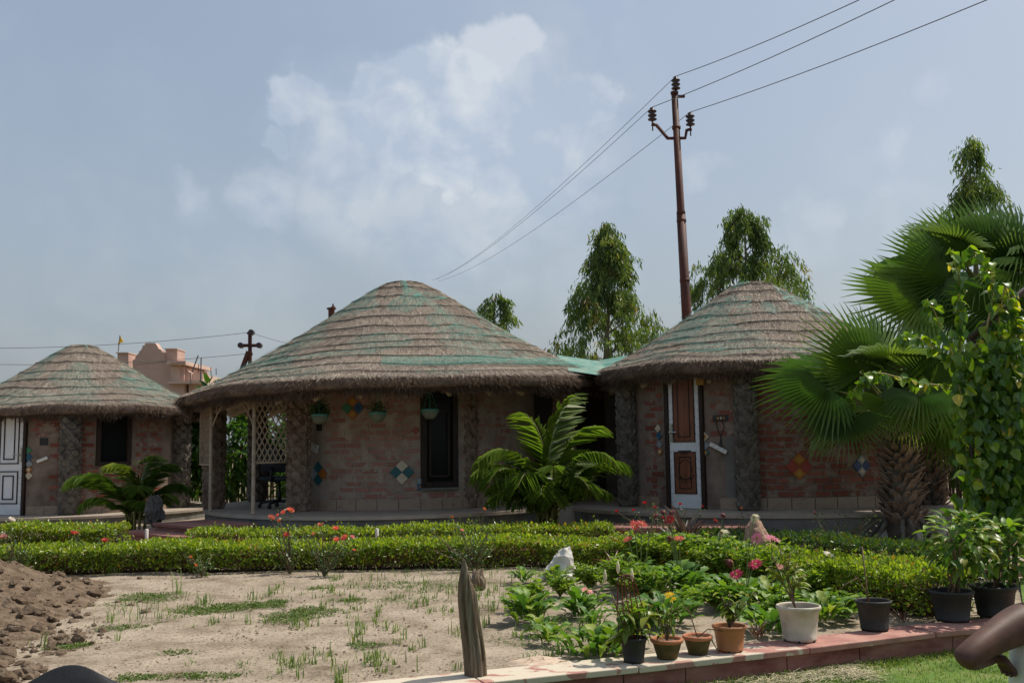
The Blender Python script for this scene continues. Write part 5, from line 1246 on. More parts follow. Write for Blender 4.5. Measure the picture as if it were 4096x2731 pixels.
m_grass = leafmat('grass_blades', [(.05, .10, .025), (.10, .18, .035), (.17, .24, .05), (.3, .28, .1)], trans=.3, rough=.5, spec=.3)
def blades(base, h, lean, w_, bend=.35):
    """three-point blades: two stacked quads each"""
    n = len(base); a = rng.uniform(0, 2 * PI, n); d = np.stack([np.cos(a), np.sin(a), np.zeros(n)], 1); s = np.stack([-np.sin(a), np.cos(a), np.zeros(n)], 1)
    h = np.broadcast_to(h, (n,))[:, None]; ln = np.abs(rng.normal(0, lean, n))[:, None]; w_ = np.broadcast_to(w_, (n,))[:, None]; z = np.array([[0, 0, 1.]])
    m = base + d * h * ln * .45 + z * h * .6; t = base + d * h * ln * (1 + bend) + z * h * (1 - .25 * ln)
    V = np.stack([base - s * w_, base + s * w_, m + s * w_ * .8, m - s * w_ * .8, t], 1).reshape(-1, 3); k = np.arange(n)[:, None] * 5
    F = [tuple(r) for r in (k + np.array([[0, 1, 2, 3]])).tolist()] + [tuple(r) for r in (k + np.array([[3, 2, 4]])).tolist()]
    return V, F
# lawn grass
n = 60000; x = rng.uniform(-.6, 4.6, n); dpt = rng.uniform(0, 1, n) ** 1.3 * 2.0; y = ledgeY(x) + .02 - dpt; keep = (y > 3.2); x, y, dpt = x[keep], y[keep], dpt[keep]
bare = np.array([mnoise.noise(Vector((a * 1.4, b * 2.2, 4.4))) for a, b in zip(x, y)]); kp = (bare < .22) | (rng.uniform(0, 1, len(x)) < .35) | (dpt < .12); x, y, dpt, bare = x[kp], y[kp], dpt[kp], bare[kp]
h = rng.uniform(.012, .03, len(x)) + .04 * np.exp(-dpt / .05) * rng.uniform(.2, 1.2, len(x)); V, F = blades(np.stack([x, y, np.full(len(x), -.128)], 1), h, .55, .0022)
tint = np.clip(rng.normal(.45, .18, len(x)) + .7 * np.clip(bare - .12, 0, .5), 0, 1); o = np_obj('lawn_grass', V, F, m_grass, None, np.repeat(tint, 5)); o['kind'] = 'stuff'; tag(o, 'short green grass of the lawn in front of the ledge', 'grass')
n = 7000; u = rng.uniform(0, 1, (n, 2)); q = np.array([3.6, 7.05]) + u[:, :1] * np.array([3.8, 1.2]) + u[:, 1:] * np.array([.85, 1.6]); V, F = blades(np.concatenate([q, np.full((n, 1), .028)], 1), rng.uniform(.02, .04, n), .5, .003)
o = np_obj('lawn_grass', V, F, m_grass, None, np.repeat(np.clip(rng.normal(.5, .15, n), 0, 1), 5)); o['kind'] = 'stuff'; tag(o, 'bright grass strip behind the black shrub pots at the right edge', 'grass')
# dry clippings raked together on the lawn
B = []
for px, py, sx, sy, n in ((835, 667, .22, .12, 900), (800, 674, .3, .08, 700), (860, 672, .12, .08, 300), (775, 680, .3, .05, 500)):
    g = G(px, py, -.1); B.append(np.stack([rng.normal(g.x, sx * .5, n), rng.normal(g.y, sy, n), rng.uniform(-.115, -.095, n)], 1))
B = np.concatenate(B); n = len(B); a = rng.uniform(0, 2 * PI, n); d = np.stack([np.cos(a), np.sin(a), rng.uniform(-.2, .3, n)], 1); V, F = strand_geo(B, B + d * rng.uniform(.02, .07, n)[:, None], np.stack([-np.sin(a), np.cos(a), rng.normal(0, .5, n)], 1), .003)
o = np_obj('dry_clippings', V, F, pmat('dry_grass', [(.38, .33, .2), (.52, .47, .32)], 30, .9), None); o['kind'] = 'stuff'; tag(o, 'dry grass clippings lying on the lawn by the ledge', 'clippings')
# weeds standing in the dry soil
B = []; H = []
def tuft(g, nb, h, sp):
    for k in range(nb): B.append((g.x + random.gauss(0, sp), g.y + random.gauss(0, sp), -.003)); H.append(h * random.uniform(.45, 1.15))
rs = random.Random(21)
CL_ = []
for k in range(78):
    r = rs.random()
    CL_.append((rs.triangular(190, 490, 430), rs.uniform(590, 682)) if r < .5 else ((rs.uniform(330, 600), rs.uniform(566, 610)) if r < .8 else (rs.uniform(485, 625), rs.uniform(590, 665))))
for k in range(380):
    px, py = rs.choice(CL_); px += rs.gauss(0, 9); py += rs.gauss(0, 3.5)
    g = G(px, py)
    if g.y < ledgeY(g.x) + .4: continue
    tuft(g, rs.randint(3, 8), rs.uniform(.04, .105), .014)
for px, py, nb, h, sp in ((177, 593, 9, .26, .025), (110, 574, 16, .12, .06), (205, 603, 26, .10, .04), (150, 620, 34, .16, .10), (125, 612, 26, .12, .14), (165, 600, 18, .11, .16), (110, 622, 16, .11, .06), (44, 645, 6, .12, .02), (31, 646, 5, .09, .03), (120, 640, 5, .08, .02), (193, 665, 8, .08, .02), (322, 608, 14, .12, .03),
                          (336, 580, 18, .09, .05), (530, 590, 40, .13, .22), (560, 585, 40, .14, .2), (505, 600, 30, .12, .2), (470, 575, 26, .12, .25), (440, 572, 40, .11, .3), (395, 578, 30, .10, .3), (380, 665, 30, .1, .1), (545, 572, 30, .12, .3), (420, 583, 40, .09, .3)):
    tuft(G(px, py), nb, h, sp)
B = np.array(B); V, F = blades(B, np.array(H), .5, .0032, .6); o = np_obj('weed_grass', V, F, m_grass, None, np.repeat(np.clip(rng.normal(.42, .2, len(B)), 0, 1), 5)); o['kind'] = 'stuff'; tag(o, 'thin grass weeds sprouting from the dry soil', 'weeds')
# creeping patches
m_creep = leafmat('creeping_weed', [(.045, .09, .015), (.09, .15, .02), (.15, .19, .035)], trans=.2, rough=.5, spec=.3)
PTS = []
for px, py, rx, ry, n in ((195, 612, .22, .16, 1500), (225, 607, .28, .13, 1700), (262, 605, .22, .10, 1200), (290, 617, .22, .12, 1200), (310, 611, .18, .12, 1100), (140, 600, .25, .20, 1300), (130, 628, .2, .1, 900), (150, 595, .3, .1, 700), (60, 648, .09, .05, 350), (80, 645, .08, .05, 250), (220, 676, .25, .06, 900), (140, 678, .15, .05, 500), (316, 589, .09, .05, 300),
                          (350, 600, .15, .05, 350), (240, 668, .12, .04, 250), (178, 653, .12, .05, 300), (365, 645, .1, .06, 350), (420, 585, .6, .2, 1400), (540, 640, .4, .2, 500), (400, 600, .4, .12, 600), (278, 601, .1, .04, 250)):
    g = G(px, py); r = np.sqrt(rng.uniform(0, 1, n)); a = rng.uniform(0, 2 * PI, n); k = 1 + .3 * np.sin(3 * a + px) + .2 * np.sin(7 * a); PTS.append(np.stack([g.x + rx * r * k * np.cos(a), g.y + ry * r * k * np.sin(a) * 1.6, rng.uniform(.0, .012, n)], 1))
PTS = np.concatenate(PTS); n = len(PTS); V, F = leaf_geo(PTS, rdir(n) * np.array([1, 1, .5]) + np.array([0, 0, .25]), rdir(n) * .4 + np.array([0, 0, 1.]), rng.uniform(.008, .02, n), rng.uniform(.003, .006, n))
o = np_obj('creeping_weeds', V, F, m_creep, None, np.repeat(np.clip(rng.beta(2, 2, n), 0, 1), 6)); o['kind'] = 'stuff'; tag(o, 'flat green creeping weeds in patches on the soil', 'weeds')

# ---- rocks, stump, post
def put_rock(name, label, me, loc, size, rz=0, rx=0, cat='rock'):
    o = link(name, me); o.location = loc; o.scale = size; o.rotation_euler = (rx, 0, rz); tag(o, label, cat); return o
m_wrock = pmat('white_quartz', [(.42, .39, .34), (.62, .6, .55), (.7, .68, .64)], 3, .7, .6, 14, coord='object', spec=.3)
m_prock = pmat('pink_granite', [(.28, .15, .10), (.42, .27, .19), (.5, .36, .28)], 4, .9, .9, 12, coord='object', bdist=.03)
m_srock = pmat('pale_river_stone', [(.34, .31, .26), (.44, .41, .36)], 2, .8, .2, 10, coord='object')
m_frock = pmat('cream_flat_stone', [(.36, .26, .18), (.5, .38, .28), (.56, .46, .36)], 3, .85, .7, 9, coord='object')
# white pointed rock
g = G(558, 577); m = MB()
rim = [(-.19, -.02, 0), (-.10, -.10, 0), (.05, -.13, 0), (.155, -.08, 0), (.17, .06, 0), (.0, .12, 0), (-.12, .09, 0)]
mid = [(-.13, -.01, .05), (-.06, -.075, .12), (.06, -.10, .14), (.14, -.05, .13), (.14, .05, .15), (.03, .09, .15), (-.07, .06, .11)]
top = [(.01, -.02, .23), (.035, -.045, .25), (.075, -.05, .275), (.11, -.02, .275), (.105, .03, .26), (.06, .045, .26), (.02, .03, .24)]
V = [tuple(Vector(v) * 1.02 + g) for v in rim + mid + top]; F = []
for r_ in (0, 7):
    for i in range(7): F += [(r_ + i, r_ + (i + 1) % 7, r_ + 7 + (i + 1) % 7), (r_ + i, r_ + 7 + (i + 1) % 7, r_ + 7 + i)]
F.append(tuple(range(14, 21))); o = m.add(V, F).build('white_rock', m_wrock, None, base=g)
md = o.modifiers.new('sub', 'SUBSURF'); md.subdivision_type = 'SIMPLE'; md.levels = 4; md.render_levels = 4
tx = bpy.data.textures.new('rock_chips', 'VORONOI'); tx.noise_scale = .07; dm = o.modifiers.new('chips', 'DISPLACE'); dm.texture = tx; dm.strength = .035; dm.mid_level = .4; tag(o, 'jagged white rock standing in the flower bed', 'rock')
put_rock('pink_rock', 'upright rounded pink granite rock among the flowers', rock_mesh('pink_rock', 3, m_prock, 4, .14, 1, 1.3, 0), Vector((P(757, 536, 9.1).x, 9.1, .22)), (.125, .12, .30), .4)
put_rock('flat_stone', 'cream flat stone lying behind the ledge, near the post', rock_mesh('flat_stone', 9, m_frock, 4, .3, .35, 1.8, 4), G(540, 669) + Vector((0, .1, .0)), (.20, .13, .11), .5)
for px, py, sx, sz_, l in ((888, 540, .10, .10, 'middle'), (914.5, 541, .10, .125, 'tallest'), (872, 537, .07, .10, 'smallest, leftmost')):
    put_rock('white_stone', l + ' of the smooth white stones at the foot of the fan palm', rock_mesh('white_stone', int(px), m_srock, 3, .10, 1, 1.1), G(px, py + 4) + Vector((0, .0, sz_ * .75)), (sx, sx, sz_), .3)
put_rock('grey_boulder', 'round grey boulder behind the white stones, right of the palm trunk', rock_mesh('grey_boulder', 77, m_srock, 3, .12, 1, 1.1), P(936, 522, 12.3) + Vector((0, 0, -.04)), (.13, .13, .17), .2)
put_rock('dark_boulder', 'dark lumpy boulder at the foot of the left feathery palm', rock_mesh('dark_boulder', 31, pmat('dark_stone', [(.06, .055, .05), (.12, .11, .10)], 4, .9, .8, 12, coord='object'), 4, .4, 1, 1.8), P(155, 512, 13.8), (.12, .12, .2), .2)
m_wood = pmat('weathered_wood', [(.09, .065, .045), (.2, .15, .10), (.28, .23, .17), (.33, .31, .27)], 5, .95, 1, 26, pos=[.3, .45, .6, .75], stretch=(7, 7, .55), bdist=.02, spec=.08)
g = G(472, 679); g.z = -.05; pst = thing('wooden_post', 'split weathered grey wooden post standing at the end of the ledge', 'post', g)
V = []; F = []; nA, nZ = 40, 46
for j in range(nZ):
    s = j / (nZ - 1); z = g.z + s * .665; cx = g.x + .02 - .045 * s + .006 * math.sin(s * 7); cy = g.y
    for i in range(nA):
        a = 2 * PI * i / nA; r = .053 * (1.08 - .22 * s) + .006 * mnoise.noise(Vector((math.cos(a) * 2.5, math.sin(a) * 2.5, s * 1.5))) + .008 * mnoise.noise(Vector((a * 5, 1.5, s * 2.2)))
        r -= .012 * max(0, math.sin(a * 9 + 2 * s)) ** 6
        zz = z
        if s > .72:
            lim = g.z + .665 - .16 * max(0, (math.cos(a - .4) * .5 + .5)) ** 1.5 - .03 * mnoise.noise(Vector((a * 3, 0, 2))); f = (s - .72) / .28
            zz = (g.z + .72 * .665) * (1 - f) + lim * f; r *= 1 - .55 * f ** 2
        V.append((cx + r * math.cos(a), cy + r * math.sin(a), zz))
for j in range(nZ - 1):
    for i in range(nA): F.append((j * nA + i, j * nA + (i + 1) % nA, (j + 1) * nA + (i + 1) % nA, (j + 1) * nA + i))
F.append(tuple((nZ - 1) * nA + i for i in range(nA)))
MB().add(V, F).build('post_shaft', m_wood, pst, True)
g = G(476.5, 588); st = thing('driftwood_stump', 'small gnarled piece of driftwood behind the wooden post', 'driftwood', g)
rs = random.Random(2); m = MB()
for k in range(9):
    b = g + Vector((rs.uniform(-.05, .05), rs.uniform(-.03, .03), 0)); m.tube([b, b + Vector((rs.uniform(-.02, .02), 0, .07)), b + Vector((rs.uniform(-.03, .03), 0, rs.uniform(.11, .17)))], [.03, .026, .012], 7)
m.build('wood_body', m_wood, st, True)
MB().tube([g + Vector((-.10, -.03, .0)), g + Vector((-.09, -.02, .05)), g + Vector((-.095, -.02, .075))], [.022, .026, .015], 8).build('wood_knob', m_wood, st, True)

# ================================================================== FLOWER BED
m_ger = leafmat('gerbera_leaf', [(.05, .12, .025), (.095, .2, .032), (.18, .29, .04)], 'object', trans=.32, rough=.5, spec=.3)
m_yel = leafmat('pale_leaf', [(.07, .15, .02), (.15, .24, .03), (.26, .31, .05)], 'object', trans=.32, rough=.5, spec=.3)
m_sred = leafmat('bronze_blade', [(.09, .05, .035), (.14, .07, .05), (.16, .10, .055)], 'object', trans=.2, rough=.4, spec=.4, tcol=(1.6, .9, .6))
m_spurp = leafmat('purple_blade', [(.05, .04, .04), (.08, .06, .055), (.09, .08, .05)], 'object', trans=.2, rough=.4, spec=.4, tcol=(1.4, 1, .8))
m_fstem = pmat('flower_stem', [(.12, .17, .05), (.2, .24, .08)], 8, .6)
LG = [leaf_mesh('leaf', .17, 1.0, 1.55, .35, 9, 'lobed', .03, k) for k in range(4)]
LY = [leaf_mesh('leaf', .22, .9, 1.5, .3, 7, 'spoon', .03, k + 9) for k in range(4)]
LB = [leaf_mesh('leaf', .055, 1.2, .9, .5, 8, 'blade', .0, k) for k in range(3)]
LB2 = [me.copy() for me in LB]; LGY = [me.copy() for me in LG]
for me in LG: me.materials.append(m_ger)
for me in LY + LGY: me.materials.append(m_yel)
for me in LB: me.materials.append(m_sred)
for me in LB2: me.materials.append(m_spurp)
def rosette(name, label, px, py, n, L, kind='ger', seed=0, sp=.07, cat='plant', pit=(-.05, .75)):
    n = int(n * 2.1); L *= .82; sp *= 1.35
    rs = random.Random(seed + int(px)); g = G(px, py); root = thing(name, label, cat, g)
    me = {'ger': LG, 'yel': LY, 'mix': LG + LGY + LY, 'red': LB, 'purp': LB2, 'gy': LGY + LG}[kind]
    for k in range(n):
        a = 2 * PI * k * .381966 + rs.uniform(-.3, .3); q = rs.random(); b = g + Vector((-math.sin(a), math.cos(a), 0)) * sp * rs.uniform(0, 1) + Vector((0, 0, .01 + L * .55 * rs.random() ** 1.5))
        put('leaf', rs.choice(me), root, b, a, pit[0] + (pit[1] - pit[0]) * q, rs.uniform(-.3, .3), L * rs.uniform(.65, 1.15))
    return root
FM = {k: leafmat(k + '_petals', [c, tuple(min(1, v * 1.25) for v in c)], 'object', trans=.25, rough=.5, spec=.2, tcol=(1.2, 1.1, 1.1)) for k, c in
      {'coral': (.62, .13, .11), 'pink': (.62, .22, .32), 'red': (.42, .02, .03), 'magenta': (.5, .04, .12), 'orange': (.62, .19, .06), 'yellow': (.72, .5, .02), 'cream': (.62, .58, .4), 'maroon': (.14, .03, .04), 'white': (.7, .66, .6), 'palepink': (.66, .33, .3), 'salmon': (.68, .20, .13)}.items()}
def daisy_mesh(c, wilt=False):
    V = []; F = []
    for ring, (n, L, up_) in enumerate(((18, 1.0, .12), (14, .72, .30))):
        for i in range(n):
            a = 2 * PI * i / n + ring * .2 + random.uniform(-.06, .06); l = L * random.uniform(.88, 1.08); dr = -.35 if wilt else up_ * random.uniform(.3, 1.4); s = (-math.sin(a) * .085, math.cos(a) * .085)
            k = len(V); ca, sa = math.cos(a), math.sin(a)
            V += [(.12 * ca, .12 * sa, .02), (l * .6 * ca + s[0], l * .6 * sa + s[1], dr * .7), (l * ca, l * sa, dr - (.5 if wilt else .05)), (l * .6 * ca - s[0], l * .6 * sa - s[1], dr * .7)]; F.append((k, k + 1, k + 2, k + 3))
    me = np_mesh('flower', V, F); me.materials.append(FM[c]); return me
DM = {}
m_disc = pmat('flower_disc', [(.35, .24, .05), (.2, .1, .04)], 60, .9)
dc = MB().lathe([(0, .10), (.12, .09), (.2, .05), (.22, 0)], (0, 0, 0), 10); DISC = np_mesh('flower_disc', dc.v, dc.f); DISC.materials.append(m_disc)
def flower(root, px, py, c, size=.042, wilt=False, tilt=.5, az=None, Y=None):
    g = getpos(root); p = P(px, py, Y if Y else g.y); key = (c, wilt)
    if key not in DM: DM[key] = daisy_mesh(c, wilt)
    mid = g.lerp(p, .55) + Vector(((p.x - g.x) * -.12, .0, .04)); b = g + Vector(((p.x - g.x) * .25, 0, .02))
    pts = [b.lerp(mid, s).lerp(mid.lerp(p, s), s) for s in np.linspace(0, 1, 9)]
    stem = MB().tube(pts, .0035, 5, False).build('flower_stem', m_fstem, root, True)
    az = random.uniform(-.9, .9) if az is None else az
    f = put('flower', DM[key], root, p, az, R(random.uniform(20, 65)) if not wilt else R(60), 0, size)
    ds = bpy.data.objects.new('flower_disc', DISC); col.objects.link(ds); ds.parent = f; ds.matrix_local = Matrix.Translation((0, 0, .02))
bed = {}
def R_(key, label, px, py, n, L, kind, sp=.07, name='gerbera_plant', **k): bed[key] = rosette(name, label, px, py, n, L, kind, len(bed), sp, **k)
R_('a', 'big pale green rosette nearest the weathered post in the bed', 528, 622, 34, .22, 'gy', .10)
R_('b', 'green rosette with one pale pink bloom, left of the pots', 582, 618, 26, .21, 'ger', .08)
R_('c', 'small yellowing rosette below the big pale one', 541, 634, 14, .13, 'mix', .05)
R_('d', 'small yellow green rosette just behind the cream flat stone', 551, 645, 16, .14, 'mix', .05)
R_('e', 'sparse dark rosette between the pink bloom and the black wire pot', 594, 628, 13, .15, 'ger', .05)
R_('f', 'low spreading yellow green plant right behind the capstones', 597, 655, 34, .17, 'mix', .16)
R_('f2', 'low plant with pale leaves tucked behind the black wire pot', 618, 650, 22, .17, 'mix', .10)
R_('g', 'dense dark rosette with yellow flowers behind the clay pots', 664, 625, 44, .22, 'ger', .14)
R_('h1', 'tall clump of dark leaves carrying the coral gerberas', 640, 590, 36, .24, 'ger', .14)
R_('h2', 'dark leafy clump under the purple spiky plant', 682, 592, 40, .24, 'ger', .15)
R_('h3', 'pale green clump left of the coral gerbera stems', 612, 585, 22, .18, 'mix', .12)
R_('h4', 'shaded clump just left of the pink granite rock', 712, 578, 34, .24, 'ger', .14)
R_('i1', 'lush green clump with magenta and red blooms', 742, 605, 44, .24, 'ger', .15)
R_('i2', 'bright lush clump behind the white pot', 772, 612, 42, .23, 'gy', .15)
R_('i3', 'leafy clump on the ledge side between orange and white pots', 768, 632, 36, .19, 'ger', .12)
R_('j', 'small rosette on bare soil behind the clay pots', 708, 602, 18, .16, 'ger', .07)
R_('k', 'small dark rosette near the white rock', 523, 583, 16, .15, 'ger', .06)
R_('l', 'yellow green clump in front of the white rock', 555, 580, 14, .14, 'yel', .06)
R_('m', 'large leafy clump right of the white pot', 826, 622, 40, .20, 'gy', .13)
R_('n', 'clump with two white daisies by the curving hedge', 815, 600, 26, .20, 'ger', .12)
R_('o', 'yellow leaved plant beside the magenta blooms', 758, 585, 20, .17, 'yel', .08, name='bedding_plant')
R_('p', 'reddish coleus seedling between the orange and white pots', 758, 641, 14, .13, 'red', .03, name='coleus_plant', pit=(-.1, .3))
R_('q', 'red leaved seedling behind the two black pots', 903, 624, 12, .11, 'red', .03, name='coleus_plant', pit=(-.1, .3))
R_('r', 'purple strap-leaved spiky plant behind the gerberas', 686, 562, 26, .52, 'purp', .04, name='spiky_plant', pit=(.05, .45))
R_('s', 'bronze strap-leaved plant right of the white rock', 630, 568, 18, .36, 'red', .04, name='spiky_plant', pit=(-.25, .3))
R_('s2', 'low bronze strap-leaved plant near the white rock base', 612, 574, 10, .26, 'red', .04, name='spiky_plant', pit=(-.4, .1))
for k, px, py, c, s, w_ in (('h1', 634.5, 525, 'coral', .05, 0), ('h1', 642, 523.5, 'coral', .05, 0), ('h1', 628, 538.7, 'coral', .042, 0), ('h2', 678.7, 538, 'coral', .045, 0), ('h2', 669.7, 519, 'red', .045, 0), ('h2', 671, 511, 'maroon', .03, 1), ('h1', 654, 514.5, 'maroon', .03, 1), ('h2', 664, 511, 'maroon', .03, 1), ('h2', 671, 537, 'maroon', .035, 1), ('b', 587, 590.5, 'palepink', .048, 0),
                     ('g', 670.5, 596, 'yellow', .042, 0), ('g', 653.5, 608, 'yellow', .034, 0), ('h4', 721.5, 532, 'cream', .055, 1), ('h4', 749, 534.5, 'cream', .05, 1), ('i1', 757, 537.6, 'pink', .048, 0), ('i2', 772, 538, 'pink', .055, 0), ('i1', 755.4, 563.6, 'magenta', .055, 0), ('i1', 736, 574, 'magenta', .052, 0), ('i1', 738, 586, 'orange', .045, 0), ('i1', 732, 561, 'maroon', .04, 1),
                     ('h4', 741.6, 550, 'maroon', .035, 1), ('h4', 724, 514, 'maroon', .03, 1), ('i1', 754, 516, 'cream', .035, 1), ('n', 829, 554, 'white', .045, 0), ('n', 836, 562, 'white', .052, 0), ('n', 808, 564, 'pink', .05, 1), ('h3', 615, 574, 'coral', .035, 0), ('i2', 780, 566, 'palepink', .03, 0)):
    flower(bed[k], px, py, c, s * 1.2, bool(w_))
# leafy bushes filling the bed
def bush(label, px, py, w_, h, n, ls, seed, mat=None, wl=.28):
    rs2 = np.random.default_rng(seed); g = G(px, py); root = thing('bedding_bush', label, 'plant', g, 'leafy bushes of the flower bed'); st = MB(); B = []; D = []
    for k in range(max(8, n // 16)):
        a = rs2.uniform(0, 2 * PI); e = g + Vector((w_ * math.cos(a) * rs2.uniform(.2, 1), w_ * .8 * math.sin(a) * rs2.uniform(.2, 1), h * rs2.uniform(.45, 1))); mid = g.lerp(e, .5) + Vector((0, 0, .04))
        pts = [g.lerp(mid, s).lerp(mid.lerp(e, s), s) for s in np.linspace(0, 1, 6)]; st.tube(pts, [.005, .005, .004, .004, .003, .002], 4, False)
        for j in range(16): s = rs2.uniform(.3, 1); q = g.lerp(mid, s).lerp(mid.lerp(e, s), s); B.append(tuple(q)); aa = j * 2.4 + a; D.append((math.cos(aa), math.sin(aa), rs2.uniform(.1, .9)))
    st.build('stems', m_fstem, root, True); B = np.array(B) + rs2.normal(0, .012, (len(B), 3)); D = unit(np.array(D) + rs2.normal(0, .25, (len(D), 3))); n = len(B); L = ls * rs2.uniform(.6, 1.25, n)
    V, F = leaf_geo(B, D, unit(rs2.normal(0, .35, (n, 3)) + np.array([0, 0, 1.])), L, L * wl, .3, .3); np_obj('foliage', V, F, mat or m_bush, root, np.repeat(np.clip(rs2.beta(2, 2, n), 0, 1), 6))
m_bush = leafmat('bedding_leaves', [(.05, .12, .02), (.105, .2, .03), (.19, .29, .04), (.32, .36, .06)], trans=.38, rough=.48, spec=.35)
m_bushy = leafmat('yellow_bedding_leaves', [(.09, .17, .02), (.17, .27, .03), (.28, .34, .05)], trans=.34, rough=.48, spec=.35)
for i, (px, py, w_, h, n, ls, y_, l) in enumerate(((652, 574, .30, .26, 500, .085, 0, 'leafy bush below the coral gerberas, at the hedge'), (695, 578, .30, .26, 520, .085, 0, 'leafy bush below the purple spiky plant'), (622, 596, .22, .22, 380, .07, 1, 'light green bush left of the coral gerberas'),
        (650, 602, .24, .22, 420, .08, 0, 'dark bush behind the yellow flowers'), (735, 585, .28, .27, 520, .085, 0, 'bush full of magenta blooms near the pink rock'), (765, 595, .25, .27, 480, .08, 1, 'yellow green bush behind the cream pot'), (778, 622, .16, .18, 320, .065, 0, 'low bush just left of the cream pot'),
        (690, 614, .16, .14, 260, .065, 0, 'small bush behind the little clay pot'), (806, 606, .2, .2, 360, .075, 1, 'bush right of the cream pot, under the white daisies'), (845, 617, .16, .13, 260, .06, 0, 'low bush behind the black pot with sticks'), (635, 632, .14, .15, 260, .06, 1, 'bush behind the black wire pot'),
        (560, 596, .16, .13, 240, .06, 0, 'small weedy bush in front of the white rock'), (590, 590, .18, .14, 260, .06, 1, 'pale weedy bush between white rock and gerberas'), (718, 610, .16, .16, 300, .065, 0, 'bush left of the orange pot'), (528, 612, .15, .17, 300, .075, 1, 'yellow green bush among the big pale rosette'))):
    bush(l, px, py, w_ * 1.05, h * (1.55 if py < 600 else 1.25), int(n * 1.8), ls * .78, 300 + i, m_bushy if y_ else m_bush)
# lily buds in the clump left of the wire pot
for px, py, k in ((618, 566, 'h3'), (605, 575, 'h3'), (632, 574, 'h1')):
    p = P(px, py, 7.4); MB().tube([p + Vector((0, 0, -.05)), p + Vector((0, 0, -.02)), p + Vector((0, 0, .01)), p + Vector((0, 0, .045))], [.005, .014, .012, .002], 8).build('bud', FM['cream'], bed[k], True)

# ---- rose bushes
m_rleaf = leafmat('rose_leaves', [(.025, .06, .022), (.05, .10, .035), (.09, .15, .045), (.2, .17, .05)], trans=.25, rough=.42, spec=.4)
def rose_mesh(c):
    V = []; F = []
    for ring, (n, r, h, op) in enumerate(((3, .35, .95, .1), (4, .55, .9, .3), (5, .8, .8, .6), (6, 1.0, .55, .95))):
        for i in range(n):
            a = 2 * PI * i / n + ring * .7; w_ = PI / n * 1.15; k = len(V)
            for q in (-1, -.4, .4, 1): V.append((r * .35 * math.cos(a + q * w_), r * .35 * math.sin(a + q * w_), 0))
            for q in (-1, -.4, .4, 1): V.append((r * math.cos(a + q * w_ * .85), r * math.sin(a + q * w_ * .85), h * (1 if abs(q) < .5 else .82)))
            F += [(k, k + 1, k + 5, k + 4), (k + 1, k + 2, k + 6, k + 5), (k + 2, k + 3, k + 7, k + 6)]
    me = np_mesh('bloom', V, F); me.materials.append(FM[c]); return me
RM = {c: rose_mesh(c) for c in ('salmon', 'coral', 'palepink', 'white', 'red', 'orange')}
def rosebush(label, px, py, blooms, nst, w_, h, nleaf, seed, ls=.034):
    rs = random.Random(seed); g = G(px, py); root = thing('rose_bush', label, 'rose bush', g, 'rose bushes'); m = MB(); tips = []
    tg = [P(b[0], b[1], g.y + rs.uniform(-.12, .12)) for b in blooms]
    ends = list(tg) + [g + Vector((rs.gauss(0, w_), rs.gauss(0, w_ * .6), h * rs.uniform(.4, 1))) for _ in range(nst)]
    B = []
    for e in ends:
        mid = g.lerp(e, .5) + Vector((rs.uniform(-.04, .04), rs.uniform(-.04, .04), .03)); pts = [g.lerp(mid, s).lerp(mid.lerp(e, s), s) for s in np.linspace(0, 1, 8)]
        m.tube(pts, [.007, .006, .006, .005, .005, .004, .003, .0025], 5, False)
        for k in range(max(6, nleaf // len(ends))):
            q = pts[min(7, int(rs.uniform(.25, 1.0) * 8))]; B.append((q.x + rs.gauss(0, .035), q.y + rs.gauss(0, .035), max(.03, q.z + rs.gauss(0, .03))))
    m.build('stems', pmat('rose_stem', [(.09, .10, .04), (.16, .10, .06)], 9, .7) if 'rose_stem' not in bpy.data.materials else bpy.data.materials['rose_stem'], root, True)
    B = np.array(B); n = len(B); L = ls * rng.uniform(.6, 1.2, n); V, F = leaf_geo(B, rdir(n) + np.array([0, 0, -.1]), rdir(n) * .6 + np.array([0, 0, 1.]), L, L * .30, .2, .15)
    np_obj('foliage', V, F, m_rleaf, root, np.repeat(np.clip(rng.beta(2, 2.4, n), 0, 1), 6))
    for (bx, by, c, s), p in zip(blooms, tg): put('bloom', RM[c], root, p, rs.uniform(0, 6), R(rs.uniform(10, 50)), 0, s)
rosebush('tall rose bush with a cluster of coral roses above the long hedge', 290, 574, [(271, 518, 'salmon', .036), (278, 515, 'salmon', .02), (280, 520.5, 'salmon', .028), (284, 512.5, 'salmon', .03), (290, 511, 'salmon', .04), (287, 535, 'coral', .034)], 5, .10, .45, 190, 1)
rosebush('rose bush with several coral roses, right of the tallest rose cluster', 324, 576, [(321, 525, 'salmon', .033), (336, 529, 'salmon', .034), (336.6, 540, 'salmon', .032), (345, 538, 'salmon', .036), (352, 537, 'palepink', .026), (314, 534, 'salmon', .022), (354, 550, 'salmon', .02)], 9, .16, .38, 300, 2)
rosebush('spindly rose bush with one pink rose before the hedge at left', 96, 572, [(105, 541, 'coral', .036), (72, 532.6, 'coral', .028), (76, 533, 'coral', .026)], 7, .13, .42, 200, 3)
rosebush('small rose bush with orange buds in front of the hedge', 202, 576, [(190.5, 557, 'orange', .02), (195, 565, 'orange', .02)], 7, .11, .22, 150, 4)
rosebush('rose bush with pale roses at the left edge beside the soil heap', 14, 578, [(11, 520, 'white', .036), (4, 538, 'palepink', .045)], 8, .14, .45, 220, 5)
rosebush('straggly rose bush with small red blooms before the right hut steps', 668, 552, [(645, 503, 'red', .03), (634, 510, 'red', .024), (655, 507, 'red', .022), (680, 504, 'red', .022), (702, 506, 'red', .02), (715, 521, 'red', .03), (617, 511, 'red', .022), (663, 518, 'red', .024)], 16, .35, .55, 430, 6)
rosebush('bare twiggy rose bush in front of the long hedge, left of the white rock', 476, 572, [(462, 530, 'palepink', .018)], 16, .22, .5, 330, 7)
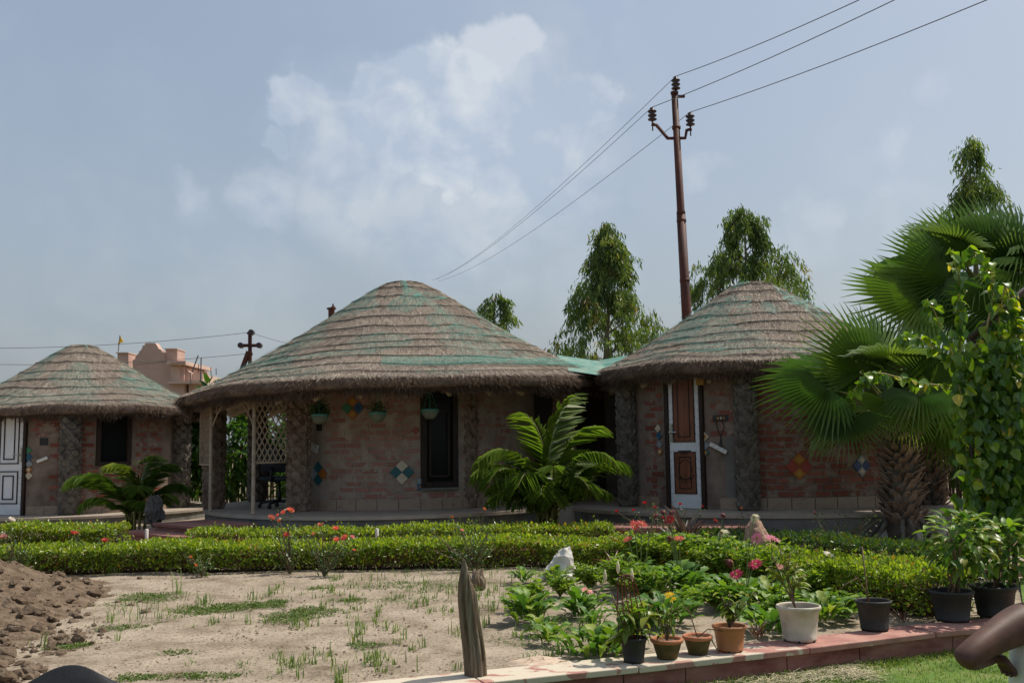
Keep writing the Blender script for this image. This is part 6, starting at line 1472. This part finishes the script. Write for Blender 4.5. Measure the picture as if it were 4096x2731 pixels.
rosebush('yellow tipped rose shoots rising by the central palm', 480, 560, [(484, 509, 'orange', .022), (452, 517, 'orange', .02)], 6, .12, .5, 150, 8)
rosebush('dim rose bush under the plinth of the right hut', 838, 552, [(815, 512, 'palepink', .02)], 14, .35, .42, 300, 9)
rosebush('faint rose bush beside the curved hedge and pink rock', 735, 556, [(742, 508, 'orange', .02)], 8, .16, .4, 150, 10)
# ================================================================== POTTED PLANTS ON THE LEDGE
ZL = .022
m_pblack = pmat('black_pot_plastic', [(.018, .018, .018), (.035, .033, .03)], 9, .55, .15, 60, spec=.35)
m_pblack_rust = pmat('stained_black_pot', [(.018, .018, .017), (.035, .03, .026), (.11, .04, .018)], 7, .55, .15, 60, pos=[.35, .58, .72], spec=.35)
m_pwhite = pmat('cream_pot_plastic', [(.36, .31, .23), (.52, .47, .38), (.6, .55, .46)], 7, .5, .08, 40, spec=.35)
m_porange = pmat('orange_pot_plastic', [(.33, .13, .05), (.4, .17, .07)], 5, .5, .08, 40, spec=.35)
m_terra = pmat('terracotta_rim', [(.36, .13, .06), (.46, .19, .10)], 12, .85, .5, 60)
m_moss = pmat('mossy_terracotta', [(.05, .045, .015), (.11, .085, .03), (.2, .09, .045)], 11, .95, .6, 60, pos=[.35, .55, .72])
m_psoil = pmat('potting_soil', [(.11, .075, .05), (.2, .145, .10)], 30, .95, .8, 80)
def pot(name, label, px0, px1, rim_y, base_y, taper, mat, rimmat=None, style='plastic'):
    pc = (px0 + px1) / 2; g = G(pc, base_y - 2.0, ZL); Y = g.y; w_ = (px1 - px0) * Y / 1000 * .99; r = w_ / 2
    # the base pixel is the front of the foot, so step back by the foot's radius
    g.y += r * taper * .75; g.x *= g.y / Y; Y = g.y; w_ = (px1 - px0) * Y / 1000 * .985; r = w_ / 2
    top = P(pc, rim_y, Y).z; h = top - ZL; g.z = ZL
    root = thing(name, label, 'potted plant', g, 'potted plants on the ledge'); b = r * taper
    if style == 'plastic':
        prof = [(0, .004), (b * .97, .004), (b, .012), (b * 1.01, h * .10), (b * .985, h * .115), (b + (r * .9 - b) * .8, h * .78), (r * .90, h * .80), (r * .915, h * .885), (r * .92, h * .90)]
        rim = [(r * .915, h * .888), (r * .975, h * .895), (r, h * .93), (r * .99, h * .985), (r * .95, h), (r * .90, h * .985), (r * .885, h * .94), (r * .86, h * .78)]
    else:
        prof = [(0, .002), (b, .002), (b * 1.05, h * .05), (r * .84, h * .70), (r * .87, h * .79)]
        rim = [(r * .86, h * .775), (r * .95, h * .80), (r, h * .88), (r * .985, h * .96), (r * .92, h), (r * .84, h * .985), (r * .80, h * .93), (r * .76, h * .75)]
    MB().lathe(prof, g, 36).build('pot_body', mat, root, True)
    MB().lathe(rim, g, 36).build('pot_rim', rimmat or mat, root, True)
    if style == 'plastic':
        for k in range(6):
            a = 2 * PI * (k + .2) / 6; MB().tube([g + Vector((math.cos(a) * b * .9, math.sin(a) * b * .9, .006)), g + Vector((math.cos(a) * b * 1.012, math.sin(a) * b * 1.012, .006))], r * .06, 8).build('drain_hole', m_black, root)
    so_ = MB().lathe([(r * .88 if style == 'plastic' else r * .78, h * .82), (r * .5, h * .845), (0, h * .85)], g, 24).build('potting_soil', m_psoil, root, True)
    return root, g, r, h
m_pleaf = leafmat('glossy_pot_leaf', [(.05, .12, .02), (.10, .2, .028), (.18, .28, .035)], 'object', trans=.36, rough=.45, spec=.35)
m_pyel = leafmat('olive_pot_leaf', [(.10, .14, .02), (.16, .2, .03), (.25, .25, .04)], 'object', trans=.32, rough=.38, spec=.4)
LP = [leaf_mesh('leaf', .19, .25, .9, .25, 7, 'ovate', .01, k) for k in range(3)]; LPY = [me.copy() for me in LP]; LPL = [leaf_mesh('leaf', .13, .3, .9, .3, 7, 'lance', .01, k + 5) for k in range(3)]
for me in LP: me.materials.append(m_pleaf)
for me in LPY + LPL: me.materials.append(m_pyel)
m_redwire = pmat('dark_red_wire', [(.13, .015, .02), (.2, .025, .03)], 9, .4)
m_pstem = pmat('brown_stem', [(.12, .075, .045), (.22, .15, .09)], 20, .85)
def leafy(root, stem_pts, n, L, meshes, rs, s0=.3, spread=.02, pit=(-.9, .4)):
    for k in range(n):
        s = s0 + (1 - s0) * rs.random(); f = s * (len(stem_pts) - 1); i = min(len(stem_pts) - 2, int(f)); p = Vector(stem_pts[i]).lerp(Vector(stem_pts[i + 1]), f - i) + Vector((rs.gauss(0, spread), rs.gauss(0, spread), rs.gauss(0, spread)))
        put('leaf', rs.choice(meshes), root, p, rs.uniform(0, 2 * PI), rs.uniform(*pit), rs.uniform(-.4, .4), L * rs.uniform(.6, 1.15))
rs = random.Random(31)
# 1 black pot with a red wire hoop
r_, g, r, h = pot('potted_plant', 'black pot with a red wire hoop and long drooping leaves', 620, 648, 636, 665, .73, m_pblack_rust)
for dx in (-.05, .0, .04):
    a = g + Vector((dx - .03, -.02, h * .8)); t = P(625 + dx * 60, 575, g.y); b = g + Vector((dx + .06, .03, h * .8)); q = [a, a.lerp(t, .6) + Vector((-.02, 0, 0)), t + Vector((-.02, 0, -.01)), t + Vector((.01, 0, .008)), t + Vector((.035, 0, -.02)), b.lerp(t, .5) + Vector((.02, 0, 0)), b]
    pts = []
    for i in range(len(q) - 1):
        for s in np.linspace(0, 1, 5)[:-1]: pts.append(q[i].lerp(q[i + 1], s))
    MB().tube(pts + [q[-1]], .0032, 5).build('wire_hoop', m_redwire, r_, True)
for dx, tx in ((-.02, 612), (.02, 640), (0, 628), (.03, 650), (-.01, 622)):
    b = g + Vector((dx, 0, h * .8)); t = P(tx, 600 + rs.uniform(-6, 14), g.y); pts = [b.lerp(t, s) for s in np.linspace(0, 1, 6)]; MB().tube(pts, .004, 5).build('stem', m_pstem, r_, True); leafy(r_, pts, 13, .115, LP + LPY, rs, .25, .012)
put('leaf', LPY[0], r_, g + Vector((-.02, -.02, h * 1.1)), R(95), -.15, 0, .17)
# 2 and 3 clay pots
r_, g, r, h = pot('potted_plant', 'wide mossy clay pot with orange rim and a small trailing plant', 651, 684, 637, 661, .58, m_moss, m_terra, 'clay')
for tx, ty in ((655, 605), (662, 600), (672, 605), (680, 610), (668, 612), (657, 618)):
    b = g + Vector((0, 0, h * .85)); t = P(tx, ty, g.y); m_ = b.lerp(t, .5) + Vector((0, 0, .03)); pts = [b.lerp(m_, s).lerp(m_.lerp(t, s), s) for s in np.linspace(0, 1, 7)]; MB().tube(pts, .0028, 4).build('stem', m_pstem, r_, True); leafy(r_, pts, 12, .045, LP + LPY, rs, .2, .012, (-1.3, .2))
r_, g, r, h = pot('potted_plant', 'small brown mossy clay pot with one bent bare vine', 683, 713, 634, 656.5, .6, m_moss, m_terra, 'clay')
b = g + Vector((0, 0, h * .85))
for pts2 in ([(698, 632), (690, 612), (682, 604), (672, 612)], [(698, 632), (708, 628), (722, 630)], [(699, 633), (712, 640), (719, 652), (718, 655)]):
    pts = [b] + [P(a, c, g.y) for a, c in pts2[1:]]; MB().tube(pts, .0034, 5).build('bare_vine', m_pstem, r_, True)
for a, c in ((708, 636), (712, 638), (710, 642), (684, 602), (687, 596), (682, 598), (690, 594), (680, 604)): put('leaf', rs.choice(LP), r_, P(a, c, g.y - .02), rs.uniform(0, 6), -.6, 0, .05)
# 4 orange plastic pot
r_, g, r, h = pot('potted_plant', 'orange plastic pot with a young drooping green plant', 713, 747.5, 624, 654, .74, m_porange)
for tx, ty in ((722, 596), (730, 592), (740, 600), (728, 605), (748, 594), (756, 592)):
    b = g + Vector((0, 0, h * .85)); t = P(tx, ty, g.y); m_ = b.lerp(t, .55) + Vector((0, 0, .03)); pts = [b.lerp(m_, s).lerp(m_.lerp(t, s), s) for s in np.linspace(0, 1, 7)]; MB().tube(pts, .004, 5).build('stem', m_pstem, r_, True); leafy(r_, pts, 9, .085, LP + LPY, rs, .35, .012, (-1.4, .0))
# 5 cream pot
r_, g, r, h = pot('potted_plant', 'big cream plastic pot with a thin olive-leaved shrub', 778, 822, 604, 644, .74, m_pwhite)
for tx, ty in ((772, 555), (780, 548), (790, 553), (768, 566), (798, 562), (806, 574), (785, 560), (776, 572), (800, 585)):
    b = g + Vector((-.015, 0, h * .85)); m_ = P(787 + rs.uniform(-4, 3), 582, g.y); t = P(tx, ty, g.y + rs.uniform(-.06, .06)); pts = [b.lerp(m_, s).lerp(m_.lerp(t, s), s) for s in np.linspace(0, 1, 7)]; MB().tube(pts, .0036, 5).build('stem', m_pstem, r_, True); leafy(r_, pts, 11, .085, LPL, rs, .5, .012, (-.5, .9))
# 6 black pot, bare sticks
r_, g, r, h = pot('potted_plant', 'black pot with bare sticks, between cream pot and leafy shrubs', 857, 892.5, 599, 633, .76, m_pblack)
b = g + Vector((-.01, 0, h * .85))
for pts2 in ([(862, 546), (868, 602)], [(861, 583), (866, 592), (870, 601)], [(838, 590), (848, 582), (858, 577), (861, 583)], [(866, 577), (867, 590), (869, 600)]): MB().tube([P(a, c, g.y) for a, c in pts2], .005 if pts2[0][1] == 546 else .0035, 5).build('stick', m_pstem, r_, True)
leafy(r_, [P(850, 580, g.y), P(864, 574, g.y), P(880, 572, g.y)], 5, .045, LP, rs, 0, .01)
# 7, 8 black pots with bushes
for px0, px1, ry, by, lab_, cx0, cy0, wx, wy, n, ps in ((931, 974.5, 589, 624, 'black pot with a dense leafy shrub, left of the last pot', 960, 538, .215, .20, 240, ((948, 575), (956, 560), (963, 572))), (973, 1018, 584, 619.5, 'rightmost black pot with a leafy shrub above the crouching person', 1006, 548, .19, .18, 220, ((1000, 560), (1008, 570)))):
    r_, g, r, h = pot('potted_plant', lab_, px0, px1, ry, by, .74, m_pblack)
    for a, c in ps + ((cx0, cy0 + 6), (cx0 - 8, cy0)): MB().tube([g + Vector((rs.uniform(-.05, .05), rs.uniform(-.04, .04), h * .82)), P(a, c, g.y + rs.uniform(-.04, .04)), P(cx0 + rs.uniform(-14, 14), cy0 - 8, g.y)], [.008, .007, .003], 6).build('stem', m_pstem, r_, True)
    C = P(cx0, cy0, g.y)
    for k in range(n):
        v = Vector((rs.gauss(0, 1), rs.gauss(0, 1), rs.gauss(0, 1))).normalized() * rs.uniform(.55, 1.0); p = C + Vector((v.x * wx, v.y * wx, v.z * wy))
        a = math.atan2(-v.x, v.y) + rs.gauss(0, .6); put('leaf', rs.choice(LP + LP + LPY), r_, p, a, v.z * .7 - .1 + rs.gauss(0, .3), rs.uniform(-.4, .4), rs.uniform(.075, .125))
    for k in range(14): put('leaf', rs.choice(LP), r_, P(rs.uniform(px0, px1), rs.uniform(566, 582), g.y + rs.uniform(-.08, .05)), rs.uniform(0, 6), -.5, 0, .07)

# ================================================================== HANGING BASKETS, OFFICE CHAIR
m_basket = pmat('teal_basket_plastic', [(.05, .19, .16), (.08, .25, .21)], 6, .5)
m_basket2 = pmat('cream_basket_liner', [(.12, .13, .09), (.17, .175, .12)], 8, .7)
m_dimleaf = leafmat('basket_leaves', [(.02, .06, .015), (.06, .12, .025)], trans=.3)
for px, py, pl_, lab_ in ((320, 414.5, 60, 'teal hanging basket with trailing plant, nearest the lattice porch'), (377.5, 412.5, 25, 'teal hanging basket in the middle of the brick wall'), (430, 409.5, 6, 'nearly empty teal hanging basket in front of the dark window')):
    c = P(px, py, 13.35); bk = thing('hanging_basket', lab_, 'basket', c, 'hanging baskets under the eave'); r = .115
    MB().lathe([(0, -.12), (.05, -.118), (.085, -.085), (.10, -.05), (r * .95, 0)], c, 20).build('basket_bowl', m_basket2, bk, True)
    MB().lathe([(r * .93, -.012), (r * 1.02, -.008), (r * 1.05, .008), (r * .98, .014), (r * .9, .0)], c, 20).build('basket_rim', m_basket, bk, True)
    for k in range(12):
        a = 2 * PI * k / 12; MB().tube([c + Vector((r * .98 * math.cos(a), r * .98 * math.sin(a), 0)), c + Vector((.105 * math.cos(a), .105 * math.sin(a), -.05))], .005, 4).build('basket_rib', m_basket, bk)
    m = MB(); tp = c + Vector((0, 0, .28))
    for k in range(3): a = 2 * PI * k / 3 + .6; m.tube([c + Vector((r * math.cos(a), r * math.sin(a), 0)), tp], .0035, 4)
    m.tube([tp, tp + Vector((0, 0, .25))], .0035, 4); m.build('hanger_cord', m_basket, bk)
    n = pl_ * 5; q = rdir(n) * rng.uniform(.2, 1, (n, 1)) * np.array([.15, .12, .12]) + np.array([0, 0, .08]); V, F = leaf_geo(np.array(c) + q, rdir(n) + np.array([0, 0, -.3]), rdir(n) + np.array([0, 0, 1.]), .045, .013); np_obj('basket_foliage', V, F, m_dimleaf, bk, np.repeat(rng.uniform(0, 1, n), 6))
m_chair = pmat('dark_teal_vinyl', [(.012, .022, .026), (.022, .034, .04)], 6, .5, .1, 60)
def office_chair(label, base, rz, back_top, m_chair=m_chair):
    root = thing('office_chair', label, 'chair', base); b = Vector(base); Q = Matrix.Rotation(rz, 3, 'Z'); T = lambda x, y, z: b + Q @ Vector((x, y, z))
    for k in range(5):
        a = 2 * PI * k / 5 + .3; MB().tube([T(0, 0, .10), T(.15 * math.cos(a), .15 * math.sin(a), .095), T(.29 * math.cos(a), .29 * math.sin(a), .07)], [.028, .022, .018], 6).build('base_leg', m_black, root, True)
        MB().tube([T(.29 * math.cos(a) - .02, .29 * math.sin(a), .028), T(.29 * math.cos(a) + .02, .29 * math.sin(a), .028)], .028, 12).build('caster', m_black, root)
    MB().tube([T(0, 0, .09), T(0, 0, .24), T(0, 0, .25), T(0, 0, .40)], [.03, .03, .018, .018], 10).build('column', m_black, root, True)
    s = MB(); s.box(T(0, 0, .43), (.46, .44, .07), rz); s.build('seat', m_chair, root, bevel=.03)
    V = []; F = []; nu, nv = 13, 9          # padded, rounded backrest
    for side in (0, 1):
        for j in range(nv):
            for i in range(nu):
                u = i / (nu - 1) * 2 - 1; v = j / (nv - 1); wd = .22 * (1 - .10 * v) * math.sqrt(max(0.0, 1 - max(0, (v - .62) / .38) ** 2.6 * .80)); th = .045 * (1 - abs(u) ** 3) * (1 - abs(2 * v - 1) ** 4)
                zz = .52 + (back_top - .52) * v - (.035 * u * u if v > .8 else 0); V.append(T(u * wd, .20 + .07 * v - .05 * (1 - u * u) * 0 + .05 * u * u * -.6 + (th if side else -th), zz))
    def ix(s_, j, i): return s_ * nu * nv + j * nu + i
    for s_ in (0, 1):
        for j in range(nv - 1):
            for i in range(nu - 1): f = (ix(s_, j, i), ix(s_, j, i + 1), ix(s_, j + 1, i + 1), ix(s_, j + 1, i)); F.append(f if s_ == 0 else f[::-1])
    for i in range(nu - 1): F += [(ix(0, 0, i + 1), ix(0, 0, i), ix(1, 0, i), ix(1, 0, i + 1)), (ix(0, nv - 1, i), ix(0, nv - 1, i + 1), ix(1, nv - 1, i + 1), ix(1, nv - 1, i))]
    for j in range(nv - 1): F += [(ix(0, j, 0), ix(0, j + 1, 0), ix(1, j + 1, 0), ix(1, j, 0)), (ix(0, j + 1, nu - 1), ix(0, j, nu - 1), ix(1, j, nu - 1), ix(1, j + 1, nu - 1))]
    o = MB().add(V, F).build('backrest', m_chair, root, True); sb = o.modifiers.new('smooth', 'SUBSURF'); sb.levels = 2; sb.render_levels = 2
    MB().tube([T(0, .05, .39), T(0, .24, .40), T(0, .26, .60)], .02, 6).build('back_bracket', m_black, root, True)
    for sx in (-1, 1): MB().tube([T(sx * .23, .12, .43), T(sx * .27, .14, .55), T(sx * .27, .12, .65), T(sx * .27, -.05, .665), T(sx * .27, -.13, .62), T(sx * .25, -.13, .45)], .02, 8).build('armrest', m_black, root, True)
g = G(274, 508, ZF); office_chair('dark office chair on castors inside the open porch', (g.x + .02, g.y + .25, ZF), R(165), .92)
q = P(86, 672, 2.55); office_chair('black chair back showing its rounded top at the bottom left edge', (q.x - .02, q.y - .22, -.125), R(8), q.z + .125 + .012, pmat('black_vinyl', [(.008, .008, .009), (.014, .014, .015)], 30, .42, .12, 150, spec=.35))
ob = bpy.data.objects

# ================================================================== MARKER POST AND HEDGE STAKES
m_stake = pmat('white_stake', [(.5, .48, .42), (.6, .58, .52)], 8, .8)
for px, py, h, l in ((146.5, 541, .33, 'thin white stake at the end of the short left hedge'), (377, 543, .30, 'grey stake poking out of the low middle hedge')):
    g = G(px, py); g = P(px, py, 11.45); g.z = 0; tag(MB().tube([g, g + Vector((0, 0, h)), g + Vector((0, 0, h + .005))], [.02, .02, .012], 8).build('garden_stake', m_stake, None, True, base=g), l, 'stake')

# ================================================================== PERSON (squatting, back to the camera, cut by the right edge)
m_skin = pmat('brown_skin', [(.06, .026, .017), (.085, .04, .026), (.11, .055, .036)], 14, .55, .25, 220, spec=.3, bdist=.002)
m_vest = pmat('white_vest_cloth', [(.56, .56, .5), (.64, .64, .58)], 6, .9, .25, 60, spec=.1, stretch=(1, 1, .3))
m_cloth = pmat('grey_trousers', [(.10, .10, .11), (.14, .14, .15)], 6, .9, .2, 40)
m_hair = pmat('black_hair', [(.01, .009, .008), (.02, .017, .015)], 60, .6, .4, 120)
YPn = 3.3
sh = P(1008, 622, YPn); el = P(961, 658, YPn - .12); wr = P(990, 658, YPn + .0)
cx = sh.x + .185; LZ = -.125
person = thing('person', 'person in a white vest crouching with one elbow out at the right edge', 'person', (cx, YPn + .1, LZ))
def skin(name, verts, edges, rad, mat, root_i=0, sub=2):
    me = bpy.data.meshes.new(name); org = getpos(person); me.from_pydata([tuple(Vector(v) - org) for v in verts], edges, []); o = link(name, me, person, mat)
    md = o.modifiers.new('skin', 'SKIN'); md.use_smooth_shade = True; md.branch_smoothing = .6
    for i, r in enumerate(rad): me.skin_vertices[0].data[i].radius = r if hasattr(r, '__len__') else (r, r)
    me.skin_vertices[0].data[root_i].use_root = True
    s = o.modifiers.new('sub', 'SUBSURF'); s.levels = sub; s.render_levels = sub; return o
S2 = Vector((cx + .21, YPn + .02, sh.z)); hipz = LZ + .24
V = [(cx, YPn + .02, hipz), (cx, YPn - .0, hipz + .18), (cx, YPn + .02, sh.z - .12), (cx, YPn + .05, sh.z + .02), (cx + .04, YPn + .08, sh.z + .10), (cx + .08, YPn + .13, sh.z + .20), (cx + .09, YPn + .15, sh.z + .30)]
E_ = [(0, 1), (1, 2), (2, 3), (3, 4), (4, 5), (5, 6)]; Rr = [(.165, .165), (.16, .16), (.168, .168), (.105, .105), (.052, .052), (.08, .095), (.06, .07)]
def chain(start, pts, rads):
    k = start
    for p, r in zip(pts, rads): V.append(tuple(p)); Rr.append(r); E_.append((k, len(V) - 1)); k = len(V) - 1
    return k
# left arm (elbow out, hand back at the waist)
sh_c = sh + Vector((.015, 0, -.012))
k = chain(3, [sh_c, sh_c.lerp(el, .35), sh_c.lerp(el, .7), el, el.lerp(wr, .3) , el.lerp(wr, .75), wr], [.066, .053, .044, .036, .041, .030, .023])
palm = wr + Vector((.026, .0, .012)); pk = chain(k, [palm, palm + Vector((.022, .005, -.02))], [(.032, .02), (.033, .019)])
for i in range(4):
    a = palm + Vector((.03 - .006 * i, -.018 + .014 * i, -.03)); chain(pk, [a, a + Vector((.012, -.004, -.022)), a + Vector((.004, -.016, -.036 + .004 * abs(i - 1.5)))], [.0095, .009, .0075])
chain(pk - 1, [palm + Vector((.005, -.03, -.012)), palm + Vector((.02, -.042, -.028))], [.011, .009])
# right arm resting forward on the knee
s2 = S2 + Vector((-.015, 0, -.015)); e2 = s2 + Vector((.06, .14, -.22)); w2 = e2 + Vector((-.06, .22, .02))
k = chain(3, [s2, s2.lerp(e2, .4), e2, e2.lerp(w2, .4), w2], [.056, .046, .037, .034, .023]); pk = chain(k, [w2 + Vector((-.01, .05, -.01))], [(.032, .018)])
for i in range(4):
    a = w2 + Vector((-.035 + .018 * i, .085, -.015)); chain(pk, [a, a + Vector((0, .03, -.012))], [.009, .0075])
chain(pk, [w2 + Vector((-.05, .045, -.01)), w2 + Vector((-.06, .07, -.015))], [.010, .008])
# legs folded, feet flat
for sx in (-1, 1):
    hp_ = Vector((cx + sx * .10, YPn + .06, hipz)); kn = Vector((cx + .14 + sx * .12, YPn + .36, LZ + .40)); an_ = Vector((cx + .1 + sx * .12, YPn + .16, LZ + .09)); to = Vector((cx + .14 + sx * .14, YPn + .36, LZ + .035))
    k = chain(0, [hp_, hp_.lerp(kn, .5), kn, kn.lerp(an_, .4), an_, to], [.10, .085, .062, .058, .042, (.042, .03)])
body = skin('body', V, E_, Rr, m_skin)
# vest over the torso
vm = MB(); NR_ = 28; VV = []; FF = []
prof_ = [(hipz - .10, .225, .17, .02), (hipz + .05, .215, .155, .0), (hipz + .18, .205, .15, -.0), (hipz + .30, .20, .148, .01), (sh.z - .10, .188, .14, .02), (sh.z - .03, .165, .115, .035), (sh.z + .025, .125, .085, .05), (sh.z + .05, .105, .07, .055)]
for (z_, a_, b_, oy) in prof_:
    for q in range(NR_):
        t_ = 2 * PI * q / NR_; f_ = 1 + .012 * math.sin(t_ * 9 + z_ * 25) + .008 * math.sin(t_ * 17 - z_ * 40); VV.append((cx + .018 + a_ * f_ * math.cos(t_), YPn + oy + b_ * f_ * math.sin(t_), z_))
for i_ in range(len(prof_) - 1):
    for q in range(NR_): FF.append((i_ * NR_ + q, i_ * NR_ + (q + 1) % NR_, (i_ + 1) * NR_ + (q + 1) % NR_, (i_ + 1) * NR_ + q))
vm.add(VV, FF); vo = vm.build('vest', m_vest, person, True); sb_ = vo.modifiers.new('sub', 'SUBSURF'); sb_.levels = 2; sb_.render_levels = 2
for sx in (-1, 1):
    hp_ = Vector((cx + sx * .10, YPn + .06, hipz)); kn = Vector((cx + .14 + sx * .12, YPn + .36, LZ + .40)); an_ = Vector((cx + .1 + sx * .12, YPn + .18, LZ + .14))
    skin('trouser_leg', [hp_ + Vector((-sx * .03, -.03, 0)), hp_, hp_.lerp(kn, .5), kn, kn.lerp(an_, .5), an_], [(0, 1), (1, 2), (2, 3), (3, 4), (4, 5)], [.12, .115, .098, .075, .07, .06], m_cloth)
hr = MB(); hc = Vector((cx + .08, YPn + .125, sh.z + .245)); hr.lathe([(.0, .115), (.05, .105), (.085, .07), (.102, .01), (.098, -.05), (.085, -.085)], hc, 20); hr.build('hair', m_hair, person, True)
for sx in (-1, 1): MB().tube([Vector((cx + .08 + sx * .092, YPn + .13, sh.z + .20)), Vector((cx + .08 + sx * .106, YPn + .125, sh.z + .225)), Vector((cx + .08 + sx * .098, YPn + .13, sh.z + .255))], [.012, .018, .01], 8).build('ear', m_skin, person, True)
